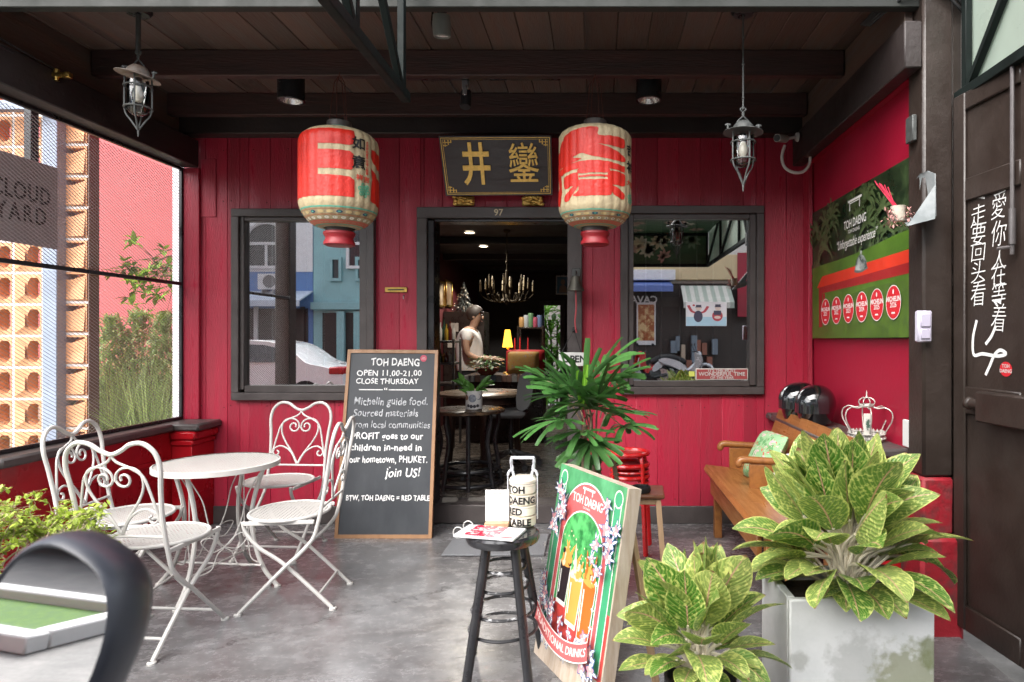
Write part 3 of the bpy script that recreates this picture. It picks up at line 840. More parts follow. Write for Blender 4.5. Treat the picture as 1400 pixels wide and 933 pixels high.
for k in range(10):
    u, v, r, mi = rr.uniform(CXL + .2, CXR - .2), rr.uniform(CY0 + .15, .85), rr.uniform(.1, .2), rr.choice((0, 0, 1, 3))
    for j in range(9): petal(u, v, j * .698 + rr.random() * .2, r, r * .45, lambda a, b: (a, b, 2.902 - k * .0004), mi)
mb.build('painted_flowers', mats_m, mp_, smooth=0)
mb = MB(); mb.box(CXL, CXR, CY1 + .0, CY1 + .04, CZ1 + .0, CZ1 + .08, .003); mb.build('wall_plate', M['green_steel'], cn)

rn2 = thing('neighbour_house', 'pale plastered house wall right of the brown door leaf', 'building', (4.5, 3.2, -.03))
mb = MB(); mb.box(1.73, 9.0, 3.06, 3.3, -.03, 6.4, .01); mb.build('wall', mat('pale_plaster', (.5, .47, .42), .8, c2=(.40, .38, .35), scale=2, lo=.35, hi=.7), rn2)
mb = MB(); mb.box(3.0, 7.5, 3.03, 3.059, -.03, 2.5, .005); mb.build('shutter', mat('grey_shutter', (.3, .31, .32), .5, .3, var=.1, scale=4, stretch=(1, 1, 20)), rn2)
# ---------------------------------------------------------------- the yard left of the mesh
m_terra = mat('terracotta', (.68, .36, .19), .75, c2=(.58, .28, .14), lo=.35, hi=.65, scale=6, bump=.2, bscale=50, island=.12)
m_mortar = flat((.62, .58, .56), .8)
ls = thing('breeze_block_screen', 'terracotta breeze block screen with slanted hoods behind the wire mesh', 'block screen', (-5.0, 5.8, -.06))
DL = 5.8; PX = DL / F
mb = MB(); gb = MB()
def block(px0, px1, py, ph, solid):
    a, b = W(px0, py + ph, DL), W(px1, py, DL)
    x0, x1, z0, z1 = a.x, b.x, a.z, b.z
    g = .012
    x0 += g; x1 -= g; z0 += g; z1 -= g
    w, h = x1 - x0, z1 - z0
    hole = [(.07, .93), (.93, .93), (.93, .885), (.46, .74), (.07, .74)] if solid else [(.50, .30), (.50, .72), (.60, .88), (.86, .88), (.96, .74), (.96, .30), (.80, .14), (.66, .14)]
    o2 = [(x0, z0), (x1, z0), (x1, z1), (x0, z1)]; h2 = [(x0 + u * w, z0 + v * h) for u, v in hole]
    vf = shape2d(o2, (h2,))
    for yy in (DL, DL + .11): mb.add([(u, yy, v) for u, v in vf[0]], vf[1])
    for ring in (o2, h2):
        n = len(ring)
        # the mouth funnels back at a slant
        k = .0 if ring is o2 else (-.05 if solid else -.10)
        mb.add([(u, DL, v) for u, v in ring] + [(u + (0 if ring is o2 else -k * w * .0), DL + .11, v) for u, v in ring], [(i, (i + 1) % n, n + (i + 1) % n, n + i) for i in range(n)])
    if not solid:                                       # slanted cheek running into the mouth, and a hood under it
        mb.add([(x0 + .02 * w, DL - .002, z0 + .04 * h), (x0 + .50 * w, DL - .030, z0 + .30 * h), (x0 + .50 * w, DL - .030, z0 + .72 * h), (x0 + .02 * w, DL - .002, z0 + .96 * h)], [(0, 1, 2, 3)])
        mb.add([(x0 + .02 * w, DL - .002, z0 + .04 * h), (x0 + .50 * w, DL - .030, z0 + .30 * h), (x0 + .66 * w, DL - .001, z0 + .14 * h), (x0 + .98 * w, DL - .001, z0 + .03 * h)], [(0, 1, 2), (0, 2, 3)])
    else:
        mb.add([(x0 + .05 * w, DL - .001, z0 + .05 * h), (x0 + .95 * w, DL - .022, z0 + .05 * h), (x0 + .95 * w, DL - .001, z0 + .86 * h)], [(0, 1, 2)])
        mb.add([(x0 + .07 * w, DL + .09, z0 + .70 * h), (x0 + .93 * w, DL + .09, z0 + .70 * h), (x0 + .93 * w, DL + .09, z0 + .95 * h), (x0 + .5 * w, DL + .09, z0 + .95 * h)], [(0, 1, 2, 3)])
PH = 43.1
for r in range(-4, 16):
    py = 34.6 + PH * (r + 1) - 9
    block(80.5, 120.5, py, PH, True)
    for c in range(6): block(18 - 40 * c, 58 - 40 * c, py + 3, PH, False)
blk = mb.build('block_pattern', m_terra, ls)
mb = MB()
p0, p1 = W(121, 800, DL), W(121, -140, DL); mb.box(W(121, 0, DL).x, W(122.5, 0, DL).x, DL - .005, DL + .115, p0.z, p1.z, .002)
mb.build('side_face', mat('side_face_brown', (.15, .095, .075), .8, var=.2), ls)  # right side face of the block column, darker brown than its front
mb = MB()
for r in range(-4, 17):
    z = W(0, 34.6 + PH * (r + 1) - 9, DL).z
    mb.box(W(80, 0, DL).x, W(120.9, 0, DL).x, DL + .002, DL + .11, z - .011, z + .011, 0); z = W(0, 37.6 + PH * (r + 1) - 9, DL).z
    mb.box(W(-182, 0, DL).x, W(58, 0, DL).x, DL + .002, DL + .11, z - .011, z + .011, 0)
for c in range(7):
    x = W(58 - 40 * c, 0, DL).x; mb.box(x - .011, x + .011, DL + .003, DL + .109, p0.z, p1.z, 0)
mb.build('mortar', m_mortar, ls)
sp = thing('steel_frame', 'pale blue steel post and beam standing between the terracotta blocks', 'post', (W(70, 0, 5.75).x, 5.75, -.06))
m_bl = mat('pale_blue_steel', (.24, .29, .38), .5, var=.08)
mb = MB(); mb.box(W(60, 0, 5.72).x, W(80, 0, 5.72).x, 5.70, 5.95, -.06, 3.9, .006); mb.build('post', m_bl, sp)
mb = MB(); mb.box(-7.4, W(80, 0, 5.66).x, 5.62, 5.699, W(0, 152, 5.66).z, W(0, 139, 5.66).z, .004); mb.build('beam', m_bl, sp)

cy = thing('hanging_sign', 'grey perforated metal sign with dark stencil letters behind the wire mesh', 'sign', (-3.57, 4.0, 1.91))
XS = -3.56
mb = MB(); mb.box(XS - .012, XS, 3.2, 4.29, 1.915, 2.452, .003); mb.build('sign_plate', mat('sign_grey', (.30, .28, .28), .55, .2, var=.1), cy)
mb = MB(); mb.box(XS - .06, XS - .013, 3.3, 3.36, 1.98, 3.0, .003); mb.build('hanger', M['black'], cy)
mb = MB(); mb.box(XS - .06, XS - .013, 4.1, 4.16, 1.98, 3.0, .003); mb.build('hanger', M['black'], cy)
mb = MB()
def on_cloud(vf, off=0): mb.flat(vf, lambda u, v: (XS + .003, u, v))
for s, zz, sp_ in (('CLOUD', 2.235, 1.1), ('YARD', 2.10, 1.32)):
    vf = text2d(s, .150, .004, sp=sp_, sx=.76)
    vf = shift2d(vf, 4.02, zz); on_cloud(vf)
mb.build('lettering', flat((.02, .015, .015)), cy)

nb = thing('neighbour_wall', 'tall plain red painted wall standing beyond the yard plants', 'wall', (-6, 9.2, -.06))
mb = MB(); mb.box(-16, -3.2, 9.2, 9.4, -.06, 7.5, 0); mb.build('wall_face', mat('hazed_red_wall', (.42, .09, .095), .7, var=.1, scale=1.2), nb)  # paler, pinkish red: haze is put into the wall colour
mb = MB(); mb.box(-16, -3.2, 9.16, 9.199, -.06, .5, .01); mb.build('wall_base', flat((.35, .2, .18), .8), nb)
pp = MB(); pp.box(W(235, 0, 5.3).x, W(250.5, 0, 5.3).x, 5.3, 5.36, -.06, 3.6, .008); pp = pp.build('white_post', mat('white_post', (.62, .61, .66), .5, var=.08)); tag(pp, 'white square post beside the red corner, seen through the mesh', 'post')
pl = MB(); pl.box(-4.1, -3.45, 6.0, 6.5, -.06, .26, .02); pl = pl.build('stone_block', M['concrete']); tag(pl, 'low pale stone block beside the tall yard grass', 'block')
rg = random.Random(3)
for i, (px, d, h, n) in enumerate(((152, 6.5, 1.15, 420), (178, 6.8, 1.25, 420), (204, 6.4, 1.1, 420), (228, 6.8, 1.2, 380), (158, 8.0, 1.5, 300), (192, 8.1, 1.6, 300), (222, 8.0, 1.5, 300))):
    c = W(px, 0, d); mb = MB()
    for k in range(n):
        a = rg.uniform(0, 6.283); e = rg.uniform(.15, 1.0); r = rg.uniform(0, .13)
        dr = Vector((math.cos(a) * e * .6, math.sin(a) * e * .6, 1))
        mb.leaf((c.x + math.cos(a) * r, d + math.sin(a) * r, -.06), dr, (math.cos(a), math.sin(a), .3), h * rg.uniform(.6, 1.1), rg.uniform(.012, .022), droop=rg.uniform(.4, 1.9), fold=.1, n=6, shape=lambda t: 1 - t * .9)
    g = mb.build('grass_clump', M['grassblade'])
    tag(g, ['green grass clump nearest the terracotta block edge, in front', 'middle front clump of tall green grass by the pale stone block', 'low green grass clump right of the middle front clump', 'rightmost front grass clump against the white post', 'taller pale grass clump behind the block edge, at the red wall', 'middle pale grass clump at the red wall, tallest of the row', 'pale grass clump at the red wall, nearest the white post'][i], 'grass', 'grass clumps in the yard')
def pale_shrub(x, y, z0, z1, w, seed, label):
    r = random.Random(seed); t = thing('pale_shrub', label, 'shrub', (x, y, -.06), 0, 'pale shrubs in the yard'); lb, tb = MB(), MB()
    for k in range(9):
        a = r.uniform(0, 6.28); e = Vector((x + w * .5 * math.cos(a), y + .2 * math.sin(a), z0 + (z1 - z0) * r.uniform(.4, .9)))
        tb.tube([(x, y, -.06), e], [.012, .004], 5)
    for k in range(2300):
        a, b = r.uniform(0, 6.28), r.random() ** .5; h = r.random(); rr_ = w * b * (1 - .75 * h ** 2.2) * (.75 + .25 * math.sin(5 * a + seed))
        lb.leaf((x + rr_ * math.cos(a), y + rr_ * .7 * math.sin(a), z0 + (z1 - z0) * h), (r.gauss(0, .7), r.gauss(0, .7), r.gauss(.6, .6)), (0, 0, 1), r.uniform(.05, .11), r.uniform(.018, .032), droop=.3, n=2)
    tb.build('branches', M['bark'], t); lb.build('leaves', M['paleleaf'], t, smooth=60)
M['paleleaf'] = mat('pale_leaf', (.50, .64, .30), .6, var=.2, scale=8, island=.4, trans=.3)
for px_, d_, yt_, w_, sd, lab in ((152, 7.1, 436, .42, 3, 'pale green shrub at the red wall, nearest the terracotta blocks'), (190, 7.2, 428, .44, 8, 'pale green shrub at the red wall, in the middle of the three'), (226, 7.1, 432, .40, 12, 'pale green shrub at the red wall, nearest the white post')):
    p_ = W(px_, yt_, d_); pale_shrub(p_.x, d_, .1, p_.z, w_, sd, lab)
def twig_tree(name, label, cat, spots, root, m_leaf, ls_, seed, trunk_r=.02, nleaf=14, per=6, fork=None):
    r = random.Random(seed); t = thing(name, label, cat, root); tb, lb = MB(), MB()
    if fork: tb.tube(catmull([root, (root[0] + .03, root[1], fork[2] * .5), fork], 4), trunk_r * 1.6, 8)
    for s in spots:
        s = Vector(s); rt = Vector(fork or root)
        mid = rt.lerp(s, .55) + Vector((r.uniform(-.06, .06), r.uniform(-.06, .06), .08))
        path = catmull([rt, mid, s], 6)
        tb.tube(path, [trunk_r * (1 - .75 * k / (len(path) - 1)) for k in range(len(path))], 6)
        for j in range(nleaf):
            e = s + Vector((r.gauss(0, 1), r.gauss(0, 1), r.gauss(0, .8))) * ls_ * 1.3
            tb.tube([path[-3], e], [trunk_r * .3, trunk_r * .15], 4)
            for q in range(per):
                dr = Vector((r.gauss(0, 1), r.gauss(0, 1), r.gauss(.2, .6))).normalized()
                lb.leaf(e + dr * .01, dr, (0, 0, 1), ls_ * r.uniform(.7, 1.2), ls_ * .45, droop=.5, n=3)
    tb.build('branches', M['bark'], t); lb.build('leaves', m_leaf, t, smooth=60)
    return t
twig_tree('leafy_branch', 'small tree with yellow green leaves over the yard grass by the white post', 'tree', [W(222, 372, 6.2), W(202, 358, 6.2), W(228, 400, 6.2), W(188, 378, 6.25), W(214, 385, 6.1)], (W(300, 0, 6.5).x, 6.5, -.06), mat('tree_leaf', (.20, .34, .04), .4, island=.45, trans=.35), .105, 5, .012, 9, 6, tuple(W(288, 345, 6.45)))

# verge seen in the motorbike mirror
gv = MB(); gv.box(-8.5, -4.2, -2.35, -1.75, -.028, .004, 0); tag(gv.build('lawn', mat('lawn_green', (.045, .11, .018), .9, c2=(.08, .15, .03), scale=20, bump=.6)), None, None, None, 'structure')
kb = thing('kerb', 'white painted kerb around the small lawn at the roadside', 'kerb', (-6.3, -2.0, -.029))
mb = MB(); mb.box(-8.6, -4.05, -1.749, -1.62, -.029, .07, .01); mb.box(-4.199, -4.05, -2.48, -1.75, -.029, .07, .01); mb.box(-8.6, -4.2, -2.48, -2.351, -.029, .07, .01); mb.build('kerb_stones', flat((.42, .42, .41), .6), kb)

# ---------------------------------------------------------------- across the street (seen in the window panes)
m_glassdark = mat('far_glass', (.03, .035, .04), .15, var=.1)
def house(name, label, x0, x1, y, h, wallm, feats, dep=7):
    t = thing(name, label, 'building', ((x0 + x1) / 2, y, -.03))
    mb = MB(); mb.box(x0, x1, y - dep, y, -.03, h, .01); mb.build('wall', wallm, t)
    feats(t, x0, x1, y)
    return t
def win_(t, x0, x1, z0, z1, y, fm, cols=1, arch=False):
    mb = MB(); rect_frame(mb, x0, x1, z0, z1, .09, y, y + .10)
    for c in range(1, cols):
        x = x0 + (x1 - x0) * c / cols; mb.box(x - .04, x + .04, y, y + .09, z0 + .09, z1 - .09, .003)
    if arch:
        cx, r = (x0 + x1) / 2, (x1 - x0) / 2
        pts = [(cx + r * math.cos(a), z1 + r * .95 * math.sin(a)) for a in [math.pi * k / 14 for k in range(15)]]
        mb.tube([(a, y + .05, b) for a, b in pts], .09, 6)
    f = mb.build('window', fm, t)
    g = MB(); g.box(x0 + .09, x1 - .09, y + .002, y + .03, z0 + .09, z1 - .09, 0)
    if arch: g.prism([(cx + (r - .05) * math.cos(a), z1 + .001 + (r - .05) * .95 * math.sin(a)) for a in [math.pi * k / 14 for k in range(15)]], .03, lambda u, v, w: (u, y + .002 + w, v))
    g.build('pane', m_glassdark, f)
def awning(t, x0, x1, z, y, out, m, drop=.5, stripes=0, m2=None, rib=0):
    mb = MB()
    n = stripes or 1
    for k in range(n):
        mb.mi = k % 2 if stripes else 0
        a, b = x0 + (x1 - x0) * k / n, x0 + (x1 - x0) * (k + 1) / n
        pts = [(y, z), (y + out, z - drop), (y + out, z - drop - .18), (y + out - .03, z - drop - .18), (y + out - .03, z - drop - .03), (y, z - .04)]
        mb.prism(pts, b - a - .001, lambda u, v, w: (a + w, u, v))
    return mb.build('awning', [m, m2 or m], t, smooth=0)
YH = -11.2
m_blue = mat('blue_wall', (.14, .26, .52), .7, var=.08, scale=1); m_whit = flat((.74, .75, .76), .6); m_tealw = mat('teal_wall', (.30, .52, .54), .7, var=.12, scale=1.5)
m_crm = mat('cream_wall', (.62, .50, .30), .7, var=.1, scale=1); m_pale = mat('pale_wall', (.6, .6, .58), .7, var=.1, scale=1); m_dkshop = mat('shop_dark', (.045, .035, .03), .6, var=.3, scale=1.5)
DV = 2 * 4.70 - YH                                        # virtual distance of that facade in the panes
def q(px, py, dy=0): p = W(px, py, DV - dy); return p.x, p.z
def f_blue(t, x0, x1, y):
    a, b = q(337, 0)[0], q(396, 0)[0]
    mb = MB(); mb.box(x0, x1, y, y + .03, q(0, 372)[1], 6.4, 0); mb.build('white_band', m_whit, t)
    win_(t, a, b, q(0, 368)[1], q(0, 332)[1], y + .035, m_whit, 2, True)
    for k in (-3.2, 3.2): win_(t, a + k, b + k, q(0, 368)[1], q(0, 332)[1], y + .035, m_whit, 2, True)
    awning(t, x0, x1, q(0, 398)[1], y, .95, mat('blue_white_awning', (.55, .62, .72), .5), .35)
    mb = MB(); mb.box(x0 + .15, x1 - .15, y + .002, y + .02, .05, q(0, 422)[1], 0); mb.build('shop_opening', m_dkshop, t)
    for k in range(5):
        xx = x0 + .3 + k * (x1 - x0 - .6) / 4; mb = MB(); mb.box(xx - .06, xx + .06, y + .021, y + .1, -.03, q(0, 420)[1], .005); mb.build('shop_post', m_whit if k % 2 else m_dkshop, t)
hb = house('row_house', 'blue and white row house with arched window and white awning, mirrored in the left window', -15.5, q(428, 0)[0], YH, 6.6, m_blue, f_blue)
a_, z_ = q(366, 398); b_, z2_ = q(391, 377)
ac = thing('air_conditioner', 'white outdoor air conditioner unit on the blue house, mirrored in the left window', 'air conditioner', ((a_ + b_) / 2 - .1, YH + .2, z_))
mb = MB(); mb.box(a_ - .1, b_ - .1, YH + .08, YH + .42, z_ + .02, z2_ + .02, .015); mb.build('casing', m_whit, ac)
mb = MB(); mb.lathe([(.001, .0), (.18, .0), (.2, .01)], n=24, M=Matrix.Translation(((a_ + b_) / 2 - .02, YH + .425, (z_ + z2_) / 2 + .02)) @ Matrix.Rotation(R(-90), 4, 'X')); mb.build('fan_grille', flat((.12, .12, .13)), ac)
mb = MB(); mb.box(a_, a_ + .04, YH + .032, YH + .40, z_ - .1, z_ + .018, .003); mb.box(b_ - .24, b_ - .2, YH + .032, YH + .40, z_ - .1, z_ + .018, .003); mb.build('bracket', M['steel'], ac)
def f_teal(t, x0, x1, y):
    for px, w_ in ((452, 12), (487, 9)): win_(t, q(px, 0)[0], q(px + w_, 0)[0] + .1, q(0, 385)[1], q(0, 352)[1], y, m_tealw, 1)
    mb = MB(); mb.box(x0, x1, y + .001, y + .22, q(0, 424)[1], q(0, 414)[1], .01); mb.build('ledge', m_tealw, t)
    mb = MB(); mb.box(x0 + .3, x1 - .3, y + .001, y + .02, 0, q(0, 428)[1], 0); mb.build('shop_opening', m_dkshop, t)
    for px in (468, 491):
        xx = q(px, 0)[0]; mb = MB(); mb.box(xx - .12, xx + .12, y + .021, y + .16, -.03, q(0, 426)[1], .005); mb.build('shop_post', m_tealw, t)
house('row_house', 'pale teal row house with dark shop opening, mirrored in the left window', q(428, 0)[0] + .01, -5.0, YH, 7.2, m_tealw, f_teal)
def f_cream(t, x0, x1, y):
    for k in range(2): win_(t, x0 + .6 + 2.3 * k, x0 + 1.9 + 2.3 * k, 3.4, 5.0, y, m_whit, 2)
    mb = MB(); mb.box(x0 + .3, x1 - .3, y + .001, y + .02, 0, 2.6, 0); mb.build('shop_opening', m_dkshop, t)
    awning(t, x0, x1, 3.1, y, 1.2, flat((.5, .1, .08)), .5)
house('row_house', 'cream row house facing the doorway across the street', -4.99, .2, YH, 6.8, m_pale, f_cream)
def f_shop(t, x0, x1, y):
    a, z = q(866, 339)
    mb = MB(); mb.box(x0, q(921, 0)[0], y, y + .5, q(0, 385)[1], q(0, 371)[1], .02); mb.build('white_canopy', m_whit, t)
    mb = MB(); mb.box(x0, x1, y, y + .3, q(0, 384)[1], q(0, 350)[1], .02); mb.build('cream_signband', m_crm, t)
    awning(t, x0 + .1, q(915, 0)[0], q(0, 384)[1] - .02, y + .1, 1.0, flat((.10, .16, .42)), .22)
    awning(t, q(929, 0)[0], q(995, 0)[0], q(0, 392)[1], y + .31, .7, flat((.62, .62, .56)), .55, 12, flat((.36, .42, .36)))
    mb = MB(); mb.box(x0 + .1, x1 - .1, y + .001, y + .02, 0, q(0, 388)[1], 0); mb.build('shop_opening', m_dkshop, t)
    p = MB(); p.box(q(870, 0)[0], q(896, 0)[0], y + .1, y + .14, q(0, 472)[1], q(0, 414)[1], .01); pf = p.build('display_board', m_whit, t)
    p = MB(); p.box(q(872, 0)[0], q(894, 0)[0], y + .141, y + .146, q(0, 466)[1], q(0, 417)[1], 0); p.build('display_picture', mat('food_picture', (.35, .10, .03), .4, c2=(.7, .5, .25), lo=.45, hi=.58, scale=5), pf)
    p = MB(); lt = shift2d(text2d('CAVA', .32, .008), q(880, 0)[0], q(0, 416)[1] + .12, -1); p.flat(lt, lambda u, v: (u, y + .16, v)); p.build('shop_lettering', m_whit, t)
    for k in range(9):
        xx = q(916 + 7 * k, 0)[0]; p = MB(); z0 = rg.uniform(.2, 1.0); p.box(xx, xx + rg.uniform(.1, .2), y + .03, y + .25, z0, z0 + rg.uniform(.2, .9), .01); p.build('goods', flat(rg.choice([(.5, .4, .3), (.2, .25, .3), (.55, .5, .45), (.3, .12, .08)])), t)
    p = MB(); p.box(q(1005, 0)[0], x1, y + .31, y + .34, 2.0, 4.0, .01); p.build('red_panel', M['redflat'], t)
    win_(t, x0 + 1.2, x0 + 3.0, 4.4, 5.8, y, m_whit, 2)
house('row_house', 'cream shop with striped awning and goods under it, mirrored in the right window', .21, 7.5, YH, 6.6, m_pale, f_shop)
house('row_house', 'plain pale house beyond the striped awning shop', 7.51, 16, YH, 6.5, m_pale, lambda t, a, b, y: [win_(t, a + 1 + 2.6 * k, a + 2.4 + 2.6 * k, 3.3, 4.9, y, m_whit, 2) for k in range(3)])
house('row_house', 'plain pale house left of the blue row house', -26, -15.51, YH, 6.5, m_pale, lambda t, a, b, y: [win_(t, a + 1 + 2.6 * k, a + 2.4 + 2.6 * k, 3.3, 4.9, y, m_whit, 2) for k in range(4)])

# white car at the far kerb, mirrored in the left window
def car(xr, xl, y, zg):
    t = thing('parked_car', 'white parked car with red tail light, mirrored in the left window', 'car', ((xl + xr) / 2, y, zg))
    Lc = xr - xl
    side = [(0, .32), (.015, .62), (.03, .80), (.12, .92), (.20, 1.0), (.30, 1.32), (.40, 1.44), (.55, 1.46), (.66, 1.38), (.78, 1.06), (.86, .96), (.97, .86), (1.0, .62), (.99, .32)]
    pts = cm2([(xr - u * Lc, zg + v) for u, v in side], 3)
    lo_ = [p for p in pts]
    mb = MB()
    n = len(lo_); vs = []; fs = []
    for j, (w, ins) in enumerate(((-.86, .05), (-.80, 0), (.80, 0), (.86, .05))):
        for u, v in lo_:
            k = max(0, (v - zg - .95)) / .5
            cxm = (xl + xr) / 2
            vs.append((cxm + (u - cxm) * (1 - ins * .2), y + w * (1 - .22 * k), zg + .3 + (v - zg - .3) * (1 - ins * .25)))
    for j in range(3):
        for i in range(n - 1): fs.append((j * n + i, j * n + i + 1, (j + 1) * n + i + 1, (j + 1) * n + i))
        fs.append((j * n + n - 1, j * n, (j + 1) * n, (j + 1) * n + n - 1))
    fs += [tuple(range(n)), tuple(range(3 * n, 4 * n))]
    mb.add(vs, fs); mb.build('body', mat('car_white', (.78, .79, .8), .2, coat=.6, var=.02), t, smooth=50)
    for s in (-1, 1):
        mb = MB()
        for a, b in (((.29, .97), (.335, 1.30)), ((.53, .97), (.53, 1.34))):
            pass
        for poly in ([(.27, 1.0), (.335, 1.28), (.42, 1.36), (.505, 1.37), (.505, 1.0)], [(.52, 1.0), (.52, 1.37), (.60, 1.34), (.66, 1.26), (.74, 1.0)]):
            def wf(u, v, w):
                k = max(0, v - .95) / .5
                return (xr - u * Lc, y + s * (.86 * (1 - .22 * k) + .003 + w), zg + v)
            mb.prism(poly, .004, wf)
        mb.build('side_window', m_glassdark, t)
    for u in (.2, .8):
        for s in (-1, 1):
            cxw = xr - u * Lc
            mb = MB(); mb.cyl((cxw, y + s * .66, zg + .31), (cxw, y + s * .87, zg + .31), .31, n=24); w_ = mb.build('wheel', M['blackmatt'], t)
            mb = MB(); mb.cyl((cxw, y + s * .871, zg + .31), (cxw, y + s * .885, zg + .31), .2, n=20); mb.build('rim', M['steel'], w_)
    for s in (-1, 1):
        mb = MB(); mb.box(xr - .02 * Lc - .30, xr - .02 * Lc + .015, y + s * .62 - .16, y + s * .76 + .12, zg + .74, zg + .90, .03); mb.build('tail_light', mat('tail_red', (.45, .01, .015), .2), t)
        mb = MB(); mb.box(xl - .002, xl + .3, y + s * .6 - .16, y + s * .74 + .12, zg + .66, zg + .78, .03); mb.build('headlight', M['steel'], t)
    return t
vx = 13.6
car(W(476, 0, vx).x, W(476, 0, vx).x - 4.3, 9.4 - vx - .8, -.165)

# two motorbikes mirrored in the right window
m_bpan = mat('bike_panel', (.62, .63, .65), .25, var=.05, coat=.4)
def bike(cx, y, ang, label, body):
    t = thing('motorbike', label, 'motorbike', (cx, y, -.03), ang, 'motorbikes parked across the street')
    for x in (-.6, .6):
        mb = MB(); mb.lathe([(.20, -.035), (.27, -.045), (.285, 0), (.27, .045), (.20, .035)], n=28, M=Matrix.Translation((x, 0, .285)) @ Matrix.Rotation(R(90), 4, 'X')); w_ = mb.build('wheel', M['blackmatt'], t, local=True)
        mb = MB(); mb.lathe([(.02, -.03), (.2, -.02), (.2, .02), (.02, .03)], n=20, M=Matrix.Translation((x, 0, .285)) @ Matrix.Rotation(R(90), 4, 'X')); mb.build('rim', M['steel'], w_, local=True)
    mb = MB(); mb.tube(catmull([(-.62, 0, .62), (-.45, 0, .66), (-.05, 0, .52), (.12, 0, .42), (.34, 0, .6), (.42, 0, .86)], 5), [.03, .05, .08, .10, .12, .12, .11, .10, .09, .09, .09, .09, .09, .09, .09, .09, .08, .08, .08, .08, .07, .07, .06, .06, .05, .05][:26], 10); mb.build('body_fairing', body, t, local=True)
    mb = MB(); mb.tube(catmull([(-.7, 0, .78), (-.4, 0, .8), (-.1, 0, .73), (.08, 0, .66)], 5), [.05, .09, .11, .12, .12, .12, .12, .12, .11, .11, .1, .1, .09, .08, .07, .05], 10); mb.build('seat', M['blackmatt'], t, local=True)
    mb = MB(); mb.tube([(.6, .06, .285), (.44, .06, .8)], .022); mb.tube([(.6, -.06, .285), (.44, -.06, .8)], .022); mb.build('fork', M['steel'], t, local=True)
    mb = MB(); mb.ball((.44, 0, .9), (.1, .13, .1)); mb.build('headlight_cowl', body, t, local=True)
    mb = MB(); mb.tube(catmull([(.3, -.34, .98), (.42, -.2, .98), (.44, 0, .96), (.42, .2, .98), (.3, .34, .98)], 4), .016, 6); mb.build('handlebar', M['black'], t, local=True)
    for s in (-1, 1):
        mb = MB(); mb.tube([(.36, s * .28, .99), (.3, s * .38, 1.14)], .008, 6); mb.ball((.29, s * .4, 1.18), (.02, .07, .045)); mb.build('rear_mirror', M['black'], t, local=True)
    mb = MB(); mb.box(-.22, .2, -.13, .13, .2, .45, .05); mb.tube([(.1, -.15, .25), (-.3, -.17, .3), (-.75, -.19, .38)], [.03, .05, .06], 8); mb.build('engine', M['lampmetal'], t, local=True)
    for sd in (-1, 1):
        mb = MB(); mb.prism(cm2([(-.70, .74), (-.50, .80), (-.10, .70), (.10, .52), (.05, .40), (-.30, .56), (-.60, .66)], 3, True), .012, lambda u, v, w: (u, sd * (.115 + w), v)); mb.build('side_panel', m_bpan, t, local=True)
        mb = MB(); mb.prism(cm2([(.34, .98), (.50, .90), (.56, .70), (.40, .45), (.26, .36), (.22, .45), (.34, .66)], 3, True), .012, lambda u, v, w: (u, sd * (.10 + w), v)); mb.build('leg_shield', body, t, local=True)
    mb = MB(); mb.tube(catmull([(.86, 0, .36), (.8, 0, .55), (.6, 0, .62), (.4, 0, .5)], 4), .05, 8); mb.build('mudguard', body, t, local=True)
    return t
m_brd = mat('bike_red', (.5, .02, .02), .25, coat=.5); m_bsl = mat('bike_silver', (.6, .62, .64), .25, .5)
bike(W(893, 0, 18.9).x, 9.4 - 18.9, R(150), 'red and silver motorbike parked across the street, mirrored left in the right window', m_brd)
bike(W(934, 0, 18.8).x, 9.4 - 18.8, R(14), 'silver motorbike parked across the street, mirrored at the centre of the right window', m_bsl)
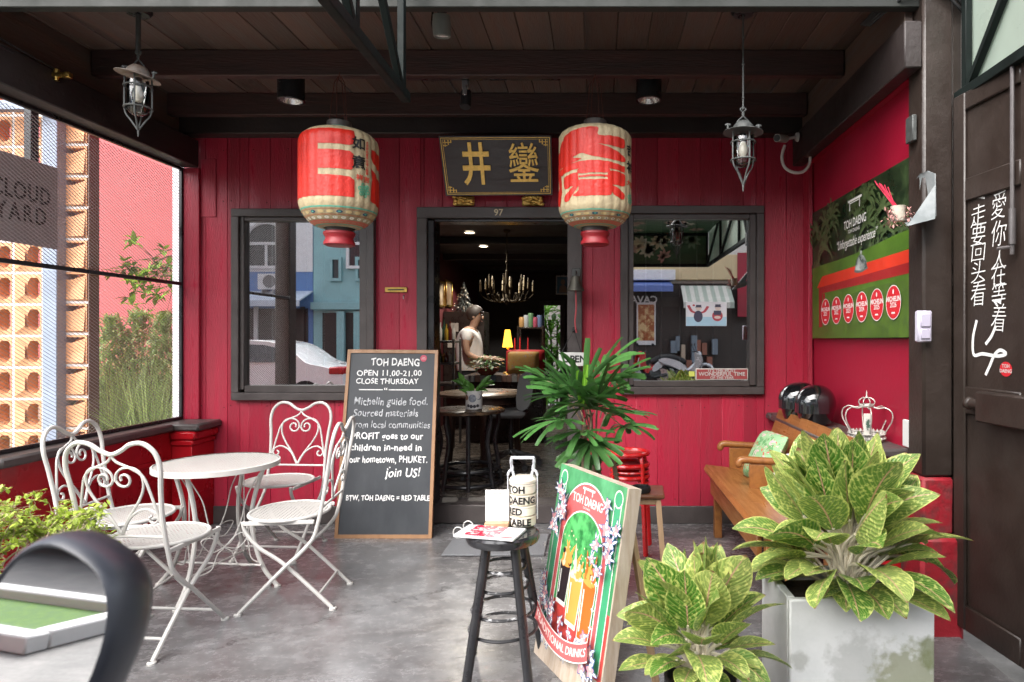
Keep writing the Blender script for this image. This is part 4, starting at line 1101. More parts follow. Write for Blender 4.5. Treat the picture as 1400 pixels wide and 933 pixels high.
# ---------------------------------------------------------------- paper lanterns
def lantern(name, label, px, d, R0, ys, art):
    yc0, ysh, ybt, ycb, yrd0, yrd1 = ys
    zf = lambda py: H - (py - CY) * d / F
    X = (px - CX) * d / F
    t = thing(name, label, 'lantern', (X, d, zf(yrd1)), 0, 'painted paper lanterns hanging over the porch')
    zt, zb = zf(ysh), zf(ybt)
    rc = R0 * .32
    z_cap = zf(yc0 + 11)
    prof = []
    for k in range(9):
        a = math.pi / 2 * k / 8; prof.append((rc * 1.05 + (R0 - rc * 1.05) * math.sin(a), z_cap + (zt - z_cap) * (1 - math.cos(a)) * 1.0))
    for k in range(1, 13): prof.append((R0, zt + (zb - zt) * k / 12))
    z_c2 = zf(ycb)
    for k in range(1, 11):
        a = math.pi / 2 * k / 10; prof.append((R0 - (R0 - R0 * .40) * (1 - math.cos(a)) ** .9, zb + (z_c2 - zb) * math.sin(a) ** 1.15))
    N_ = 144; ribs = 24
    rib = lambda a: .028 * abs(math.sin(a * ribs / 2)) ** .8
    mod = lambda a, i: 1 + (rib(a) if 3 < i < 28 else rib(a) * .4)
    b = MB(); b.lathe([(r, z) for r, z in prof], (X, d, 0), N_, mod=mod)
    body = b.build('shade', M['cream'], t, smooth=60)
    def rad(z):
        for (r0, z0), (r1, z1) in zip(prof[:-1], prof[1:]):
            if z1 <= z <= z0 or abs(z - z0) < 1e-9: return r0 + (r1 - r0) * ((z0 - z) / max(1e-6, z0 - z1))
        return R0
    def on(u, v, o=.003):                            # u: degrees right of the front, v: photo row
        z = zf(v); a = R(-90 + u) + math.atan2(X, d) * -1.0 ; r = rad(z) * (1 + rib(a)) + o
        return (X + r * math.cos(a), d + r * math.sin(a), z)
    art(t, body, on)
    for z, h, rr_, mi in ((ybt + (ycb - ybt) * .36, 2.5, None, 0),):
        pass
    # painted bands under the belly
    bands = MB()
    def band(v0, v1, mi, o=.0022):
        bands.mi = mi; n = 72
        vs, fs = [], []
        for k in range(n):
            for v in (v0, v1): vs.append(on(360 * k / n + 2.5, v, o))
        for k in range(n): fs.append((2 * k, 2 * k + 1, (2 * k + 3) % (2 * n), (2 * k + 2) % (2 * n)))
        bands.add(vs, fs)
    S = lambda q: ybt + (ycb - ybt) * q
    band(S(.30), S(.355), 0); band(S(.40), S(.43), 1); band(S(.60), S(.645), 1); band(S(.80), S(.92), 2); band(S(.94), S(1.0), 0)
    for k in range(24):
        bands.mi = 3 if k % 3 == 0 else 5
        bands.flat(shape2d(ell2d(15 * k, S(.515), 5.2, (ycb - ybt) * .055)[0]), lambda u, v: on(u, v, .003))
        bands.mi = 4; bands.flat(ell2d(15 * k + 7.5, S(.725), 4.6, (ycb - ybt) * .05), lambda u, v: on(u, v, .003))
        bands.mi = 3; bands.flat(ell2d(15 * k + 7.5, S(.725), 1.5, (ycb - ybt) * .02), lambda u, v: on(u, v, .004))
        if k % 3 == 0:
            bands.mi = 0; bands.flat(ell2d(15 * k, S(.515), 2.4, (ycb - ybt) * .028), lambda u, v: on(u, v, .004))
    bands.build('painted_border', [M['teal'], flat((.42, .20, .10)), flat((.55, .16, .10)), M['navy'], flat((.8, .76, .62)), flat((.62, .48, .24))], body, smooth=60)
    mb = MB(); mb.lathe([(rc * .9, zf(yc0)), (rc, zf(yc0)), (rc * 1.02, z_cap), (rc * 1.1, z_cap - .004), (.01, z_cap - .005)], (X, d, 0), 40); cap = mb.build('cap', flat((.075, .065, .06), .5), t)
    mb = MB(); mb.lathe([(rc * 1.0 + .004, z_cap + .012), (rc * 1.06 + .004, z_cap), (rc * 1.06, z_cap - .003)], (X, d, 0), 40); mb.build('teal_ring', M['teal'], cap)
    z0, z1 = zf(yrd0), zf(yrd1); rr_ = R0 * .37
    mb = MB(); mb.lathe([(rr_ * .96, z_c2 + .008), (rr_ * .95, z0)], (X, d, 0), 40); mb.build('lower_collar', flat((.07, .06, .06), .5), t)
    mb = MB(); h = z0 - z1; mb.lathe([(rr_ * .9, z0 + .001), (rr_ * 1.1, z0 - h * .05), (rr_ * 1.12, z0 - h * .2), (rr_ * .98, z0 - h * .4), (rr_ * .98, z0 - h * .55), (rr_ * 1.1, z0 - h * .75), (rr_ * 1.1, z0 - h * .92), (rr_ * .9, z1), (.002, z1)], (X, d, 0), 40); mb.build('red_base', flat((.30, .015, .022), .45), t)
    hk = Vector((X, d + .005, 2.852)); mb = MB()
    for s in (-1, -.5, .5, 1): mb.tube([(X + s * rc * .75, d + rc * .3 * (1 if abs(s) < 1 else -1), zf(yc0)), (X + s * .03, d, 2.79), (X + s * .006, d, 2.83)], .0022, 5)
    mb.tube([(X - .012, d, 2.80), (X, d, 2.838), hk], .003, 6); mb.build('cord', flat((.10, .03, .02), .7), t)
    return t
CUT = None
def artL(t, body, on):
    mb = MB(); cut = 3.0
    def red(poly, o=.0018): mb.flat(shape2d(poly, cut=cut), lambda u, v: on(u, v, o))
    # comb shaped red field left of the pale band; u in degrees, v in photo rows
    red([(-98, 190), (22, 190), (21, 208), (14, 211), (-30, 211), (-30, 217), (-98, 217)])
    red([(-98, 217.02), (-30, 217.02), (-30, 217.5), (-98, 217.5)])
    red([(-98, 217.52), (-30.0, 217.52), (-30, 245), (-98, 245)])
    red([(-29.9, 218.5), (14, 218.5), (19.5, 222), (19.5, 240), (16, 243), (-29.9, 243)])
    red([(-98, 245.02), (-30, 245.02), (-30, 251), (14, 252), (21, 256), (21, 278.5), (-98, 278.5)])
    red([(51, 209), (62, 210), (92, 214), (92, 236), (70, 233), (56, 227), (50, 219)])
    red([(49, 234), (64, 242), (92, 256), (92, 287), (48, 279), (50, 262), (54, 250)])
    mb.build('red_brushwork', M['lred'], body, smooth=60)
    mb = MB()
    def txt(s, u, v, size, off, sx=2.15, rot=0, o=.003):
        vf = text2d(s, size, off); vf = shape2d(None, cut=2.2, pre=vf); vf = shift2d(vf, u, v, sx, -1)
        mb.flat(vf, lambda a, b: on(a, b, o))
    txt('如', 28, 207.5, 17, .45, 1.3); txt('意', 28, 233, 19, .45, 1.25); mb.build('black_characters', M['ink'], body, smooth=60)
    mb = MB(); txt('吉', 40, 252.5, 8, .2, 1.4); txt('祥', 29, 251.5, 8, .2, 1.4)
    for k in range(11): txt('大吉祥如意平安福心想', 54, 203 + 4.1 * k, 4, .05, 1.4) if False else txt('大吉祥如意平安福心想事'[k], 41.5, 203 + 4.1 * k, 4.2, .08, 1.1)
    mb.build('red_characters', flat((.5, .04, .02)), body, smooth=60)
    mb = MB()
    for k in range(6):
        a = k * math.pi / 3 + .3
        mb.flat(shape2d(ell2d(36 + 7.0 * math.cos(a), 267 + 6.8 * math.sin(a), 3.4, 3.1)[0], (ell2d(36 + 7.0 * math.cos(a), 267 + 6.8 * math.sin(a), 1.4, 1.3)[0],)), lambda u, v: on(u, v, .003))
    for k in (-1, 0, 1):
        mb.flat(stroke2d([(31.5, 267 + k * 3 - 2), (40.5, 267 + k * 3 + 2)], 1.5), lambda u, v: on(u, v, .0032)); mb.flat(stroke2d([(36 + k * 3.2 - 2, 272), (36 + k * 3.2 + 2, 262)], 1.7), lambda u, v: on(u, v, .0036))
    mb.build('green_knot', mat('knot_green', (.10, .33, .20), .5), body, smooth=60)
lantern('paper_lantern', 'red and cream lantern over the left window, black characters on its pale band', 464, 3.72, .210, (168, 200, 281, 313, 317, 337), artL)
def artR(t, body, on):
    mb = MB(); cut = 3.0
    def red(poly, holes=(), o=.0018): mb.flat(shape2d(cm2(poly, 4, True), holes, cut=cut), lambda u, v: on(u, v, o))
    def st(pts, w, o=.0022): mb.flat(shape2d(None, cut=cut, pre=stroke2d(cm2(pts, 5), w)), lambda u, v: on(u, v, o))
    P_ = lambda q, r: ((lambda s: math.degrees(math.asin(max(-.985, min(.985, s)))))((750 + q / 5.185 - 813.6) / 49.5) , 160 + r / 5.185)
    red([P_(*p) for p in ((108, 205), (170, 165), (340, 150), (350, 205), (440, 205), (520, 208), (532, 240), (520, 275), (430, 270), (350, 265), (430, 285), (520, 325), (536, 355), (510, 368), (400, 360), (300, 345), (240, 325), (180, 345), (215, 355), (235, 365), (150, 388), (90, 400), (66, 415), (76, 330), (68, 290), (90, 250))])
    st([P_(80, 300), P_(82, 350), P_(78, 410)], 6)
    st([P_(74, 440), P_(160, 410), P_(300, 398), P_(440, 405), P_(530, 418)], [7, 9, 9, 9, 9, 9, 9, 9, 9, 9, 9, 9, 9, 9, 9, 9, 8, 8, 8, 8, 8])
    st([P_(84, 440), P_(88, 530), P_(80, 650)], [14] * 6 + [17] * 5)
    red([P_(*p) for p in ((222, 425), (320, 420), (420, 425), (420, 455), (320, 458), (218, 460))])
    st([P_(220, 482), P_(320, 478), P_(416, 478)], 2.6)
    red([P_(*p) for p in ((216, 505), (320, 505), (424, 502), (440, 560), (432, 605), (320, 612), (210, 612), (180, 600), (220, 570))])
    red([P_(*p) for p in ((120, 472), (205, 450), (214, 470), (214, 535), (165, 540), (124, 548))])
    red([P_(*p) for p in ((205, 528), (214, 545), (150, 632), (122, 630), (130, 590))])
    red([P_(*p) for p in ((424, 445), (525, 448), (534, 480), (528, 530), (470, 532), (422, 528))])
    red([P_(*p) for p in ((434, 535), (500, 560), (530, 590), (522, 622), (490, 615), (450, 590))])
    mb.build('red_brushwork', M['lred'], body, smooth=60)
    mb = MB()
    def txt(s, u, v, size, off, sx, o=.003):
        vf = text2d(s, size, off); vf = shape2d(None, cut=2.2, pre=vf); mb.flat(shift2d(vf, u, v, sx, -1), lambda a, b: on(a, b, o))
    txt('吉', 68, 213, 16, .45, 1.25); txt('祥', 70, 236, 17, .45, 1.3); mb.build('black_characters', M['ink'], body, smooth=60)
    mb = MB(); txt('大', 64, 256, 8, .2, 1.4); txt('吉', 75, 257, 8, .2, 1.4); mb.build('red_characters', flat((.5, .04, .02)), body, smooth=60)
    mb = MB()
    for k in range(6):
        a = k * math.pi / 3 + .3; c = (71 + 7 * math.cos(a), 276 + 6 * math.sin(a))
        mb.flat(shape2d(ell2d(*c, 3.6, 2.9)[0], (ell2d(*c, 1.4, 1.2)[0],)), lambda u, v: on(u, v, .003))
    mb.build('green_knot', mat('knot_green', (.10, .33, .20), .5), body, smooth=60)
lantern('paper_lantern', 'cream lantern over the doorway with one big red brushed character', 813.6, 3.74, .203, (166, 192, 287, 312, 317, 336), artR)

# ---------------------------------------------------------------- name board over the door
nbd = thing('name_board', 'black wooden name board with carved gold Chinese characters above the door', 'signboard', ((677 - CX) / WS, 4.55, wz(268)))
A0, A1, A2, A3 = W(609.5, 268, 4.60), W(755.5, 267, 4.60), W(753.5, 185.5, 4.42), W(599.5, 186.5, 4.42)
nrm = (A1 - A0).cross(A3 - A0).normalized()
def onb(u, v, w=0):                                     # u 0..1, v 0..1 on the leaning board, w out of it
    p = A0.lerp(A1, u).lerp(A3.lerp(A2, u), v); return p + nrm * w
mb = MB(); mb.prism([(0, 0), (1, 0), (1, 1), (0, 1)], .028, lambda u, v, w: onb(u, v, -w)); mb.build('board', mat('board_black', (.045, .034, .036), .4, var=.25, scale=4, stretch=(1, 1, 8), bump=.1), nbd)
mb = MB()
for t_, (a, b) in enumerate((((.02, .03), (.98, .03)), ((.98, .03), (.985, .97)), ((.985, .97), (.015, .97)), ((.015, .97), (.02, .03)))):
    for o_, w_ in ((0, .010), (.026, .005)):
        f = lambda p: (p[0] + (o_ if p[0] < .5 else -o_) * .6, p[1] + (o_ if p[1] < .5 else -o_))
        s2 = stroke2d([f(a), f(b)], w_ * (1 if t_ % 2 == 0 else .6)); mb.prism(s2[0][:2] + [s2[0][3], s2[0][2]], .003, lambda u, v, w: onb(u, v, w + .0005))
for cu, cv, sx, sy in ((.03, .06, 1, 1), (.97, .06, -1, 1), (.03, .94, 1, -1), (.97, .94, -1, -1)):
    for a, b in (((.02, .0), (.02, .11)), ((.0, .04), (.08, .04)), ((.05, .0), (.05, .08)), ((.0, .09), (.04, .09)), ((.075, 0), (.075, .05))):
        s2 = stroke2d([(cu + sx * a[0], cv + sy * a[1]), (cu + sx * b[0], cv + sy * b[1])], .012 if a[0] != b[0] else .008); mb.prism(s2[0][:2] + [s2[0][3], s2[0][2]], .004, lambda u, v, w: onb(u, v, w + .0008))
mb.build('gold_border', M['gold'], nbd)
def gold_text(ch, u, v, s, off, sx):
    vf = shift2d(text2d(ch, s, off), u, v, sx, 1.0)
    mb = MB(); mb.flat(vf, lambda a, b: onb(a, b, .012))
    n = len(mb.v); top = list(mb.v)
    # raised sides: repeat the outline lower down
    cnt = {}
    for f in vf[1]:
        for i in range(len(f)):
            e = (f[i], f[(i + 1) % len(f)]); cnt[tuple(sorted(e))] = cnt.get(tuple(sorted(e)), 0) + 1
    mb.add([onb(a, b, .0006) for a, b in vf[0]], [])
    mb.f += [(a, b, b + n, a + n) for (a, b), k in cnt.items() if k == 1]; mb.m += [0] * sum(1 for k in cnt.values() if k == 1)
    mb.build('gold_character', M['gold'], nbd, smooth=0)
gold_text('井', .315, .49, .74, .014, .37); gold_text('鑾', .745, .50, .72, .003, .40)
for px in (634, 728):
    gb_ = MB(); rr = random.Random(px)
    c = W(px, 275, 4.66)
    for k in range(26):
        u, v = rr.uniform(-1, 1), rr.uniform(-1, 1)
        gb_.ball((c.x + u * .068, 4.645 - rr.uniform(0, .02), c.z + v * .030), (rr.uniform(.010, .022), .014, rr.uniform(.007, .014)), 8, 6)
    gb_.box(c.x - .075, c.x + .075, 4.655, 4.679, c.z - .034, c.z + .036, .008)
    o = gb_.build('carved_bracket', M['gold']); tag(o, 'carved gold bracket under the name board, ' + ('beneath the character with few strokes' if px < 700 else 'beneath the many stroked character'), 'bracket', 'carved gold brackets')

# ---------------------------------------------------------------- caged lamps
m_rust = mat('disc_shade', (.30, .27, .24), .6, .3, c2=(.20, .12, .08), lo=.45, hi=.7, scale=12)
def caged_lamp(px, d, ys, label, tilt, rod):
    zf = lambda py: H - (py - CY) * d / F
    X = (px - CX) * d / F; k = d / F
    y_hook, y_disc, y_g0, y_g1, y_tip = ys
    t = thing('caged_lamp', label, 'lamp', (X, d, zf(y_tip)), 0, 'caged ship lamps hanging from the porch roof')
    c = lambda r, py: (r, zf(py))
    mb = MB(); mb.lathe([(.002, 2.999), (.062, 2.999), (.062, 2.985), (.05, 2.97), (.002, 2.97)], (X, d, 0), 28); mb.build('ceiling_rose', M['black'], t)
    mb = MB()
    if rod: mb.cyl((X, d, 2.97), (X, d, zf(y_hook) - .01), .012, n=10)
    else:
        mb.cyl((X, d, 2.97), (X, d, zf(y_hook)), .0045, n=7)
        for z in (2.86, 2.72, 2.55): mb.ball((X, d, z), .008, 8, 6)
    mb.build('stem', M['lampmetal'], t)
    mb = MB()
    r = .03
    for s in (-1, 1): mb.tube(catmull([(X + s * r, d, zf(y_disc) + .01), (X + s * r * 1.0, d, zf(y_disc) + .04), (X - s * .004, d, zf(y_hook) + .005 - .03), (X + s * .014, d, zf(y_hook) + .0), (X, d, zf(y_hook) + .012)], 5), .004, 6)
    mb.build('hanger_loop', M['lampmetal'], t)
    mb = MB()
    Mt = Matrix.Translation((X, d, zf(y_disc))) @ Matrix.Rotation(R(tilt), 4, 'Y')
    mb.lathe([(.004, .045), (.03, .042), (.05, .02), (.056, .004), (.098, -.010), (.101, -.014), (.05, -.008), (.004, -.004)], n=32, M=Mt); mb.build('hat_shade', m_rust if tilt > 8 else M['lampmetal'], t)
    for s in (-1, 1):
        mb = MB(); mb.cyl(Mt @ Vector((s * .078, 0, -.01)), Mt @ Vector((s * .078, 0, .02)), .006, n=8); mb.ball(Mt @ Vector((s * .078, 0, .024)), (.016, .006, .008), 8, 6); mb.build('wing_nut', M['lampmetal'], t)
    zg0, zg1 = zf(y_g0), zf(y_g1)
    mb = MB(); mb.lathe([(.045, zg0 + .012), (.048, zg0), (.048, zg1 + .03), (.040, zg1 + .012), (.022, zg1), (.001, zg1 - .003)], (X, d, 0), 28); mb.build('glass_jar', M['clear'], t)
    mb = MB(); mb.lathe([(.001, zg0 - .035), (.012, zg0 - .03), (.022, zg0 - .06), (.024, zg0 - .085), (.015, zg0 - .108), (.001, zg0 - .114)], (X, d, 0), 20); b_ = mb.build('bulb', mat('bulb_glass', (.75, .7, .6), .15, var=.02), t)
    mb = MB(); mb.cyl((X, d, zg0 - .03), (X, d, zg0 + .01), .017, n=16); mb.build('socket', M['black'], b_)
    mb = MB()
    for k2 in range(4):
        a = k2 * math.pi / 2 + .35; ca, sa = math.cos(a), math.sin(a)
        mb.tube(catmull([(X + .058 * ca, d + .058 * sa, zg0 + .015), (X + .060 * ca, d + .060 * sa, (zg0 + zg1) / 2), (X + .056 * ca, d + .056 * sa, zg1 + .012), (X + .03 * ca, d + .03 * sa, zg1 - .03), (X, d, zf(y_tip) + .03)], 5), .0045, 6)
    for z in (zg0 - .035, zg1 + .035): mb.tube([(X + .062 * math.cos(a), d + .062 * math.sin(a), z) for a in [6.2832 * i / 24 for i in range(24)]], .004, 6, closed=True)
    mb.tube([(X, d, zf(y_tip) + .034), (X, d, zf(y_tip))], [.006, .003], 6)
    mb.build('cage', M['lampmetal'], t)
caged_lamp(189, 3.3, (72, 102, 110, 158, 187), 'old caged lamp with rusty disc shade on a rod, hanging by the left beam', 12, True)
caged_lamp(1016, 3.3, (150, 178, 186, 229, 262), 'old caged lamp on a thin cord, hanging right of the right lantern', 2, False)

# ---------------------------------------------------------------- ceiling fittings
for px, d, y1, label in ((398, 4.02, 139, 'black cylinder downlight on the ceiling left of the left lantern'), (887, 4.02, 138, 'black cylinder downlight on the ceiling right of the right lantern')):
    X = (px - CX) * d / F; z1 = H - (y1 - CY) * d / F
    t = thing('downlight', label, 'downlight', (X, d, z1), 0, 'black cylinder downlights')
    mb = MB(); mb.lathe([(.001, 2.999), (.078, 2.999), (.079, 2.99), (.079, z1 + .003), (.076, z1), (.068, z1), (.066, z1 + .02)], (X, d, 0), 36); mb.build('housing', M['black'], t)
    mb = MB(); mb.lathe([(.066, z1 + .004), (.05, z1 + .03), (.001, z1 + .036)], (X, d, 0), 30); mb.build('reflector', mat('reflector', (.75, .76, .78), .25, .6, var=.25, scale=40), t)
tl = thing('track_light', 'black spotlight on a track between the lanterns, above the name board', 'spotlight', (W(637, 0, 3.9).x, 3.9, 2.75))
mb = MB(); mb.box(W(557, 0, 3.86).x, W(766, 0, 3.86).x, 3.835, 3.87, 2.862, 2.893, .003); mb.build('track', M['black'], tl)
X = W(637, 0, 3.86).x
mb = MB(); mb.box(X - .02, X + .02, 3.835, 3.87, 2.80, 2.860, .004); mb.box(X - .012, X + .012, 3.82, 3.85, 2.76, 2.81, .003); mb.build('bracket', M['steel'], tl)
mb = MB(); mb.lathe([(.001, 0), (.03, 0), (.033, .01), (.033, .10), (.028, .112), (.001, .112)], n=24, M=Matrix.Translation((X, 3.84, 2.695)) @ Matrix.Rotation(R(-18), 4, 'X')); mb.build('lamp_head', M['black'], tl)
X = W(604, 0, 3.25).x
sl = thing('spotlight', 'small grey spotlight on the ceiling near the green truss', 'spotlight', (X, 3.25, 2.8))
mb = MB(); mb.box(X - .03, X + .02, 3.22, 3.28, 2.965, 2.999, .004); mb.tube([(X - .045, 3.25, 2.97), (X - .05, 3.25, 2.90), (X - .045, 3.25, 2.88)], .005, 6); mb.build('bracket', M['black'], sl)
mb = MB(); mb.lathe([(.02, .05), (.042, .045), (.047, .0), (.043, -.055), (.036, -.058), (.034, -.045), (.001, -.045)], n=28, M=Matrix.Translation((X, 3.25, 2.895)) @ Matrix.Rotation(R(10), 4, 'X')); h_ = mb.build('lamp_head', flat((.16, .17, .16), .5), sl)
mb = MB(); mb.lathe([(.001, 0), (.033, 0)], n=20, M=Matrix.Translation((X, 3.258, 2.846)) @ Matrix.Rotation(R(10), 4, 'X')); mb.build('lens', mat('lens', (.7, .72, .72), .3, var=.4, scale=90), h_)
# camera on the right beam
p = W(1068, 193, 4.45)
cc = thing('security_camera', 'white security camera with looped white cable on the right beam end', 'camera', tuple(p))
mb = MB(); mb.cyl((p.x - .055, p.y - .1, p.z - .01), (p.x + .03, p.y, p.z + .015), .026, n=20); hd = mb.build('camera_body', M['white'], cc)
mb = MB(); mb.cyl((p.x - .0586, p.y - .104, p.z - .0112), (p.x - .0552, p.y - .1002, p.z - .0101), .022, n=20); mb.build('lens_face', M['black'], hd)
mb = MB(); mb.cyl((p.x + .02, p.y, p.z + .012), (1.352, 4.46, p.z + .03), .011, n=10); mb.lathe([(.001, 0), (.032, 0), (.028, .016), (.001, .016)], n=22, M=Matrix.Translation((1.369, 4.46, p.z + .03)) @ Matrix.Rotation(R(-90), 4, 'Y')); mb.build('mount', M['white'], cc)
q_ = [W(a, b, 4.4) for a, b in ((1073, 199), (1069, 215), (1073, 229), (1085, 236), (1098, 235), (1106, 226), (1108, 213))]
mb = MB(); mb.tube(catmull(q_, 6), .0105, 8); mb.build('cable_loop', flat((.7, .69, .66), .5), cc)
mb = MB(); mb.box(q_[-1].x - .03, q_[-1].x + .01, 4.38, 4.42, q_[-1].z - .01, q_[-1].z + .05, .004); mb.build('junction_box', flat((.12, .09, .07)), cc)
# gas valve on the left beam
p = W(84, 103, 3.42)
vt = thing('brass_valve', 'small brass valve with thin pipes on the left roof beam', 'valve', tuple(p))
mb = MB(); mb.cyl((p.x - .05, p.y, p.z), (p.x + .02, p.y, p.z), .016, n=12); mb.cyl((p.x - .025, p.y, p.z - .03), (p.x - .025, p.y, p.z + .03), .014, n=10); mb.box(p.x + .02, p.x + .05, p.y - .016, p.y + .016, p.z - .016, p.z + .014, .004); mb.build('valve_body', M['brass'], vt)
mb = MB(); mb.tube([(p.x - .05, p.y, p.z), (p.x - .07, p.y - .05, p.z + .005), (-2.845, 3.0, p.z + .02)], .009, 7); mb.tube([(p.x - .03, p.y - .01, p.z + .03), (-2.84, 3.0, p.z + .045)], .005, 6); mb.build('pipe', M['black'], vt)
# cables over the column
cb = MB()
for k in range(6):
    o = random.uniform(-.01, .01)
    cb.tube(catmull([(1.30, 3.12 + .02 * k, 2.83 + .01 * k), (1.40, 2.95, 2.90 + .012 * k + o), (1.50, 2.91, 2.93 + .01 * k), (1.60, 2.92, 2.84 + .018 * k + o), (1.68, 2.95, 2.78 + .015 * k)], 6), .007, 6)
cb = cb.build('cable_bundle', M['blackmatt']); tag(cb, 'bundle of black cables over the top of the brown column', 'cables')
# door bell, open sign, wall plate, hook
p = W(787, 390, 4.5)
bl = thing('door_bell', 'old bronze bell with pull cord on the right door post', 'bell', (p.x, 4.5, p.z))
mb = MB(); mb.lathe([(.002, .062), (.028, .06), (.036, .04), (.042, .0), (.058, -.03), (.060, -.04), (.05, -.036), (.03, .03)], (p.x, 4.5, p.z + .0), 28); mb.build('bell_body', mat('bronze', (.09, .085, .07), .5, .6, var=.3, scale=20), bl)
mb = MB(); mb.tube([(p.x, 4.5, p.z + .06), (p.x, 4.52, p.z + .10), (p.x, 4.63, p.z + .10)], .006, 6); mb.box(p.x - .03, p.x + .03, 4.62, 4.628, p.z + .05, p.z + .13, .003); mb.build('bracket', M['lampmetal'], bl)
mb = MB(); mb.tube(catmull([(p.x, 4.5, p.z - .03), (p.x + .004, 4.5, p.z - .15), (p.x - .004, 4.5, p.z - .26), (p.x + .006, 4.51, p.z - .33)], 4), .006, 6); mb.build('pull_cord', flat((.35, .06, .07), .8), bl)
a, b = W(764, 482, 4.58), W(802, 501, 4.58)
os_ = thing('open_sign', 'white hanging OPEN sign on the right door post behind the palm', 'sign', ((a.x + b.x) / 2, 4.58, b.z))
mb = MB(); mb.box(a.x, b.x, 4.575, 4.59, b.z, a.z, .004); mb.build('sign_board', mat('aged_white', (.62, .62, .60), .5, var=.1, scale=10), os_)
mb = MB(); mb.flat(shift2d(text2d('OPEN', .066, .002), (a.x + b.x) / 2 + .012, (a.z + b.z) / 2 - .0), lambda u, v: (u, 4.573, v)); mb.build('lettering', M['ink'], os_)
k_ = W(785, 451, 4.60)
mb = MB(); mb.tube([(a.x + .02, 4.583, a.z), (k_.x, 4.60, k_.z), (b.x - .04, 4.583, a.z)], .003, 5); mb.lathe([(.001, 0), (.02, 0), (.014, .02), (.001, .022)], n=16, M=Matrix.Translation((k_.x, 4.629, k_.z)) @ Matrix.Rotation(R(90), 4, 'X')); mb.build('cord', M['blackmatt'], os_)
bp_ = MB(); bp_.box(wx(527), wx(557), 4.668, 4.678, wz(400), wz(393), .002); o = bp_.build('brass_plate', M['brass']); tag(o, 'small brass name plate on the red wall between window and door', 'plate')
mb = MB(); mb.box(wx(531), wx(553), 4.6662, 4.6675, wz(397.3), wz(395.7), 0); tag(mb.build('engraving', M['ink'], o))
hk_ = MB(); hk_.tube(catmull([(wx(553), 4.678, wz(404)), (wx(553), 4.655, wz(405)), (wx(553.5), 4.65, wz(409)), (wx(553), 4.664, wz(408))], 4), .004, 6); tag(hk_.build('wall_hook', M['steel']), 'tiny metal hook below the brass plate', 'hook')
# ---------------------------------------------------------------- white folding bistro chairs and table
def make_chair():
    t = thing('bistro_chair', 'x', 'chair', (0, 0, 0), 0, 'white folding bistro chairs around the white table')
    W_ = M['white']
    mb = MB(); mb.lathe([(.001, .452), (.185, .452), (.185, .447), (.001, .447)], n=40, M=Matrix.Diagonal((1.08, 1.0, 1, 1))); mb.build('seat', M['pierced'], t, local=True)
    mb = MB(); mb.tube([(.20 * math.cos(a), .187 * math.sin(a), .449) for a in [6.2832 * k / 40 for k in range(40)]], .0085, 8, closed=True); mb.build('seat_rim', W_, t, local=True)
    for s in (-1, 1):                                    # rear stile running down into the front foot
        mb = MB()
        mb.tube(catmull([(s * .188, -.205, .50), (s * .19, -.190, .43), (s * .19, -.165, .355), (s * .19, -.095, .275), (s * .19, -.035, .222), (s * .19, .175, .008)], 5), .0095, 8)
        mb.lathe([(.001, .0), (.018, .0), (.018, .008), (.010, .014)], (s * .19, .178, 0), 14); mb.build('leg', W_, t, local=True)
        mb = MB()
        mb.tube(catmull([(s * .165, .165, .444), (s * .165, .15, .39), (s * .165, .09, .315), (s * .165, -.035, .222), (s * .165, -.25, .008)], 5), .0095, 8)
        mb.lathe([(.001, .0), (.018, .0), (.018, .008), (.010, .014)], (s * .165, -.253, 0), 14); mb.build('leg', W_, t, local=True)
        mb = MB(); mb.beam((s * .178, -.17, .436), (s * .178, .16, .436), .012, .02); mb.build('seat_bracket', W_, t, local=True)
    mb = MB(); mb.cyl((-.19, .11, .073), (.19, .11, .073), .007, n=8); mb.build('stretcher', W_, t, local=True)
    mb = MB(); mb.cyl((-.165, -.185, .073), (.165, -.185, .073), .007, n=8); mb.build('stretcher', W_, t, local=True)
    ln = lambda x, z: (x, -.205 - (z - .50) * .17, z)    # the back leans away
    mb = MB()
    half = [(-.188, .50), (-.187, .60), (-.196, .72), (-.205, .80), (-.19, .865), (-.145, .903), (-.09, .90), (-.045, .872), (0, .856)]
    full = half + [(-x, z) for x, z in half[-2::-1]]
    mb.tube(catmull([ln(*p) for p in full], 6), .0095, 8); mb.cyl(ln(-.188, .505), ln(.188, .505), .0065, n=8); mb.build('back_frame', W_, t, local=True)
    mb = MB()
    def sp(c, r0, r1, a0, a1, n=16): return [(c[0] + (r0 + (r1 - r0) * k / n) * math.cos(a0 + (a1 - a0) * k / n), c[1] + (r0 + (r1 - r0) * k / n) * math.sin(a0 + (a1 - a0) * k / n)) for k in range(n + 1)]
    for s in (-1, 1):
        f = lambda pts: [ln(s * x, z) for x, z in pts]
        mb.tube(catmull(f([(0, .852), (.02, .825), (.075, .80), (.125, .765), (.15, .69), (.178, .56)]), 5), .0055, 6)
        mb.tube(catmull(f([(0, .515), (.04, .585), (.095, .66), (.122, .72), (.118, .775), (.085, .80), (.04, .798), (.012, .775), (.006, .745)] + sp((.042, .752), .036, .012, 3.3, 3.3 + 6.6, 12)), 3), .0055, 6)
        mb.tube(catmull(f([(.006, .515), (.04, .578), (.085, .615), (.13, .625), (.165, .605)] + sp((.145, .585), .026, .010, .8, -4.6, 10)), 3), .0055, 6)
    mb.build('heart_scroll', W_, t, local=True)
    return t
chair0 = make_chair()
CHAIRS = [(-1.97, 2.92, -4, 'white bistro chair nearest the motorbike mirror, its back to the street'),
          (-2.34, 3.25, -84, 'white bistro chair by the red low wall, behind the nearest chair'),
          (-1.98, 4.04, 176, 'white bistro chair against the red wall under the left window'),
          (-1.575, 3.33, 97, 'white bistro chair beside the chalkboard, facing the table')]
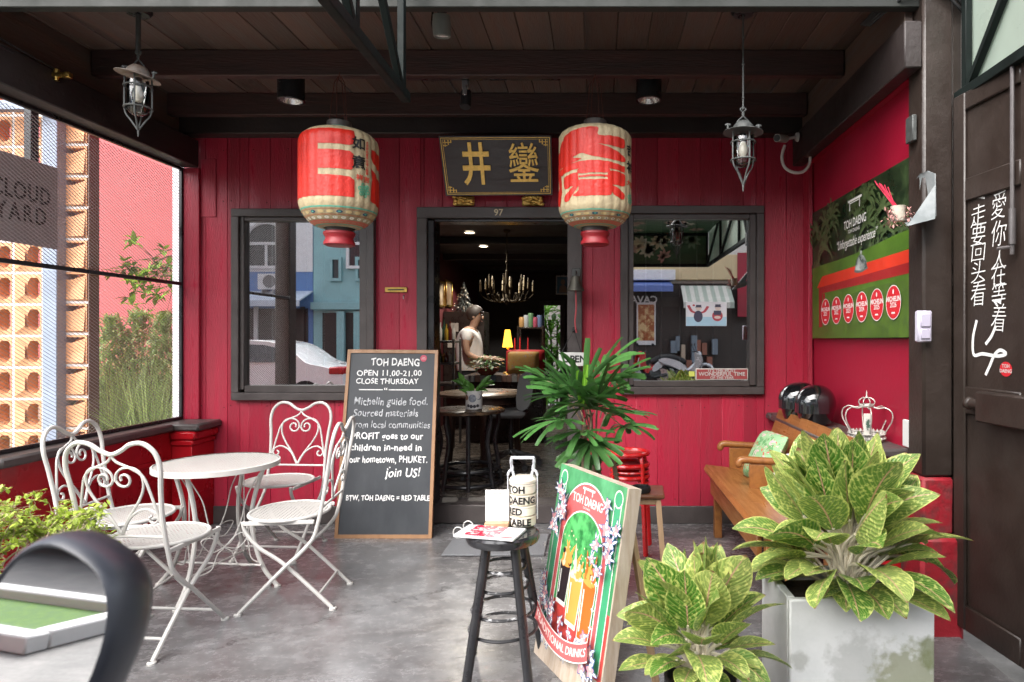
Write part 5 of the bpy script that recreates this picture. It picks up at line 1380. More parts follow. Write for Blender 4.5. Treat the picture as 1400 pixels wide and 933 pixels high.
for i, (x, y, rz, lab) in enumerate(CHAIRS):
    c = chair0 if i == 0 else copy_tree(chair0)
    c.location = (x, y, 0); c.rotation_euler = (0, 0, R(rz)); c['label'] = lab
tb = thing('bistro_table', 'round white pierced metal bistro table between the white chairs', 'table', (-2.045, 3.50, 0), R(-6))
mb = MB(); mb.lathe([(.001, .664), (.295, .664), (.295, .658), (.001, .658)], n=56); mb.build('tabletop', M['pierced'], tb, local=True)
mb = MB(); mb.lathe([(.295, .668), (.303, .666), (.303, .640), (.298, .638), (.295, .655)], n=56); mb.build('top_rim', M['white'], tb, local=True)
for k in range(4):
    a = k * math.pi / 2 + R(4); ca, sa = math.cos(a), math.sin(a)
    f = lambda r, z: (r * ca, r * sa, z)
    mb = MB(); mb.tube(catmull([f(.262, .655), f(.245, .62), f(.205, .50), f(.185, .38), f(.20, .24), f(.25, .10), f(.325, .008)], 6), .0115, 8); mb.lathe([(.001, 0), (.018, 0), (.018, .008), (.01, .014)], f(.327, 0), 14); mb.build('leg', M['white'], tb, local=True)
    b0 = a + math.pi / 4; cb_, sb_ = math.cos(b0), math.sin(b0)
    mb = MB()
    A, B = Vector(f(.238, .60)), Vector((.238 * math.cos(a + math.pi / 2), .238 * math.sin(a + math.pi / 2), .60))
    Q = lambda t, z: A.lerp(B, t) * (1 - .18 * math.sin(math.pi * t)) + Vector((0, 0, z - .60))
    for s in (0, 1):
        g = (lambda t: t) if s == 0 else (lambda t: 1 - t)
        mb.tube(catmull([Q(g(.02), .615), Q(g(.16), .55), Q(g(.25), .44), Q(g(.38), .37), Q(g(.5), .35), Q(g(.38), .31), Q(g(.28), .22), Q(g(.08), .15)], 5), .0035, 5)
        mb.tube(catmull([Q(g(.5), .35), Q(g(.3), .385), Q(g(.14), .34), Q(g(.28), .31), Q(g(.5), .35)], 4), .003, 5)
    mb.build('scroll_brace', M['white'], tb, local=True)
mb = MB(); mb.cyl((-.25, 0, .12), (.25, 0, .12), .006, n=8); mb.cyl((0, -.25, .121), (0, .25, .121), .006, n=8); mb.build('stretcher', M['white'], tb, local=True)

# ---------------------------------------------------------------- chalkboard
B0, B1, B2, B3 = Vector((-1.755, 4.33, 0)), Vector((-1.108, 4.33, 0)), Vector((-1.127, 4.585, 1.247)), Vector((-1.762, 4.585, 1.252))
nb_ = (B1 - B0).cross(B3 - B0).normalized()
def onk(u, v, w=0): return B0.lerp(B1, u).lerp(B3.lerp(B2, u), v) + nb_ * w
ck = thing('chalkboard', 'tall wood framed chalkboard with white lettering leaning by the doorway', 'chalkboard', (-1.43, 4.33, 0))
mb = MB(); mb.prism([(.03, .015), (.97, .015), (.97, .985), (.03, .985)], .018, lambda u, v, w: onk(u, v, -.002 - w)); mb.build('board', M['board'], ck)
mb = MB()
for q_ in ([(0, 0), (1, 0), (.966, .019), (.034, .019)], [(1, 0), (1, 1), (.966, .981), (.966, .019)], [(1, 1), (0, 1), (.034, .981), (.966, .981)], [(0, 1), (0, 0), (.034, .019), (.034, .981)]):
    mb.prism(q_, .026, lambda u, v, w: onk(u, v, .006 - w))
mb.build('frame', mat('board_frame', (.36, .20, .10), .5, c2=(.26, .13, .06), lo=.3, hi=.7, scale=5, stretch=(3, 1, 1)), ck)
BH, BW = 1.27, .64
KX = lambda px, py: ((px - (477 + (461 - 477) * (py - 480) / 255)) / (598 - 477 + (592 - 598 + 16) * (py - 480) / 255), 1 - ((py - 479.5) / 255))
rc_ = random.Random(8)
def chalk(mb, s, x0, x1, py, hpx, off=.003, sl=0.0):
    vf = text2d(s, 1.0, off / (hpx / 204) * .45, sp=1.05)
    us = [p[0] for p in vf[0]]; w = max(us) - min(us); mid = (max(us) + min(us)) / 2
    u0, v0 = KX(x0, py); u1, _ = KX(x1, py)
    sc_ = (u1 - u0) / w; vs = hpx / 255 / .72
    pts = []
    for a, b in vf[0]:
        a -= mid
        wob = .05 * math.sin(a * 3.1 + len(s)) + .03 * math.sin(a * 7.3 + py)
        pts.append(onk((u0 + u1) / 2 + a * sc_ + (b * sl) * sc_, v0 + (b + wob) * vs, .0012))
    mb.add(pts, vf[1])
mb = MB()
chalk(mb, 'TOH DAENG', 508, 573, 497.5, 10.5, .0026); chalk(mb, 'OPEN 11.00-21.00', 489, 576, 513, 8, .0014); chalk(mb, 'CLOSE THURSDAY', 488, 572, 524.5, 7.5, .0014)
for a, b in ((492, 524), (532, 577)): mb.add(*[([onk(*KX(x, y), .0012) for x, y in ((a, 535.3), (b, 535.3), (b, 536.7), (a, 536.7))]), [(0, 1, 2, 3)]])
chalk(mb, '“', 525.5, 530, 538, 8, .002)
chalk(mb, 'PROFIT goes to our', 483, 579, 600, 9, .0020); chalk(mb, 'children in-need in', 481, 577, 615.5, 9, .0020); chalk(mb, 'our hometown, PHUKET.', 480, 585, 631.5, 9, .0018); chalk(mb, 'join US!', 529, 575, 649, 12, .002, .15); chalk(mb, 'BTW, TOH DAENG = RED TABLE', 476, 588.5, 682.5, 7, .0018)
hb_ = [(math.sin(t) ** 3, .8 * math.cos(t) - .32 * math.cos(2 * t) - .13 * math.cos(3 * t)) for t in [6.2832 * k / 18 for k in range(18)]]
hu, hv = KX(534.5, 642); mb.add([onk(hu + a * .009, hv + b * .005, .0013) for a, b in hb_], [tuple(range(18))])
mb.build('lettering', M['chalk'], ck)
mb = MB(); chalk(mb, 'Michelin guide food.', 486, 585, 552.5, 10.5, .0018, .1); chalk(mb, 'Sourced materials', 485, 572, 568.5, 10, .0014, .1); chalk(mb, 'from local communities', 484, 588, 584.5, 9.5, .0010, .1); mb.build('faded_lettering', M['chalkdim'], ck)
u, v = KX(578.5, 491.3); mb = MB(); mb.add([onk(u + .036 * math.cos(a), v + .019 * math.sin(a), .0013) for a in [6.2832 * k / 24 for k in range(24)]], [tuple(range(24))]); st_ = mb.build('sticker', flat((.42, .03, .07)), ck)
mb = MB(); vf = text2d('TOH\nDAENG', 1, .01); mb.add([onk(u + a * .014, v + b * .0075, .0018) for a, b in vf[0]], vf[1]); mb.build('lettering', M['white'], st_)

# ---------------------------------------------------------------- door mat, stool and what stands on it
dm = MB(); dm.box(-.96, -.33, 3.97, 4.40, .0, .012, .005); dm = dm.build('door_mat', mat('mat_grey', (.16, .165, .175), .95, var=.2, scale=150, bump=.6, bscale=300)); tag(dm, 'dark grey door mat in front of the doorway', 'mat')
SX, SY, SZ = (688 - CX) * 2.62 / F, 2.62, .555
so = thing('bar_stool', 'tall black wooden stool with worn silver foot rings, in front of the doorway', 'stool', (SX, SY, 0))
mb = MB(); mb.lathe([(.001, SZ), (.135, SZ), (.145, SZ - .008), (.147, SZ - .024), (.142, SZ - .036), (.001, SZ - .036)], (SX, SY, 0), 48); mb.build('seat', mat('black_gloss', (.016, .016, .018), .16, var=.1, coat=.3), so)
legs = []
for k, (a) in enumerate((-128, -52, 40, 140)):
    ca, sa = math.cos(R(a)), math.sin(R(a))
    legs.append((ca, sa)); mb = MB(); mb.tube([(SX + .088 * ca, SY + .088 * sa, SZ - .03), (SX + .195 * ca, SY + .195 * sa, 0)], [.019, .018], 14); mb.build('leg', M['black'], so)
for z, bb in ((.395, 0), (.225, 1)):
    mb = MB(); f = lambda z_: .088 + (.195 - .088) * (SZ - .03 - z_) / (SZ - .03)
    for dz_ in (.0, -.055):
        r = f(z + dz_) - .026; mb.tube([(SX + r * math.cos(a), SY + r * math.sin(a), z + dz_ + (.02 if dz_ == 0 else 0)) for a in [6.2832 * k / 40 for k in range(40)]], .0065, 8, closed=True)
    mb.build('foot_ring', mat('worn_ring', (.022, .022, .024), .4, c2=(.55, .55, .56), lo=.55, hi=.62, scale=16, stretch=(1, 1, 3)), so)
TX, TY = (715 - CX) * 2.70 / F, 2.70
tf = thing('tiffin_carrier', 'cream four tier tiffin carrier with handle and black lettering on the black stool', 'tiffin carrier', (TX, TY, SZ))
m_enam = mat('cream_enamel', (.74, .70, .60), .25, var=.04, coat=.3)
for k in range(4):
    z = SZ + .002 + k * .0445; mb = MB(); mb.lathe([(.001, z), (.046, z), (.0535, z + .006), (.0545, z + .030), (.0535, z + .036), (.056, z + .038), (.056, z + .043), (.001, z + .0435)], (TX, TY, 0), 40); mb.build('tier', m_enam, tf)
z = SZ + .181; mb = MB(); mb.lathe([(.056, z), (.057, z + .012), (.05, z + .022), (.03, z + .026), (.001, z + .027)], (TX, TY, 0), 40); mb.build('lid', m_enam, tf)
mb = MB(); m_hnd = flat((.62, .64, .68), .35, .2)
for s in (-1, 1):
    mb.beam((TX + s * .061, TY - .01, SZ + .03), (TX + s * .061, TY - .01, SZ + .215), .014, .004, (1, 0, 0), .001)
    mb.tube(catmull([(TX + s * .061, TY - .01, SZ + .21), (TX + s * .055, TY - .01, SZ + .226), (TX + s * .042, TY - .01, SZ + .236), (TX + s * .048, TY - .01, SZ + .262), (TX + s * .046, TY - .01, SZ + .282)], 4), .0055, 7)
    mb.tube(catmull([(TX + s * .036, TY - .01, SZ + .205), (TX + s * .040, TY - .01, SZ + .222), (TX + s * .046, TY - .01, SZ + .24), (TX + s * .046, TY - .01, SZ + .28)], 4), .0055, 7)
mb.cyl((TX - .048, TY - .01, SZ + .282), (TX + .048, TY - .01, SZ + .282), .0065, n=8); mb.build('handle', m_hnd, tf)
mb = MB()
for k, s in enumerate(('TABLE', 'RED', 'DAENG', 'TOH')):
    vf = shape2d(None, cut=.006, pre=text2d(s, .038, .0014, 'LEFT')); z = SZ + .023 + k * .0445
    mb.flat(vf, lambda u, v: (TX + .0558 * math.sin((u - .062) / .054 - .10), TY - .0558 * math.cos((u - .062) / .054 - .10), z + v))
mb.build('lettering', M['ink'], tf)
cx_, cy_ = (680 - CX) * 2.68 / F, 2.68
qs = thing('card_stand', 'white card in a wooden stand on the black stool, left of the tiffin carrier', 'card', (cx_, cy_, SZ))
mb = MB(); mb.box(cx_ - .05, cx_ + .05, cy_ - .025, cy_ + .025, SZ + .001, SZ + .022, .003); mb.build('wooden_base', M['pine'], qs)
mb = MB(); mb.box(cx_ - .049, cx_ + .049, cy_ - .004, cy_ + .003, SZ + .0225, SZ + .152, .001); cd = mb.build('card', flat((.72, .70, .66), .5), qs)
mb = MB(); m_pr = flat((.35, .30, .27)); vf = shift2d(text2d('TOH DAENG', .0125, .0001, sp=1.1), cx_, SZ + .118); mb.flat(vf, lambda u, v: (u, cy_ - .0045, v))
for a, b, c, d_ in ((-.018, .137, .018, .1395), (-.014, .129, -.0125, .137), (.0125, .129, .014, .137)): mb.flat(rect2d(cx_ + a, SZ + b, cx_ + c, SZ + d_), lambda u, v: (u, cy_ - .0045, v))
mb.build('lettering', m_pr, cd)
mn = thing('menu_folder', 'ring bound menu with red printed cover lying on the black stool', 'menu', (SX - .03, SY - .04, SZ))
mx_ = Matrix.Translation((SX - .045, SY - .045, SZ + .001)) @ Matrix.Rotation(R(-14), 4, 'Z')
mb = MB(); mb.box(-.125, .125, -.072, .075, 0, .010, .002, mx_); mb.build('pages', flat((.72, .72, .73), .3), mn)
mb = MB(); mb.box(-.085, .05, -.066, .069, .0102, .0112, 0, mx_); mb.build('red_cover', mat('menu_print', (.45, .02, .06), .15, c2=(.62, .55, .55), lo=.52, hi=.56, scale=45, coat=.5), mn)
mb = MB(); mb.box(.065, .115, -.062, -.050, .0102, .0110, 0, mx_); mb.build('red_label', flat((.40, .06, .07)), mn)
for y in (-.045, .045):
    mb = MB(); mb.tube([mx_ @ Vector((-.115 + .022 * math.cos(a), y, .010 + .022 * math.sin(a))) for a in [6.2832 * k / 20 for k in range(20)]], .0022, 6, closed=True); mb.build('ring', M['white'], mn)

# ---------------------------------------------------------------- drinks board
DBX, DBY, DBA, DBT, DBW, DBH = -.2777, 2.759, 1.056, .1674, .547, .80
e_ = Vector((math.cos(DBA), -math.sin(DBA), 0)); n_b = Vector((math.sin(DBA), math.cos(DBA), 0)); up_ = n_b * math.sin(DBT) + Vector((0, 0, math.cos(DBT))); nf = e_.cross(up_).normalized()
if nf.dot(Vector((DBX, DBY, -.9))) > 0: nf = -nf          # faces the camera side
o_ = Vector((DBX, DBY, 0.0))
def ond(u, v, w=0): return o_ + e_ * (u * DBW) + up_ * (v * DBH) + nf * w
sb = thing('drinks_board', 'green and red printed drinks board on pale wood leaning in front of the doorway', 'sandwich board', (DBX + .15, DBY - .2, 0))
mb = MB(); mb.prism([(0, .0), (1, .0), (1, 1), (0, 1)], .055, lambda u, v, w: ond(u, v, -.004 - w)); mb.build('wooden_panel', mat('whitewashed_wood', (.52, .44, .36), .7, c2=(.40, .31, .23), lo=.35, hi=.65, scale=5, stretch=(8, 8, 1), bump=.2, bscale=30), sb)
for u in (.08, .9):
    mb = MB(); a, b = ond(u, .85, -.062), ond(u, .0, -.30); b.z = .0; mb.beam(a, b, .03, .02); mb.build('rear_leg', M['pine'], sb)
mb = MB(); V = lambda y: 1 - y                             # y from the top, as a share of the height
L = [0]
gm = [mat('print_green', (.045, .22, .085), .4, c2=(.10, .36, .16), lo=.4, hi=.65, scale=14, stretch=(1, 1, .5)), flat((.045, .30, .14)), flat((.50, .055, .045)), flat((.78, .76, .70)), flat((.56, .10, .10)), mat('jungle_green', (.02, .16, .04), .4, c2=(.09, .42, .12), lo=.38, hi=.6, scale=22),
      flat((.018, .010, .012)), flat((.70, .30, .06)), flat((.72, .12, .015)), flat((.62, .28, .28)), flat((.05, .10, .24)), flat((.80, .62, .42))]
def ink2(mi, vf):
    L[0] += 1; mb.mi = mi; w = -.0035 + .00005 * L[0]
    mb.flat(vf, lambda u, v: ond(u, v, w))
def poly(mi, pts): ink2(mi, (pts, [tuple(range(len(pts)))]))
yb_ = .865                                                # the print ends above the bare wood foot
poly(0, [(.0, 1), (.985, 1), (.985, V(yb_ * .66)), (0, V(yb_ * .66))]); poly(2, [(0, V(yb_ * .66)), (.985, V(yb_ * .66)), (.985, V(yb_)), (0, V(yb_))])
for u0, u1 in ((.045, .125), (.86, .94)):
    poly(3, [(u0 - .008, .93), (u1 + .008, .93), (u1 + .008, V(yb_ - .02)), (u0 - .008, V(yb_ - .02))]); poly(1, [(u0, .925), (u1, .925), (u1, V(yb_ - .025)), (u0, V(yb_ - .025))])
    ink2(3, ell2d((u0 + u1) / 2, .935, .055, .042)); ink2(1, ell2d((u0 + u1) / 2, .935, .047, .035))
def arch(mi, u0, u1, ytop, yspr, ybot): poly(mi, [(u0, V(ybot)), (u1, V(ybot))] + [((u0 + u1) / 2 + (u1 - u0) / 2 * math.cos(a), V(yspr) + (yspr - ytop) * math.sin(a)) for a in [math.pi * k / 26 for k in range(27)]])
arch(3, .125, .86, .045, .30, .835); arch(4, .135, .85, .053, .30, .83); arch(3, .185, .80, .185, .36, .82); arch(5, .195, .79, .192, .36, .81); poly(2, [(.195, V(.665)), (.79, V(.665)), (.79, V(.82)), (.195, V(.82))])
ink2(3, shift2d(text2d('TOH DAENG', .084, .001, sx=1.0), .49, V(.138), .92, .72))
for a, b, c, d_ in ((.40, .072, .58, .082), (.425, .082, .437, .105), (.543, .082, .555, .105)): poly(3, [(a, V(b)), (c, V(b)), (c, V(d_)), (a, V(d_))])
ink2(3, shift2d(text2d('PHUKET RESTAURANT' if False else 'TOH DAENG', .02, .0), .49, V(.170), .92, .72))
def drink(u0, u1, yt, yb2, mi, top):
    k = (u1 - u0) * .10
    poly(3, [(u0 + k - .008, V(yb2 + .022)), (u1 - k + .008, V(yb2 + .022)), (u1 + .008, V(yt)), (u0 - .008, V(yt))]); poly(mi, [(u0 + k, V(yb2)), (u1 - k, V(yb2)), (u1, V(yt)), (u0, V(yt))]); ink2(top, ell2d((u0 + u1) / 2, V(yt), (u1 - u0) / 2, .018))
    poly(3, [(u0 + k * 1.6, V(yb2 - .03)), (u0 + k * 1.6 + .012, V(yb2 - .03)), (u0 + k + .018, V(yt + .04)), (u0 + k + .004, V(yt + .04))])
    rd = random.Random(int(u0 * 100))
    for q_ in range(16):
        c = (rd.uniform(u0 + .01, u1 - .01), V(yt - .025 + rd.uniform(-.035, .03))); ink2(rd.choice((mi, top, top, 11)), ell2d(c[0], c[1], rd.uniform(.012, .03), rd.uniform(.010, .022), 10))
    for q_ in range(4):
        a = rd.uniform(.9, 2.2); Ls = rd.uniform(.07, .14); x = rd.uniform(u0 + .02, u1 - .02); ink2(top if q_ % 2 else mi if mi != 6 else 7, stroke2d(cm2([(x, V(yt - .01)), (x + Ls * .5 * math.cos(a), V(yt - .01) + Ls * .5), (x + Ls * math.cos(a) * 1.3, V(yt - .01) + Ls)], 4), [.05, .045, .04, .034, .028, .022, .016, .010, .004]))
    for q_ in range(10): ink2(11, ell2d(rd.uniform(u0 - .03, u1 + .03), V(yt - rd.uniform(.04, .17)), .006, .005, 8))
drink(.225, .385, .47, .655, 6, 7); drink(.40, .585, .50, .72, 7, 11); drink(.60, .78, .49, .755, 8, 7)
def flower(u, v, r, seed):
    rd = random.Random(seed)
    for q_ in range(5):                                   # blue leaves first
        a = rd.uniform(0, 6.28); pts = [(u + r * x * math.cos(a) - r * y * math.sin(a), v + (r * x * math.sin(a) + r * y * math.cos(a)) * .70) for x, y in ((.2, 0), (.9, .26), (1.9, .0), (.9, -.26))]
        poly(10, cm2(pts, 3, True)); pts = [(u + (p[0] - u) * .93, v + (p[1] - v) * .93) for p in pts]
        pts = [(u + r * x * math.cos(a) - r * y * math.sin(a), v + (r * x * math.sin(a) + r * y * math.cos(a)) * .70) for x, y in ((.5, 0), (.95, .15), (1.7, .0), (.95, -.15))]; poly(3, cm2(pts, 3, True))
    a0 = rd.uniform(0, 6.28)
    for big in (1, 0):
        for q_ in range(5):
            a = a0 + q_ * 1.2566; sc2 = 1.0 if big else .82
            pts = [(u + r * sc2 * (x * math.cos(a) - y * math.sin(a)), v + r * sc2 * (x * math.sin(a) + y * math.cos(a)) * .70) for x, y in ((.05, 0), (.5, .38), (1.05, .12), (1.05, -.12), (.5, -.38))]
            poly((10 if big else (3 if q_ % 2 else 9)), cm2(pts, 3, True))
    ink2(9, ell2d(u, v, r * .2, r * .14, 10))
for k, (u, y, r) in enumerate(((.06, .13, .055), (.15, .18, .06), (.10, .235, .065), (.19, .245, .05), (.05, .285, .06), (.80, .10, .05), (.83, .215, .07), (.90, .27, .065), (.95, .20, .05), (.91, .33, .055), (.05, .60, .05), (.10, .655, .06), (.06, .72, .05), (.16, .72, .05), (.24, .695, .045), (.40, .735, .04), (.07, .80, .06), (.17, .83, .06), (.27, .80, .05), (.46, .80, .05), (.55, .84, .05), (.66, .80, .055), (.76, .775, .05), (.88, .755, .055), (.93, .82, .06), (.82, .84, .06), (.20, .13, .04), (.24, .20, .045), (.12, .31, .05), (.20, .32, .04), (.80, .29, .055), (.86, .40, .05), (.78, .36, .04), (.13, .575, .04), (.18, .66, .04), (.33, .715, .035), (.62, .735, .035), (.83, .70, .05), (.36, .83, .05))): flower(u, V(y), r * .88, k)
for u, y in ((.085, .42), (.085, .50), (.9, .45), (.9, .56), (.9, .64)): ink2(3, ([(u, V(y - .02)), (u + .008, V(y - .004)), (u + .025, V(y)), (u + .008, V(y + .004)), (u, V(y + .02)), (u - .008, V(y + .004)), (u - .025, V(y)), (u - .008, V(y - .004))], [tuple(range(8))]))
bn = [(t, V(.735 + .085 * math.sin(math.pi * min(1, max(0, (t - .08) / .84))) ** .8)) for t in [.09 + .82 * k / 24 for k in range(25)]]
ink2(3, stroke2d(bn, .088)); ink2(4, stroke2d(bn, .078))
vf = text2d('TRADITIONAL DRINKS', .085, .0008); us = [p[0] for p in vf[0]]; w0, w1 = min(us), max(us)
pp_ = []
for a, b in vf[0]:
    t = .11 + .78 * (a - w0) / (w1 - w0); pp_.append((t, V(.735 + .085 * math.sin(math.pi * (t - .08) / .84) ** .8) + b * .62))
ink2(3, (pp_, vf[1]))
mb.build('printed_poster', gm, sb, smooth=0)

# ---------------------------------------------------------------- poster on the right wall
PXW = 1.506
def pw(px, py, off=0): p = onX(px, py, PXW - off); return p
def pc(cx, cy): return 1100 + cx / 3.33, 200 + cy / 3.33
ps = thing('wall_poster', 'large printed poster of a red table on a lawn, on the right red wall', 'poster', (1.5, 3.9, 1.34))
z0p, z1p = onX(1110, 463, PXW).z, onX(1110, 293, PXW).z
mb = MB(); mb.box(PXW - .004, PXW + .002, 3.10, 4.64, z0p, z1p, 0); mb.build('poster_sheet', mat('jungle_print', (.010, .022, .010), .35, c2=(.05, .085, .03), lo=.45, hi=.75, scale=9, detail=8), ps)
mb = MB(); Lp = [0]
pm = [mat('lawn_print', (.10, .20, .02), .4, c2=(.045, .11, .01), lo=.3, hi=.7, scale=3), flat((.62, .035, .012)), flat((.30, .012, .012)), flat((.75, .74, .72)), flat((.62, .018, .028)), mat('cloche_print', (.10, .12, .11), .3, c2=(.5, .53, .52), lo=.45, hi=.6, scale=9), mat('palm_print', (.07, .11, .04), .35, var=.4, scale=12), flat((.12, .14, .13)), mat('lawn_print_dark', (.05, .10, .015), .4, c2=(.085, .16, .02), lo=.35, hi=.65, scale=14)]
def pr(mi, pts):                                         # points in the enlarged crop of the photograph, mapped on the wall
    Lp[0] += 1; mb.mi = mi; mb.add([pw(*pc(a, b), .0045 + .00012 * Lp[0]) for a, b in pts], [tuple(range(len(pts)))])
def prz(mi, vf):                                         # wall metres: u along the wall towards the street, v height
    Lp[0] += 1; mb.mi = mi; mb.flat(vf, lambda u, v: (PXW - .0045 - .00012 * Lp[0], u, v))
rp_ = random.Random(4)
for k in range(26):                                      # palms in the printed jungle
    y, z = rp_.uniform(3.15, 4.6), rp_.uniform(1.75, 2.15); n = 9
    for j in range(n):
        a = R(-20 + 220 * j / (n - 1)) + rp_.uniform(-.1, .1); L_ = rp_.uniform(.08, .17)
        prz(6, stroke2d(cm2([(y, z), (y + L_ * .6 * math.cos(a), z + L_ * .6 * math.sin(a)), (y + L_ * math.cos(a), z + L_ * math.sin(a) - .05)], 3), [.008, .016, .02, .02, .016, .010, .002]))
pr(0, [(36, 875), (36, 560), (90, 538), (150, 520), (230, 490), (300, 460), (400, 410), (514, 362), (514, 870)])
pr(8, [(36, 875), (36, 740), (140, 700), (300, 640), (514, 600), (514, 870)])
pr(2, [(82, 672), (93, 670), (95, 748), (86, 750)]); pr(2, [(65, 650), (80, 648), (82, 822), (66, 826)]); pr(2, [(478, 560), (494, 556), (498, 704), (482, 708)])
pr(2, [(64, 640), (514, 512), (514, 570), (66, 674)]); pr(1, [(56, 648), (80, 594), (505, 460), (514, 466), (514, 518)])
pr(5, [(228, 566), (232, 540), (238, 515), (248, 498), (257, 492), (270, 500), (280, 520), (284, 545), (286, 555), (258, 568)]); pr(7, [(226, 574), (227, 565), (257, 566), (287, 550), (288, 556), (260, 574), (240, 578)]); pr(5, [(252, 480), (257, 474), (262, 480), (260, 492), (254, 492)])
for k, (cx, cy, hh) in enumerate(((119, 755, 60), (170, 748, 63), (226, 740, 66), (289, 732, 70), (360, 722, 74), (438, 711, 79))):
    c = pw(*pc(cx, cy)); r = hh / 3.33 * c.y / F
    prz(3, ell2d(c.y, c.z, r * .96, r, 36)); prz(4, ell2d(c.y, c.z, r * .91, r * .95, 36))
    t_ = lambda s, v, sz, o: prz(3, shift2d(text2d(s, sz, o), c.y, c.z + v, -1))
    t_('MICHELIN', r * .18, r * .40, .0012); t_(str(2021 + k), -r * .16, r * .42, .0006)
    prz(3, ell2d(c.y, c.z + r * .62, r * .10, r * .15, 10))
    prz(3, ([(c.y - r * .25, c.z - r * .66), (c.y + r * .25, c.z - r * .66), (c.y + r * .2, c.z - r * .56), (c.y - r * .2, c.z - r * .56)], [(0, 1, 2, 3)]))
c = pw(*pc(258, 345)); a = pw(*pc(206, 368)); b = pw(*pc(309, 325))
vf = text2d('TOH DAENG', 1, .012); us = [p[0] for p in vf[0]]; s_ = (a.y - b.y) / (max(us) - min(us))
vf2 = shift2d(vf, c.y, c.z, -s_, s_ * 1.25); prz(3, vf2)
for a_, b_, c_, d_ in ((-.10, .125, .10, .138), (-.075, .075, -.066, .126), (.066, .075, .075, .126), (-.075, .115, .075, .120)): prz(3, rect2d(c.y + a_, c.z + b_, c.y + c_, c.z + d_))
cq = pw(*pc(262, 428)); vf = shift2d(text2d('“Unforgettable experience”', 1, .0), cq.y, cq.z, -.052, .078); vf = ([(u - (v - cq.z) * .25, v) for u, v in vf[0]], vf[1]); prz(3, vf)
cs = pw(*pc(254, 382)); prz(3, shift2d(text2d('TOH DAENG', .03, 0), cs.y, cs.z, -1))
mb.build('printed_picture', pm, ps, smooth=0)

# incense holder on the column, meter box, switch
p = W(1262, 290, 2.98)
ih = thing('incense_shelf', 'folded galvanised metal incense shelf fixed to the brown column over the poster', 'shelf', tuple(p))
mb = MB()
def tri(pts, th=.004):
    n = (Vector(pts[1]) - Vector(pts[0])).cross(Vector(pts[2]) - Vector(pts[0])).normalized() * th
    vs = [Vector(q_) for q_ in pts] + [Vector(q_) + n for q_ in pts]; m_ = len(pts)
    mb.add(vs, [tuple(range(m_ - 1, -1, -1)), tuple(range(m_, 2 * m_))] + [(i, (i + 1) % m_, m_ + (i + 1) % m_, m_ + i) for i in range(m_)])
PW_ = lambda x, y, d: tuple(W(x, y, d))
tri([PW_(1253, 262, 3.02), PW_(1252, 246, 3.02), PW_(1258, 238, 2.96), PW_(1268, 234, 2.93), PW_(1278, 238, 2.92), PW_(1279, 296, 2.92), PW_(1253, 298, 3.02)])
tri([PW_(1235, 302, 2.98), PW_(1240, 310, 2.84), PW_(1278, 300, 2.84), PW_(1279, 296, 2.92), PW_(1253, 296, 3.0)])
tri([PW_(1240, 310, 2.838), PW_(1278, 300, 2.838), PW_(1279, 252, 2.91)])
mb.build('shelf_plate', M['galv'], ih)
c = W(1228, 303, 2.93)
for s, cx_i in ((0, 0),):
    mb = MB(); mb.lathe([(.001, 0), (.028, 0), (.032, .01), (.03, .05), (.033, .068), (.028, .068), (.001, .05)], (c.x, c.y, c.z), 24); icp = mb.build('incense_cup', mat('cup_cream', (.5, .46, .38), .6, var=.2, scale=20)); tag(icp, 'small cream incense cup with sticks on the metal shelf', 'cup')
ist = thing('incense_sticks', 'bundle of thin red incense sticks leaning in the cream cup', 'incense', tuple(c)); mb = MB()
for k in range(9):
    b2 = W(1196 + k * 2.2 + random.uniform(-1, 1), 250 + k * .9 + random.uniform(-3, 3), 2.95); mb.tube([(c.x + random.uniform(-.012, .012), c.y + random.uniform(-.012, .012), c.z + .055), b2], .0022, 5)
mb.build('sticks', flat((.50, .02, .06)), ist)
for px, lab in ((1219, 'dried pink flower garland left of the incense cup'), (1240, 'dried pink flower garland right of the incense cup')):
    mb = MB(); rr = random.Random(px); c2 = W(px, 292, 2.91)
    for k in range(60):
        q_ = Vector((rr.gauss(0, .012), rr.gauss(0, .012), rr.uniform(-.055, .035))); mb.leaf(c2 + q_, (rr.gauss(0, 1), rr.gauss(0, 1), rr.gauss(-.6, .5)), (0, 0, 1), .022, .008, n=2)
    o = mb.build('flower_garland', mat('dried_pink', (.45, .22, .20), .8, island=.4)); tag(o, lab, 'garland', 'dried garlands on the incense shelf')
mbx = thing('switch_box', 'white translucent switch box on the column beside the poster', 'switch box', tuple(W(1262, 468, 2.94)))
p0, p1 = W(1253, 468, 2.93), W(1272.5, 425, 2.93)
mb = MB(); mb.box(p0.x, p1.x, 2.915, 2.949, p0.z, p1.z, .006); mb.build('cover', flat((.55, .52, .62), .25), mbx)
mb = MB(); zz = (p0.z + p1.z) / 2; mb.box(p0.x + .01, p1.x - .01, 2.908, 2.914, zz - .002, p1.z - .015, .003); mb.box(p0.x + .01, p1.x - .012, 2.908, 2.914, p0.z + .015, zz - .012, .003); mb.build('switch_plate', flat((.48, .45, .56), .3), mbx)
hg = MB(); c = W(1249, 175, 3.0); hg.box(c.x - .01, c.x + .012, 2.99, 3.06, c.z - .06, c.z + .06, .004); tag(hg.build('hinge_plate', M['lampmetal']), 'old metal plate on the brown column above the incense shelf', 'plate')

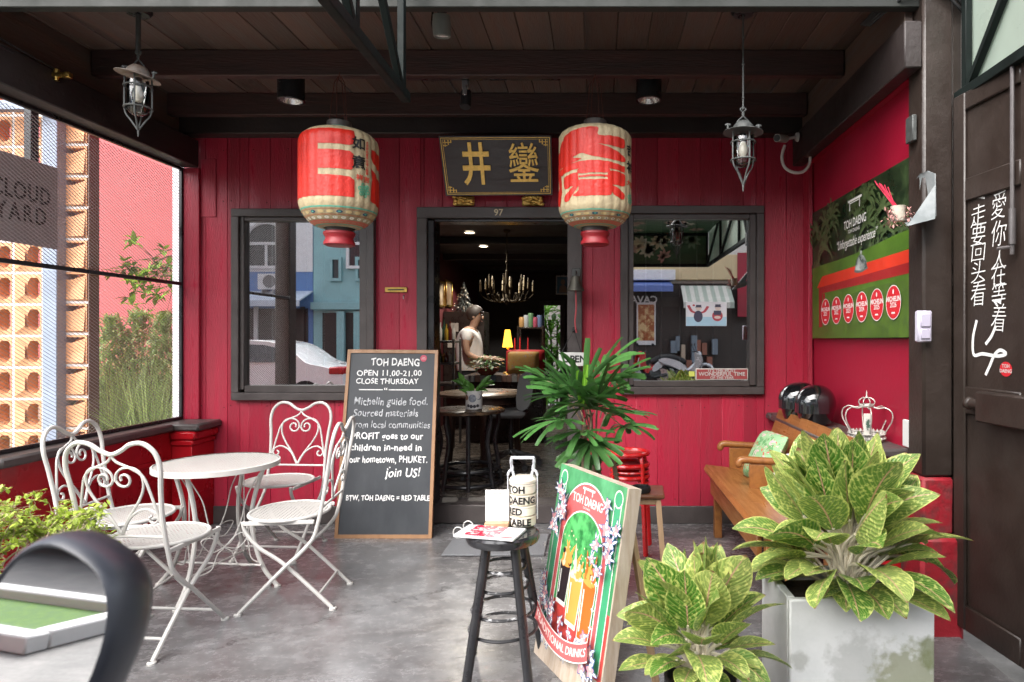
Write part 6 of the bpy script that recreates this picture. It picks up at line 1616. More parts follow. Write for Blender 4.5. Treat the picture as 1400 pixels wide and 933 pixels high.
# ---------------------------------------------------------------- bench, cushion, helmets, crown
bn_ = thing('wooden_bench', 'brown teak bench with slatted seat and arms along the right wall', 'bench', (1.0, 3.6, 0))
yb0, yb1 = 2.98, 4.42
mb = MB()
for k in range(3):
    a = yb0 + (yb1 - yb0) * k / 3; mb.prism([(.715, .445), (.73, .475), (1.10, .43), (1.10, .40), (.74, .44), (.725, .425)], (yb1 - yb0) / 3 - .004, lambda u, v, w: (u, a + w, v))
mb.build('seat', M['teak'], bn_)
mb = MB()
for k in range(9):
    a = yb0 + (yb1 - yb0) * k / 9; mb.prism([(1.07, .40), (1.225, .85), (1.25, .845), (1.095, .395)], (yb1 - yb0) / 9 - .003, lambda u, v, w: (u, a + w, v))
mb.build('backrest', M['teak'], bn_)
for y in (4.40, 3.82, 3.04):
    mb = MB(); mb.tube(catmull([(.83, y, .575), (.825, y, .60), (.85, y, .618), (.95, y, .612), (1.16, y, .60)], 4), [.012, .018, .022] + [.022] * 14, 10); am = mb.build('armrest', M['teak'], bn_)
    mb = MB(); mb.box(.885, 1.12, y - .012, y + .012, .44, .592, .003); mb.build('arm_panel', M['teak'], am)
for x in (.80, 1.08):
    for y in (yb0 + .05, yb1 - .06):
        mb = MB(); mb.beam((x, y, 0), (x, y, .42), .05, .05, (0, 1, 0)); mb.build('leg', M['teak'], bn_)
mb = MB(); mb.box(.745, .77, yb0 + .08, yb1 - .09, .30, .40, .003); mb.build('apron', M['teak'], bn_)
def cushion(mb, c, sx, sy, sz, Mr):
    n = 14; vs, fs = [], []
    for s in (1, -1):
        for i in range(n + 1):
            for j in range(n + 1):
                u, v = i / n * 2 - 1, j / n * 2 - 1
                hgt = (max(0, (1 - u ** 4) * (1 - v ** 4))) ** .5
                pin = 1 - .06 * (u * u * v * v); vs.append(Mr @ Vector((u * sx * pin * (1 - .05 * (1 - v * v)), v * sy * pin * (1 - .05 * (1 - u * u)), s * sz * hgt)) + Vector(c))
    for s in (0, 1):
        b = s * (n + 1) ** 2
        for i in range(n):
            for j in range(n): fs.append((b + i * (n + 1) + j, b + (i + 1) * (n + 1) + j, b + (i + 1) * (n + 1) + j + 1, b + i * (n + 1) + j + 1))
    mb.add(vs, fs)
def floral(name, base, cols, scale):
    m = mat(name, base, .8, var=.1, scale=30)
    N, Lk = m.node_tree.nodes, m.node_tree.links; p = N["Principled BSDF"]; src = p.inputs["Base Color"].links[0].from_socket
    tc = N.new("ShaderNodeTexCoord")
    for k, (c, th) in enumerate(cols):
        v = N.new("ShaderNodeTexVoronoi"); v.inputs["Scale"].default_value = scale * (1 + .3 * k); mp = N.new("ShaderNodeMapping"); mp.inputs["Location"].default_value = (k * 3.1, k * 1.7, k); Lk.new(tc.outputs["Object"], mp.inputs[0])
        nz = N.new("ShaderNodeTexNoise"); nz.inputs["Scale"].default_value = scale * 3; Lk.new(mp.outputs[0], nz.inputs["Vector"])
        ad = N.new("ShaderNodeMixRGB"); ad.inputs[0].default_value = .12; Lk.new(mp.outputs[0], ad.inputs[1]); Lk.new(nz.outputs["Color"], ad.inputs[2]); Lk.new(ad.outputs[0], v.inputs["Vector"])
        lt = N.new("ShaderNodeMath"); lt.operation = 'LESS_THAN'; lt.inputs[1].default_value = th; Lk.new(v.outputs["Distance"], lt.inputs[0])
        mx = N.new("ShaderNodeMixRGB"); Lk.new(lt.outputs[0], mx.inputs[0]); Lk.new(src, mx.inputs[1]); mx.inputs[2].default_value = tuple(c) + (1,); src = mx.outputs[0]
    Lk.new(src, p.inputs["Base Color"])
    return m
m_flor = floral('floral_green', (.24, .42, .22), [((.10, .28, .10), .30), ((.62, .36, .42), .26), ((.55, .05, .04), .22), ((.70, .45, .30), .10)], 13)
m_flor2 = floral('floral_white', (.62, .60, .64), [((.15, .32, .15), .26), ((.45, .12, .30), .24), ((.6, .4, .5), .15)], 13)
cM = Matrix.Rotation(R(-80), 3, 'Z') @ Matrix.Rotation(R(62), 3, 'X')
mb = MB(); cushion(mb, (1.03, 4.02, .60), .17, .17, .055, cM); tag(mb.build('cushion', m_flor), 'green floral cushion on the wooden bench, at the far side', 'cushion', 'floral cushions on the bench')
mb = MB(); cushion(mb, (1.05, 3.60, .565), .13, .13, .05, cM); tag(mb.build('cushion', m_flor2), 'white and purple floral cushion on the wooden bench, partly behind leaves', 'cushion', 'floral cushions on the bench')
def helmet(x, y, rz, label):
    t = thing('helmet', label, 'helmet', (x, y, .80), R(rz), 'black helmets on the ledge')
    m_h = mat('helmet_black', (.006, .006, .007), .08, coat=1.0, var=.02, rvar=0)
    mb = MB(); vs, fs = [], []; n, m_ = 32, 18
    for i in range(m_ + 1):
        ph = math.pi * .80 * i / m_
        for k in range(n):
            a = 6.2832 * k / n; r = math.sin(ph) ** .85 if ph > 0 else 0
            if ph > 1.7: r = math.sin(1.7) - (ph - 1.7) * .28
            vs.append((.135 * r * math.cos(a) * (1.0 if math.cos(a) < 0 else 1.06), .115 * r * math.sin(a), .005 + .125 + .118 * (math.cos(ph) if ph < 1.7 else math.cos(1.7) - (ph - 1.7) * 1.05)))
    for i in range(m_):
        for k in range(n): fs.append((i * n + k, i * n + (k + 1) % n, (i + 1) * n + (k + 1) % n, (i + 1) * n + k))
    fs.append(tuple(range(m_ * n, m_ * n + n))); mb.add(vs, fs); mb.build('shell', m_h, t, local=True, smooth=60)
    mb = MB(); vs, fs = [], []
    for i in range(9):
        for k in range(17):
            a = R(-70 + 140 * k / 16); ph = R(62 + 52 * i / 8); r = math.sin(min(ph, 1.65)) ** .85
            vs.append((.1375 * r * math.cos(a) * 1.06 + .002, .1175 * r * math.sin(a), .13 + .119 * math.cos(ph)))
    for i in range(8):
        for k in range(16): fs.append((i * 17 + k, i * 17 + k + 1, (i + 1) * 17 + k + 1, (i + 1) * 17 + k))
    mb.add(vs, fs); mb.build('visor', mat('visor_smoke', (.012, .014, .016), .03, coat=1.0, var=.01, rvar=0), t, local=True, smooth=60)
helmet(1.31, 4.22, 200, 'glossy black helmet on the right ledge, the one nearer the corner')
helmet(1.33, 3.98, 225, 'glossy black helmet with visor on the right ledge, in front of the other helmet')
c = W(1185, 603, 3.38)
co = thing('crown_ornament', 'openwork pale metal crown ornament standing on the right ledge', 'ornament', (c.x, c.y, .80))
m_cr = mat('antique_silver', (.46, .44, .40), .5, .5, var=.25, scale=30)
mb = MB(); mb.lathe([(.082, 0), (.086, .004), (.086, .03), (.082, .034), (.078, .03), (.078, .004)], (c.x, c.y, .80), 36)
for k in range(24):
    a = 6.2832 * k / 24; mb.ball((c.x + .088 * math.cos(a), c.y + .088 * math.sin(a), .818), .008, 8, 6)
    mb.lathe([(.008, 0), (.012, .006), (.004, .018), (.0005, .022)], (c.x + .083 * math.cos(a), c.y + .083 * math.sin(a), .833), 6)
mb.build('base_ring', m_cr, co)
for k in range(6):
    a = 6.2832 * k / 6 + .3; ca, sa = math.cos(a), math.sin(a); f = lambda r, z: (c.x + r * ca, c.y + r * sa, .80 + z)
    mb = MB(); mb.tube(catmull([f(.082, .03), f(.105, .07), f(.128, .115), f(.125, .155), f(.095, .175), f(.06, .17), f(.035, .175)], 5), .0035, 6); mb.build('arch_wire', m_cr, co)
mb = MB(); mb.lathe([(.036, .175), (.038, .185), (.034, .19), (.03, .182)], (c.x, c.y, .80), 24)
for k in range(8):
    a = 6.2832 * k / 8; mb.tube(catmull([(c.x + .035 * math.cos(a), c.y + .035 * math.sin(a), .985), (c.x + .042 * math.cos(a), c.y + .042 * math.sin(a), 1.005), (c.x + .02 * math.cos(a), c.y + .02 * math.sin(a), 1.022), (c.x, c.y, 1.02)], 4), .0025, 5)
mb.lathe([(.004, .215), (.010, .222), (.004, .235), (.003, .25), (.0005, .262)], (c.x, c.y, .80), 10); mb.build('top_crown', m_cr, co)
mb = MB(); mb.box(c.x - .052, c.x - .012, c.y - .092, c.y - .088, .84, .95, .001, None); tagp = mb.build('paper_tag', flat((.62, .60, .54), .7), co)
mb = MB(); mb.box(c.x - .043, c.x - .020, c.y - .0945, c.y - .0925, .865, .925, 0); mb.build('tag_print', mat('tag_print', (.05, .10, .07), .6, c2=(.5, .5, .46), lo=.45, hi=.55, scale=60), tagp)
bx_ = MB(); a_, b_ = W(1247, 612, 3.14), W(1255, 575, 3.14); bx_.box(1.49, 1.506, 3.12, 3.19, a_.z, b_.z, .003); tag(bx_.build('wall_socket', flat((.66, .66, .64))), 'white wall socket low on the right wall, by the column', 'socket')

# ---------------------------------------------------------------- red stools, small wooden stool, ashtray
RX, RY = (861 - CX) * 4.1 / F, 4.1
m_rs = mat('red_lacquer', (.55, .008, .010), .25, coat=.4, var=.05)
zt = H - (619 - CY) * 4.1 / F
for k in range(3):
    z = zt - k * .072
    t = thing('stacked_stool', ['topmost red bentwood stool of the stack beside the palm', 'middle red bentwood stool of the stack beside the palm', 'lowest red bentwood stool of the stack beside the palm'][k], 'stool', (RX, RY, 0), R(20), 'red stacked stools')
    mb = MB(); mb.lathe([(.001, z - .006), (.095, z - .006), (.098, z)], n=36); mb.build('seat', mat('cane_red', (.36, .02, .018), .4, var=.3, scale=90), t, local=True)
    mb = MB(); mb.tube([(.114 * math.cos(a), .114 * math.sin(a), z) for a in [6.2832 * i / 36 for i in range(36)]], .0145, 8, closed=True); mb.build('seat_ring', m_rs, t, local=True)
    for i in range(4):
        a = R(90 * i + 15); r1 = .165 - k * .006
        fb = z - .40 if z - .40 > 0 else 0.0
        mb = MB(); mb.tube(catmull([(.09 * math.cos(a), .09 * math.sin(a), z - .012), (.118 * math.cos(a), .118 * math.sin(a), z - .04), (.13 * math.cos(a), .13 * math.sin(a), z - .12), (r1 * math.cos(a), r1 * math.sin(a), max(.0, z - .605 + .0))], 5), .012, 8); mb.build('leg', m_rs, t, local=True)
    mb = MB(); mb.tube([(.118 * math.cos(a), .118 * math.sin(a), z - .11) for a in [6.2832 * i / 32 for i in range(32)]], .008, 6, closed=True); mb.build('brace_ring', m_rs, t, local=True)
ZS = .455
w0 = W(880, 670, 3.72); ZS = w0.z
ws = thing('wooden_stool', 'small wooden stool with dark top and pale legs beside the drinks board', 'stool', (w0.x, 3.72, 0), R(-4))
mb = MB(); mb.box(-.14, .115, -.13, .13, ZS - .022, ZS, .006); mb.build('seat', mat('stool_top', (.20, .085, .04), .35, c2=(.13, .05, .025), lo=.3, hi=.7, scale=4, stretch=(1, 9, 1)), ws, local=True)
for sx in (-1, 1):
    for sy in (-1, 1):
        mb = MB(); mb.beam((sx * .09 - .01, sy * .095, ZS - .024), (sx * .125 - .01, sy * .13, 0), .03, .03, (0, 1, 0)); mb.build('leg', M['pine'], ws, local=True)
mb = MB(); mb.box(-.10, .08, -.10, .10, ZS - .06, ZS - .0225, .003); mb.build('apron', M['pine'], ws, local=True)
at_ = W(876, 664, 3.66); mb = MB(); mb.lathe([(.001, 0), (.052, 0), (.058, .01), (.056, .030), (.048, .034), (.042, .028), (.04, .01), (.001, .008)], (at_.x, 3.67, ZS), 32); tag(mb.build('ashtray', M['blackmatt']), 'round black ashtray on the small wooden stool', 'ashtray')
# things stuck inside the right window
sgx0, sgx1, sgz0, sgz1 = wx(951), wx(1024), wz(520), wz(504)
sg = thing('window_sign', 'red sign with white holiday lettering in the lower corner of the right window', 'sign', ((sgx0 + sgx1) / 2, WALL + .012, sgz0))
mb = MB(); mb.box(sgx0, sgx1 - .004, WALL + .006, WALL + .0135, sgz0, sgz1, .003); mb.build('sign_border', flat((.60, .56, .52)), sg)
mb = MB(); mb.box(sgx0 + .008, sgx1 - .012, WALL + .003, WALL + .0059, sgz0 + .007, sgz1 - .007, .001); mb.build('sign_face', flat((.30, .055, .055)), sg)
mb = MB(); cxs, czs = (sgx0 + sgx1) / 2, (sgz0 + sgz1) / 2
for s, dz2, sz in (("IT'S THE MOST", .026, .030), ('WONDERFUL TIME', .001, .038), ('OF THE YEAR', -.026, .028)):
    vf = text2d(s, 1, .022); us = [q_[0] for q_ in vf[0]]; wd_ = {.030: .20, .038: .335, .028: .17}[sz]
    mb.flat(shift2d(vf, cxs - .002, czs + dz2, wd_ / (max(us) - min(us)), sz), lambda u, v: (u, WALL + .0020, v))
mb.build('lettering', M['white'], sg)
x0, x1, z0, z1 = wx(938), wx(994), wz(446), wz(413)
fp = thing('window_poster', 'white and pale blue poster of two cartoon figures in the right window', 'poster', ((x0 + x1) / 2, WALL + .012, z0))
mb = MB(); mb.box(x0, x1, WALL + .009, WALL + .0125, z0, z1, .001); mb.build('sheet', flat((.66, .67, .72)), fp)
mb = MB(); mb.mi = 0; lay = [0]
def fg(mi, vf): lay[0] += 1; mb.mi = mi; mb.flat(vf, lambda u, v: (x0 + (x1 - x0) * u, WALL + .0086 - .00012 * lay[0], z0 + (z1 - z0) * v))
fg(0, rect2d(0.01, .01, .99, .38))
fg(1, stroke2d(cm2([(.06, .86), (.14, .62), (.25, .55)], 4), .07)); fg(1, stroke2d(cm2([(.54, .82), (.45, .60), (.34, .55)], 4), .07))
fg(2, ell2d(.30, .40, .11, .24)); fg(3, ell2d(.31, .74, .075, .10)); fg(2, rect2d(.245, .79, .375, .88)); fg(2, rect2d(.23, .77, .39, .80))
fg(1, ell2d(.77, .42, .13, .22)); fg(2, rect2d(.68, .46, .86, .64)); fg(3, ell2d(.78, .74, .07, .10)); fg(2, rect2d(.715, .80, .85, .90)); fg(2, rect2d(.70, .78, .865, .81)); fg(3, ell2d(.77, .36, .08, .06)); fg(1, ell2d(.19, .86, .03, .04))
mb.build('printed_figures', [flat((.35, .55, .68)), flat((.42, .06, .08)), flat((.05, .05, .09)), flat((.62, .52, .48))], fp, smooth=0)
nt_ = MB(); nt_.box(wx(942), wx(950), WALL + .008, WALL + .010, wz(515), wz(508), 0); tag(nt_.build('sticky_note', flat((.55, .60, .12))), 'small yellow sticky note left of the red sign in the right window', 'note')
# ---------------------------------------------------------------- plants on the porch
def aglaonema(name, label, pot, base, n, reach, seed, LL, tilt=0.0, squash=1.0):
    r = random.Random(seed)
    t = thing(name, label, 'potted plant' if False else 'plant', base)
    lb, sb_ = MB(), MB()
    for i in range(n):
        q = i / (n - 1)
        a = i * 2.39996 + r.uniform(-.25, .25)
        el = R(86 - 80 * q ** 1.35) + r.uniform(-.28, .28)
        L = LL * (.80 + .30 * math.sin(math.pi * min(1, q * .9 + .12))) * r.uniform(.85, 1.12)
        st = reach * (1.0 - .30 * q) * r.uniform(.85, 1.1)
        d = Vector((math.cos(a) * math.cos(el), math.sin(a) * math.cos(el) * squash, math.sin(el)))
        p0 = Vector(base) + Vector((r.uniform(-.03, .03), r.uniform(-.03, .03), 0))
        stem_d = (d + Vector((0, 0, .55))).normalized()
        p1 = p0 + stem_d * st
        sb_.tube(catmull([p0, p0 + Vector((0, 0, .3 * st)) + stem_d * st * .3, p1], 4), .006, 6)
        lb.leaf(p1 - stem_d * .01, (stem_d + d * 1.2).normalized(), Vector((r.gauss(0, .45), r.gauss(0, .45), 1)) if abs(d.z) < .93 else (math.cos(a), math.sin(a), 0), L, L * r.uniform(.52, .64), droop=r.uniform(.05, 1.1) + .25 * q, fold=r.uniform(.06, .20), n=9,
                shape=lambda s: (math.sin(math.pi * min(1, (s * .93 + .06)) ** .92)) ** .8 if s < .999 else .03)
    for i in range(n // 2):                              # young low leaves round the foot
        a = i * 2.39996 + .7; el = R(r.uniform(5, 45)); d = Vector((math.cos(a) * math.cos(el), math.sin(a) * math.cos(el), math.sin(el)))
        p0 = Vector(base); p1 = p0 + d * reach * r.uniform(.30, .6) + Vector((0, 0, .04))
        sb_.tube([p0, p1], .005, 6); L = LL * r.uniform(.6, .85)
        lb.leaf(p1, d, (0, 0, 1), L, L * r.uniform(.5, .62), droop=r.uniform(.3, 1.0), fold=.12, n=8, shape=lambda s: (math.sin(math.pi * min(1, (s * .93 + .06)) ** .92)) ** .8 if s < .999 else .03)
    sb_.build('stems', mat('petiole', (.55, .50, .38), .5, var=.15), t)
    lb.build('leaves', M['aglao'], t, smooth=80)
    return t
cp = thing('concrete_planter', 'pale square concrete planter with mossy stains at the right front', 'planter', (.915, 2.42, 0), R(2))
cpx0, cpx1, cpy0, cpy1, cph = -.262, .248, -.17, .17, .43
def planter_mat():
    m = M['concrete'].copy(); m.name = 'stained_concrete'; N, L = m.node_tree.nodes, m.node_tree.links; p = N["Principled BSDF"]; src = p.inputs["Base Color"].links[0].from_socket
    tc = N.new("ShaderNodeTexCoord")
    def layer(c, cen, rad, sc_, k):
        nonlocal src
        vm = N.new("ShaderNodeVectorMath"); vm.operation = 'DISTANCE'; L.new(tc.outputs["Object"], vm.inputs[0]); vm.inputs[1].default_value = cen
        nz = N.new("ShaderNodeTexNoise"); nz.inputs["Scale"].default_value = sc_; nz.inputs["Detail"].default_value = 6; L.new(tc.outputs["Object"], nz.inputs["Vector"])
        a = N.new("ShaderNodeMath"); a.operation = 'MULTIPLY_ADD'; L.new(nz.outputs["Fac"], a.inputs[0]); a.inputs[1].default_value = -rad * 1.6; L.new(vm.outputs["Value"], a.inputs[2])
        b = N.new("ShaderNodeMapRange"); b.inputs[1].default_value = -.002; b.inputs[2].default_value = rad * .5; b.inputs[3].default_value = k; b.inputs[4].default_value = 0; L.new(a.outputs[0], b.inputs[0])
        mx = N.new("ShaderNodeMixRGB"); L.new(b.outputs[0], mx.inputs[0]); L.new(src, mx.inputs[1]); mx.inputs[2].default_value = c + (1,); src = mx.outputs[0]
    layer((.14, .14, .12), (-.02, -.17, .20), .10, 38, .35); layer((.16, .17, .07), (.15, -.17, .13), .12, 34, .7); layer((.13, .15, .06), (.235, -.17, .24), .05, 30, .8); layer((.2, .2, .17), (-.23, -.17, .22), .03, 30, .5)
    L.new(src, p.inputs["Base Color"]); return m
mb = MB(); m_cs = planter_mat()
t_ = .028
mb.box(cpx0, cpx1, cpy0, cpy0 + t_, 0, cph, .006); mb.box(cpx0, cpx1, cpy1 - t_, cpy1, 0, cph, .006); mb.box(cpx0, cpx0 + t_, cpy0 + t_, cpy1 - t_, 0, cph, .003); mb.box(cpx1 - t_, cpx1, cpy0 + t_, cpy1 - t_, 0, cph, .003)
mb.build('planter_box', m_cs, cp, local=True)
mb = MB(); mb.box(cpx0 + t_, cpx1 - t_, cpy0 + t_, cpy1 - t_, .05, cph - .05, 0); mb.build('soil', M['soil'], cp, local=True)
aglaonema('aglaonema_plant', 'large speckled green and yellow leafed plant growing in the concrete planter', None, (.915, 2.42, .385), 72, .36, 21, .262)
bp2 = thing('black_pot', 'round black plastic pot holding the smaller speckled plant', 'pot', (.335, 2.14, 0))
mb = MB(); mb.lathe([(.001, 0), (.085, 0), (.11, .19), (.118, .195), (.118, .225), (.108, .225), (.10, .19), (.001, .185)], (.335, 2.14, 0), 36); mb.build('pot', M['blackmatt'], bp2)
mb = MB(); mb.lathe([(.001, .197), (.1025, .195)], (.335, 2.14, 0), 24); mb.build('soil', M['soil'], bp2)
aglaonema('aglaonema_plant', 'smaller speckled plant in the black pot, right of the drinks board', None, (.325, 2.14, .23), 44, .225, 5, .205, squash=1)

# fan palm
PLX, PLY = -.02, 3.40
pt = thing('palm_pot', 'round wooden tub of the fan palm behind the drinks board', 'pot', (PLX, PLY, 0))
mb = MB(); mb.lathe([(.001, 0), (.15, 0), (.185, .30), (.195, .31), (.195, .345), (.18, .345), (.17, .30), (.001, .29)], (PLX, PLY, 0), 36); mb.build('tub', M['pine'], pt)
mb = MB(); mb.lathe([(.001, .31), (.172, .305)], (PLX, PLY, 0), 24); mb.build('soil', M['soil'], pt)
pm_ = thing('fan_palm', 'dark green fan palm with bare stems in front of the right door post', 'palm', (PLX, PLY, .31))
rp2 = random.Random(9); lb, sb_, lb2 = MB(), MB(), MB()
FANS = [(790, 548, 3.30, (-.35, -.5, .55), .40, 12, 0), (768, 575, 3.25, (-.9, -.4, -.02), .28, 10, 0), (822, 510, 3.55, (.45, .2, .75), .34, 11, 0), (806, 604, 3.25, (-.05, -.7, -.3), .30, 10, 0), (854, 583, 3.4, (.8, -.35, .12), .26, 8, 0), (745, 520, 3.5, (-.8, .1, .45), .20, 8, 0), (838, 565, 3.5, (.6, .0, .1), .30, 9, 0), (800, 625, 3.45, (-.2, -.3, -.4), .22, 7, 0), (806, 560, 3.3, (.1, -.6, .45), .34, 10, 0), (842, 520, 3.6, (.6, .3, .5), .30, 9, 0), (776, 540, 3.45, (-.6, .2, .5), .33, 10, 0), (800, 530, 3.35, (0, -.25, 1), .30, 10, 0), (818, 545, 3.32, (.28, -.35, .85), .30, 9, 0), (782, 535, 3.36, (-.4, -.3, .8), .31, 9, 0), (796, 590, 3.28, (-.4, -.8, -.05), .28, 9, 0)]
for px, py, d, dr, L, n, k in FANS:
    n += 3
    c = W(px, py, d); dr = Vector(dr).normalized()
    side = dr.cross(Vector((0, 0, 1))).normalized(); nv = side.cross(dr)
    stem_b = Vector((PLX + (c.x - PLX) * .25, PLY + (c.y - PLY) * .25, .75 + .2 * rp2.random()))
    sb_.tube(catmull([stem_b, stem_b.lerp(c, .5) + Vector((0, 0, .05)), c], 4), .0045, 5)
    for j in range(n):
        a = (j / (n - 1) - .5) * R(205) + rp2.uniform(-.06, .06)
        dd = dr * math.cos(a) + side * math.sin(a) + nv * rp2.uniform(-.05, .22)
        lb.leaf(c, dd, nv + Vector((0, -.2, .2)), L * rp2.uniform(.66, .95) * (1 - .12 * abs(a)), rp2.uniform(.024, .038), droop=rp2.uniform(.2, .95), fold=.16, n=7, shape=lambda s: min(1, .25 + s * 3.2) * (1 if s < .93 else .78))
for j in range(4):                                       # new spear
    c = W(795, 560, 3.27); lb2.leaf(c, (rp2.uniform(-.1, .16), -.1, 1), (0, -1, .1), rp2.uniform(.16, .24), .026, droop=.05, fold=.3, n=5, shape=lambda s: min(1, .3 + s * 3) * (1 if s < .9 else .7))
for sx, sy, h in ((-.05, 0, .88), (.02, .03, .80), (.10, -.02, .72), (.0, -.05, .68)):
    path = [(PLX + sx, PLY + sy, .30), (PLX + sx * 1.2, PLY + sy, .55), (PLX + sx * .9, PLY + sy - .02, h)]
    sb_.tube(catmull(path, 5), [.014] * 6 + [.012] * 5, 8)
    for q in range(6):
        z = .42 + q * (h - .42) / 6; sb_.lathe([(.0145, 0), (.0175, .006), (.0145, .012)], (PLX + sx * 1.12, PLY + sy - .004, z), 8)
sb_.build('stems', M['bark'], pm_); lb.build('fronds', M['palmleaf'], pm_, smooth=60); lb2.build('new_frond', mat('new_frond', (.16, .36, .03), .35, island=.2, trans=.3), pm_, smooth=60)

# bush at the left front
bc = W(-14, 800, 2.45)
bpot = thing('bush_pot', 'grey round pot of the small leafed bush at the left edge', 'pot', (bc.x, 2.45, 0))
mb = MB(); mb.lathe([(.001, 0), (.11, 0), (.155, .36), (.165, .365), (.165, .395), (.15, .395), (.14, .36), (.001, .35)], (bc.x, 2.45, 0), 32); mb.build('pot', mat('grey_pot', (.33, .31, .29), .7, var=.1), bpot)
mb = MB(); mb.lathe([(.001, .372), (.142, .366)], (bc.x, 2.45, 0), 24); mb.build('soil', M['soil'], bpot)
bush = thing('leafy_bush', 'twiggy bush with small bright green leaves at the left edge', 'bush', (bc.x, 2.45, .37))
rb = random.Random(12); tbm, lbm = MB(), MB()
def grow(p, d, L, r_, dep):
    q = p + d * L
    tbm.tube(catmull([p, p.lerp(q, .5) + Vector((rb.gauss(0, .012), rb.gauss(0, .012), .01)), q], 3), [r_ * (1 - .4 * k / 6) for k in range(7)], 5)
    if dep <= 2:
        for k in range(3 if dep < 2 else 1):
            s = p.lerp(q, rb.uniform(.25, 1)); dd = Vector((rb.gauss(0, 1), rb.gauss(0, 1), rb.gauss(.35, .6))).normalized()
            for _ in range(2):
                d3 = (dd + Vector((rb.gauss(0, .6), rb.gauss(0, .6), rb.gauss(0, .4)))).normalized(); lbm.leaf(s, d3, (0, 0, 1), rb.uniform(.018, .034), rb.uniform(.010, .016), droop=.4, fold=.12, n=3)
    if dep > 0:
        for k in range(3 if dep > 1 else 2):
            nd = (d + Vector((rb.gauss(0, .55), rb.gauss(0, .55), rb.gauss(.02, .32)))).normalized()
            grow(p.lerp(q, rb.uniform(.6, 1)), nd, L * rb.uniform(.6, .85), r_ * .62, dep - 1)
for k in range(9):
    a = k * .7 + rb.random(); grow(Vector((bc.x + rb.uniform(-.04, .04), 2.45 + rb.uniform(-.04, .04), .36)), Vector((math.cos(a) * .75 + .12, math.sin(a) * .7, .8)).normalized(), rb.uniform(.15, .20), .0065, 4)
tbm.build('branches', mat('pale_bark', (.34, .27, .18), .8, var=.3, scale=30), bush); lbm.build('leaves', M['leafbright'], bush, smooth=60)

# ---------------------------------------------------------------- motorbike mirror and the scooter it belongs to
mo = thing('scooter', 'black scooter whose rounded rear view mirror fills the lower left corner', 'scooter', (-.30, .70, 0))
MC = W(42, 905, .66); nrm_m = Vector((-.15, -.98, .08)).normalized()
uu = Vector((0, 0, 1)).cross(nrm_m).normalized(); vv = nrm_m.cross(uu)
rollm = R(-24)
u2, v2 = uu * math.cos(rollm) + vv * math.sin(rollm), vv * math.cos(rollm) - uu * math.sin(rollm)
def superell(a, b, n=40, e=2.7):
    out = []
    for k in range(n):
        t = 6.2832 * k / n; c, s = math.cos(t), math.sin(t)
        out.append((a * abs(c) ** (2 / e) * (1 if c >= 0 else -1), b * abs(s) ** (2 / e) * (1 if s >= 0 else -1)))
    return out
mb = MB(); vs, fs = [], []
rings = [(.94, .004), (.97, .007), (1.0, .004), (1.03, -.006), (1.03, -.022), (1.0, -.040), (.92, -.054), (.72, -.066), (.40, -.072), (.02, -.074)]
AX, BX = .076, .125
for s, w in rings:
    for x, y in superell(AX, BX): vs.append(MC + u2 * x * s + v2 * y * s + nrm_m * w)
for i in range(len(rings) - 1):
    for k in range(40): fs.append((i * 40 + k, i * 40 + (k + 1) % 40, (i + 1) * 40 + (k + 1) % 40, (i + 1) * 40 + k))
mb.add(vs, fs); mh = mb.build('mirror_housing', M['plastic'], mo, smooth=60)
mb = MB(); mb.add([MC + u2 * x * .95 + v2 * y * .95 + nrm_m * .0035 for x, y in superell(AX, BX)], [tuple(range(40))]); mb.build('mirror_glass', M['mirror'], mh, smooth=0)
b0 = MC - v2 * .095 - nrm_m * .045
HB = Vector((-.50, .56, .90))
mb = MB(); mb.tube(catmull([b0 + v2 * .02, b0 - Vector((0, 0, .04)), HB + Vector((0, 0, .03)), HB], 5), .007, 8); mb.build('mirror_stalk', M['black'], mo)
BXc, YS, ZS0 = -.26, -.30, -.06                          # the scooter stands towards the shop, below the picture
def S3(x, y, z): return (BXc + x, y + YS, z + ZS0)
mb = MB(); mb.tube(catmull([S3(-.36, .78, .93), S3(-.22, .86, .955), S3(0, .90, .94), S3(.22, .86, .955), S3(.36, .78, .93)], 5), .014, 8); mb.build('handlebar', M['black'], mo)
for s in (-1, 1):
    mb = MB(); mb.cyl(S3(s * .37, .774, .928), S3(s * .26, .836, .947), .019, n=12); mb.build('grip', M['blackmatt'], mo)
m_sc = mat('scooter_paint', (.02, .02, .024), .2, coat=.6)
mb = MB(); mb.ball(S3(0, .92, .89), (.13, .09, .06), 20, 12); mb.build('headlight_cowl', m_sc, mo)
mb = MB(); mb.tube(catmull([S3(0, .92, .86), S3(0, .97, .64), S3(0, .92, .44), S3(0, .64, .34), S3(0, .30, .34), S3(0, .10, .42)], 5), ([.06, .09, .11, .13, .15, .16, .17, .17, .17, .16, .15, .14, .14, .13, .13, .13, .13, .13, .13, .14, .15, .15, .14, .13, .12, .11])[:26], 14); mb.build('body_shell', m_sc, mo)
mb = MB(); mb.tube(catmull([S3(0, .20, .64), S3(0, -.05, .72), S3(0, -.40, .75), S3(0, -.62, .72)], 5), [.08, .10, .11, .12, .12, .12, .12, .12, .12, .12, .12, .11, .10, .09, .08, .06], 12); mb.build('seat', M['blackmatt'], mo)
mb = MB(); mb.tube(catmull([S3(0, .15, .46), S3(0, -.15, .56), S3(0, -.45, .58), S3(0, -.75, .56)], 5), [.14] * 12 + [.12, .10, .08, .05], 12); mb.build('tail_shell', m_sc, mo)
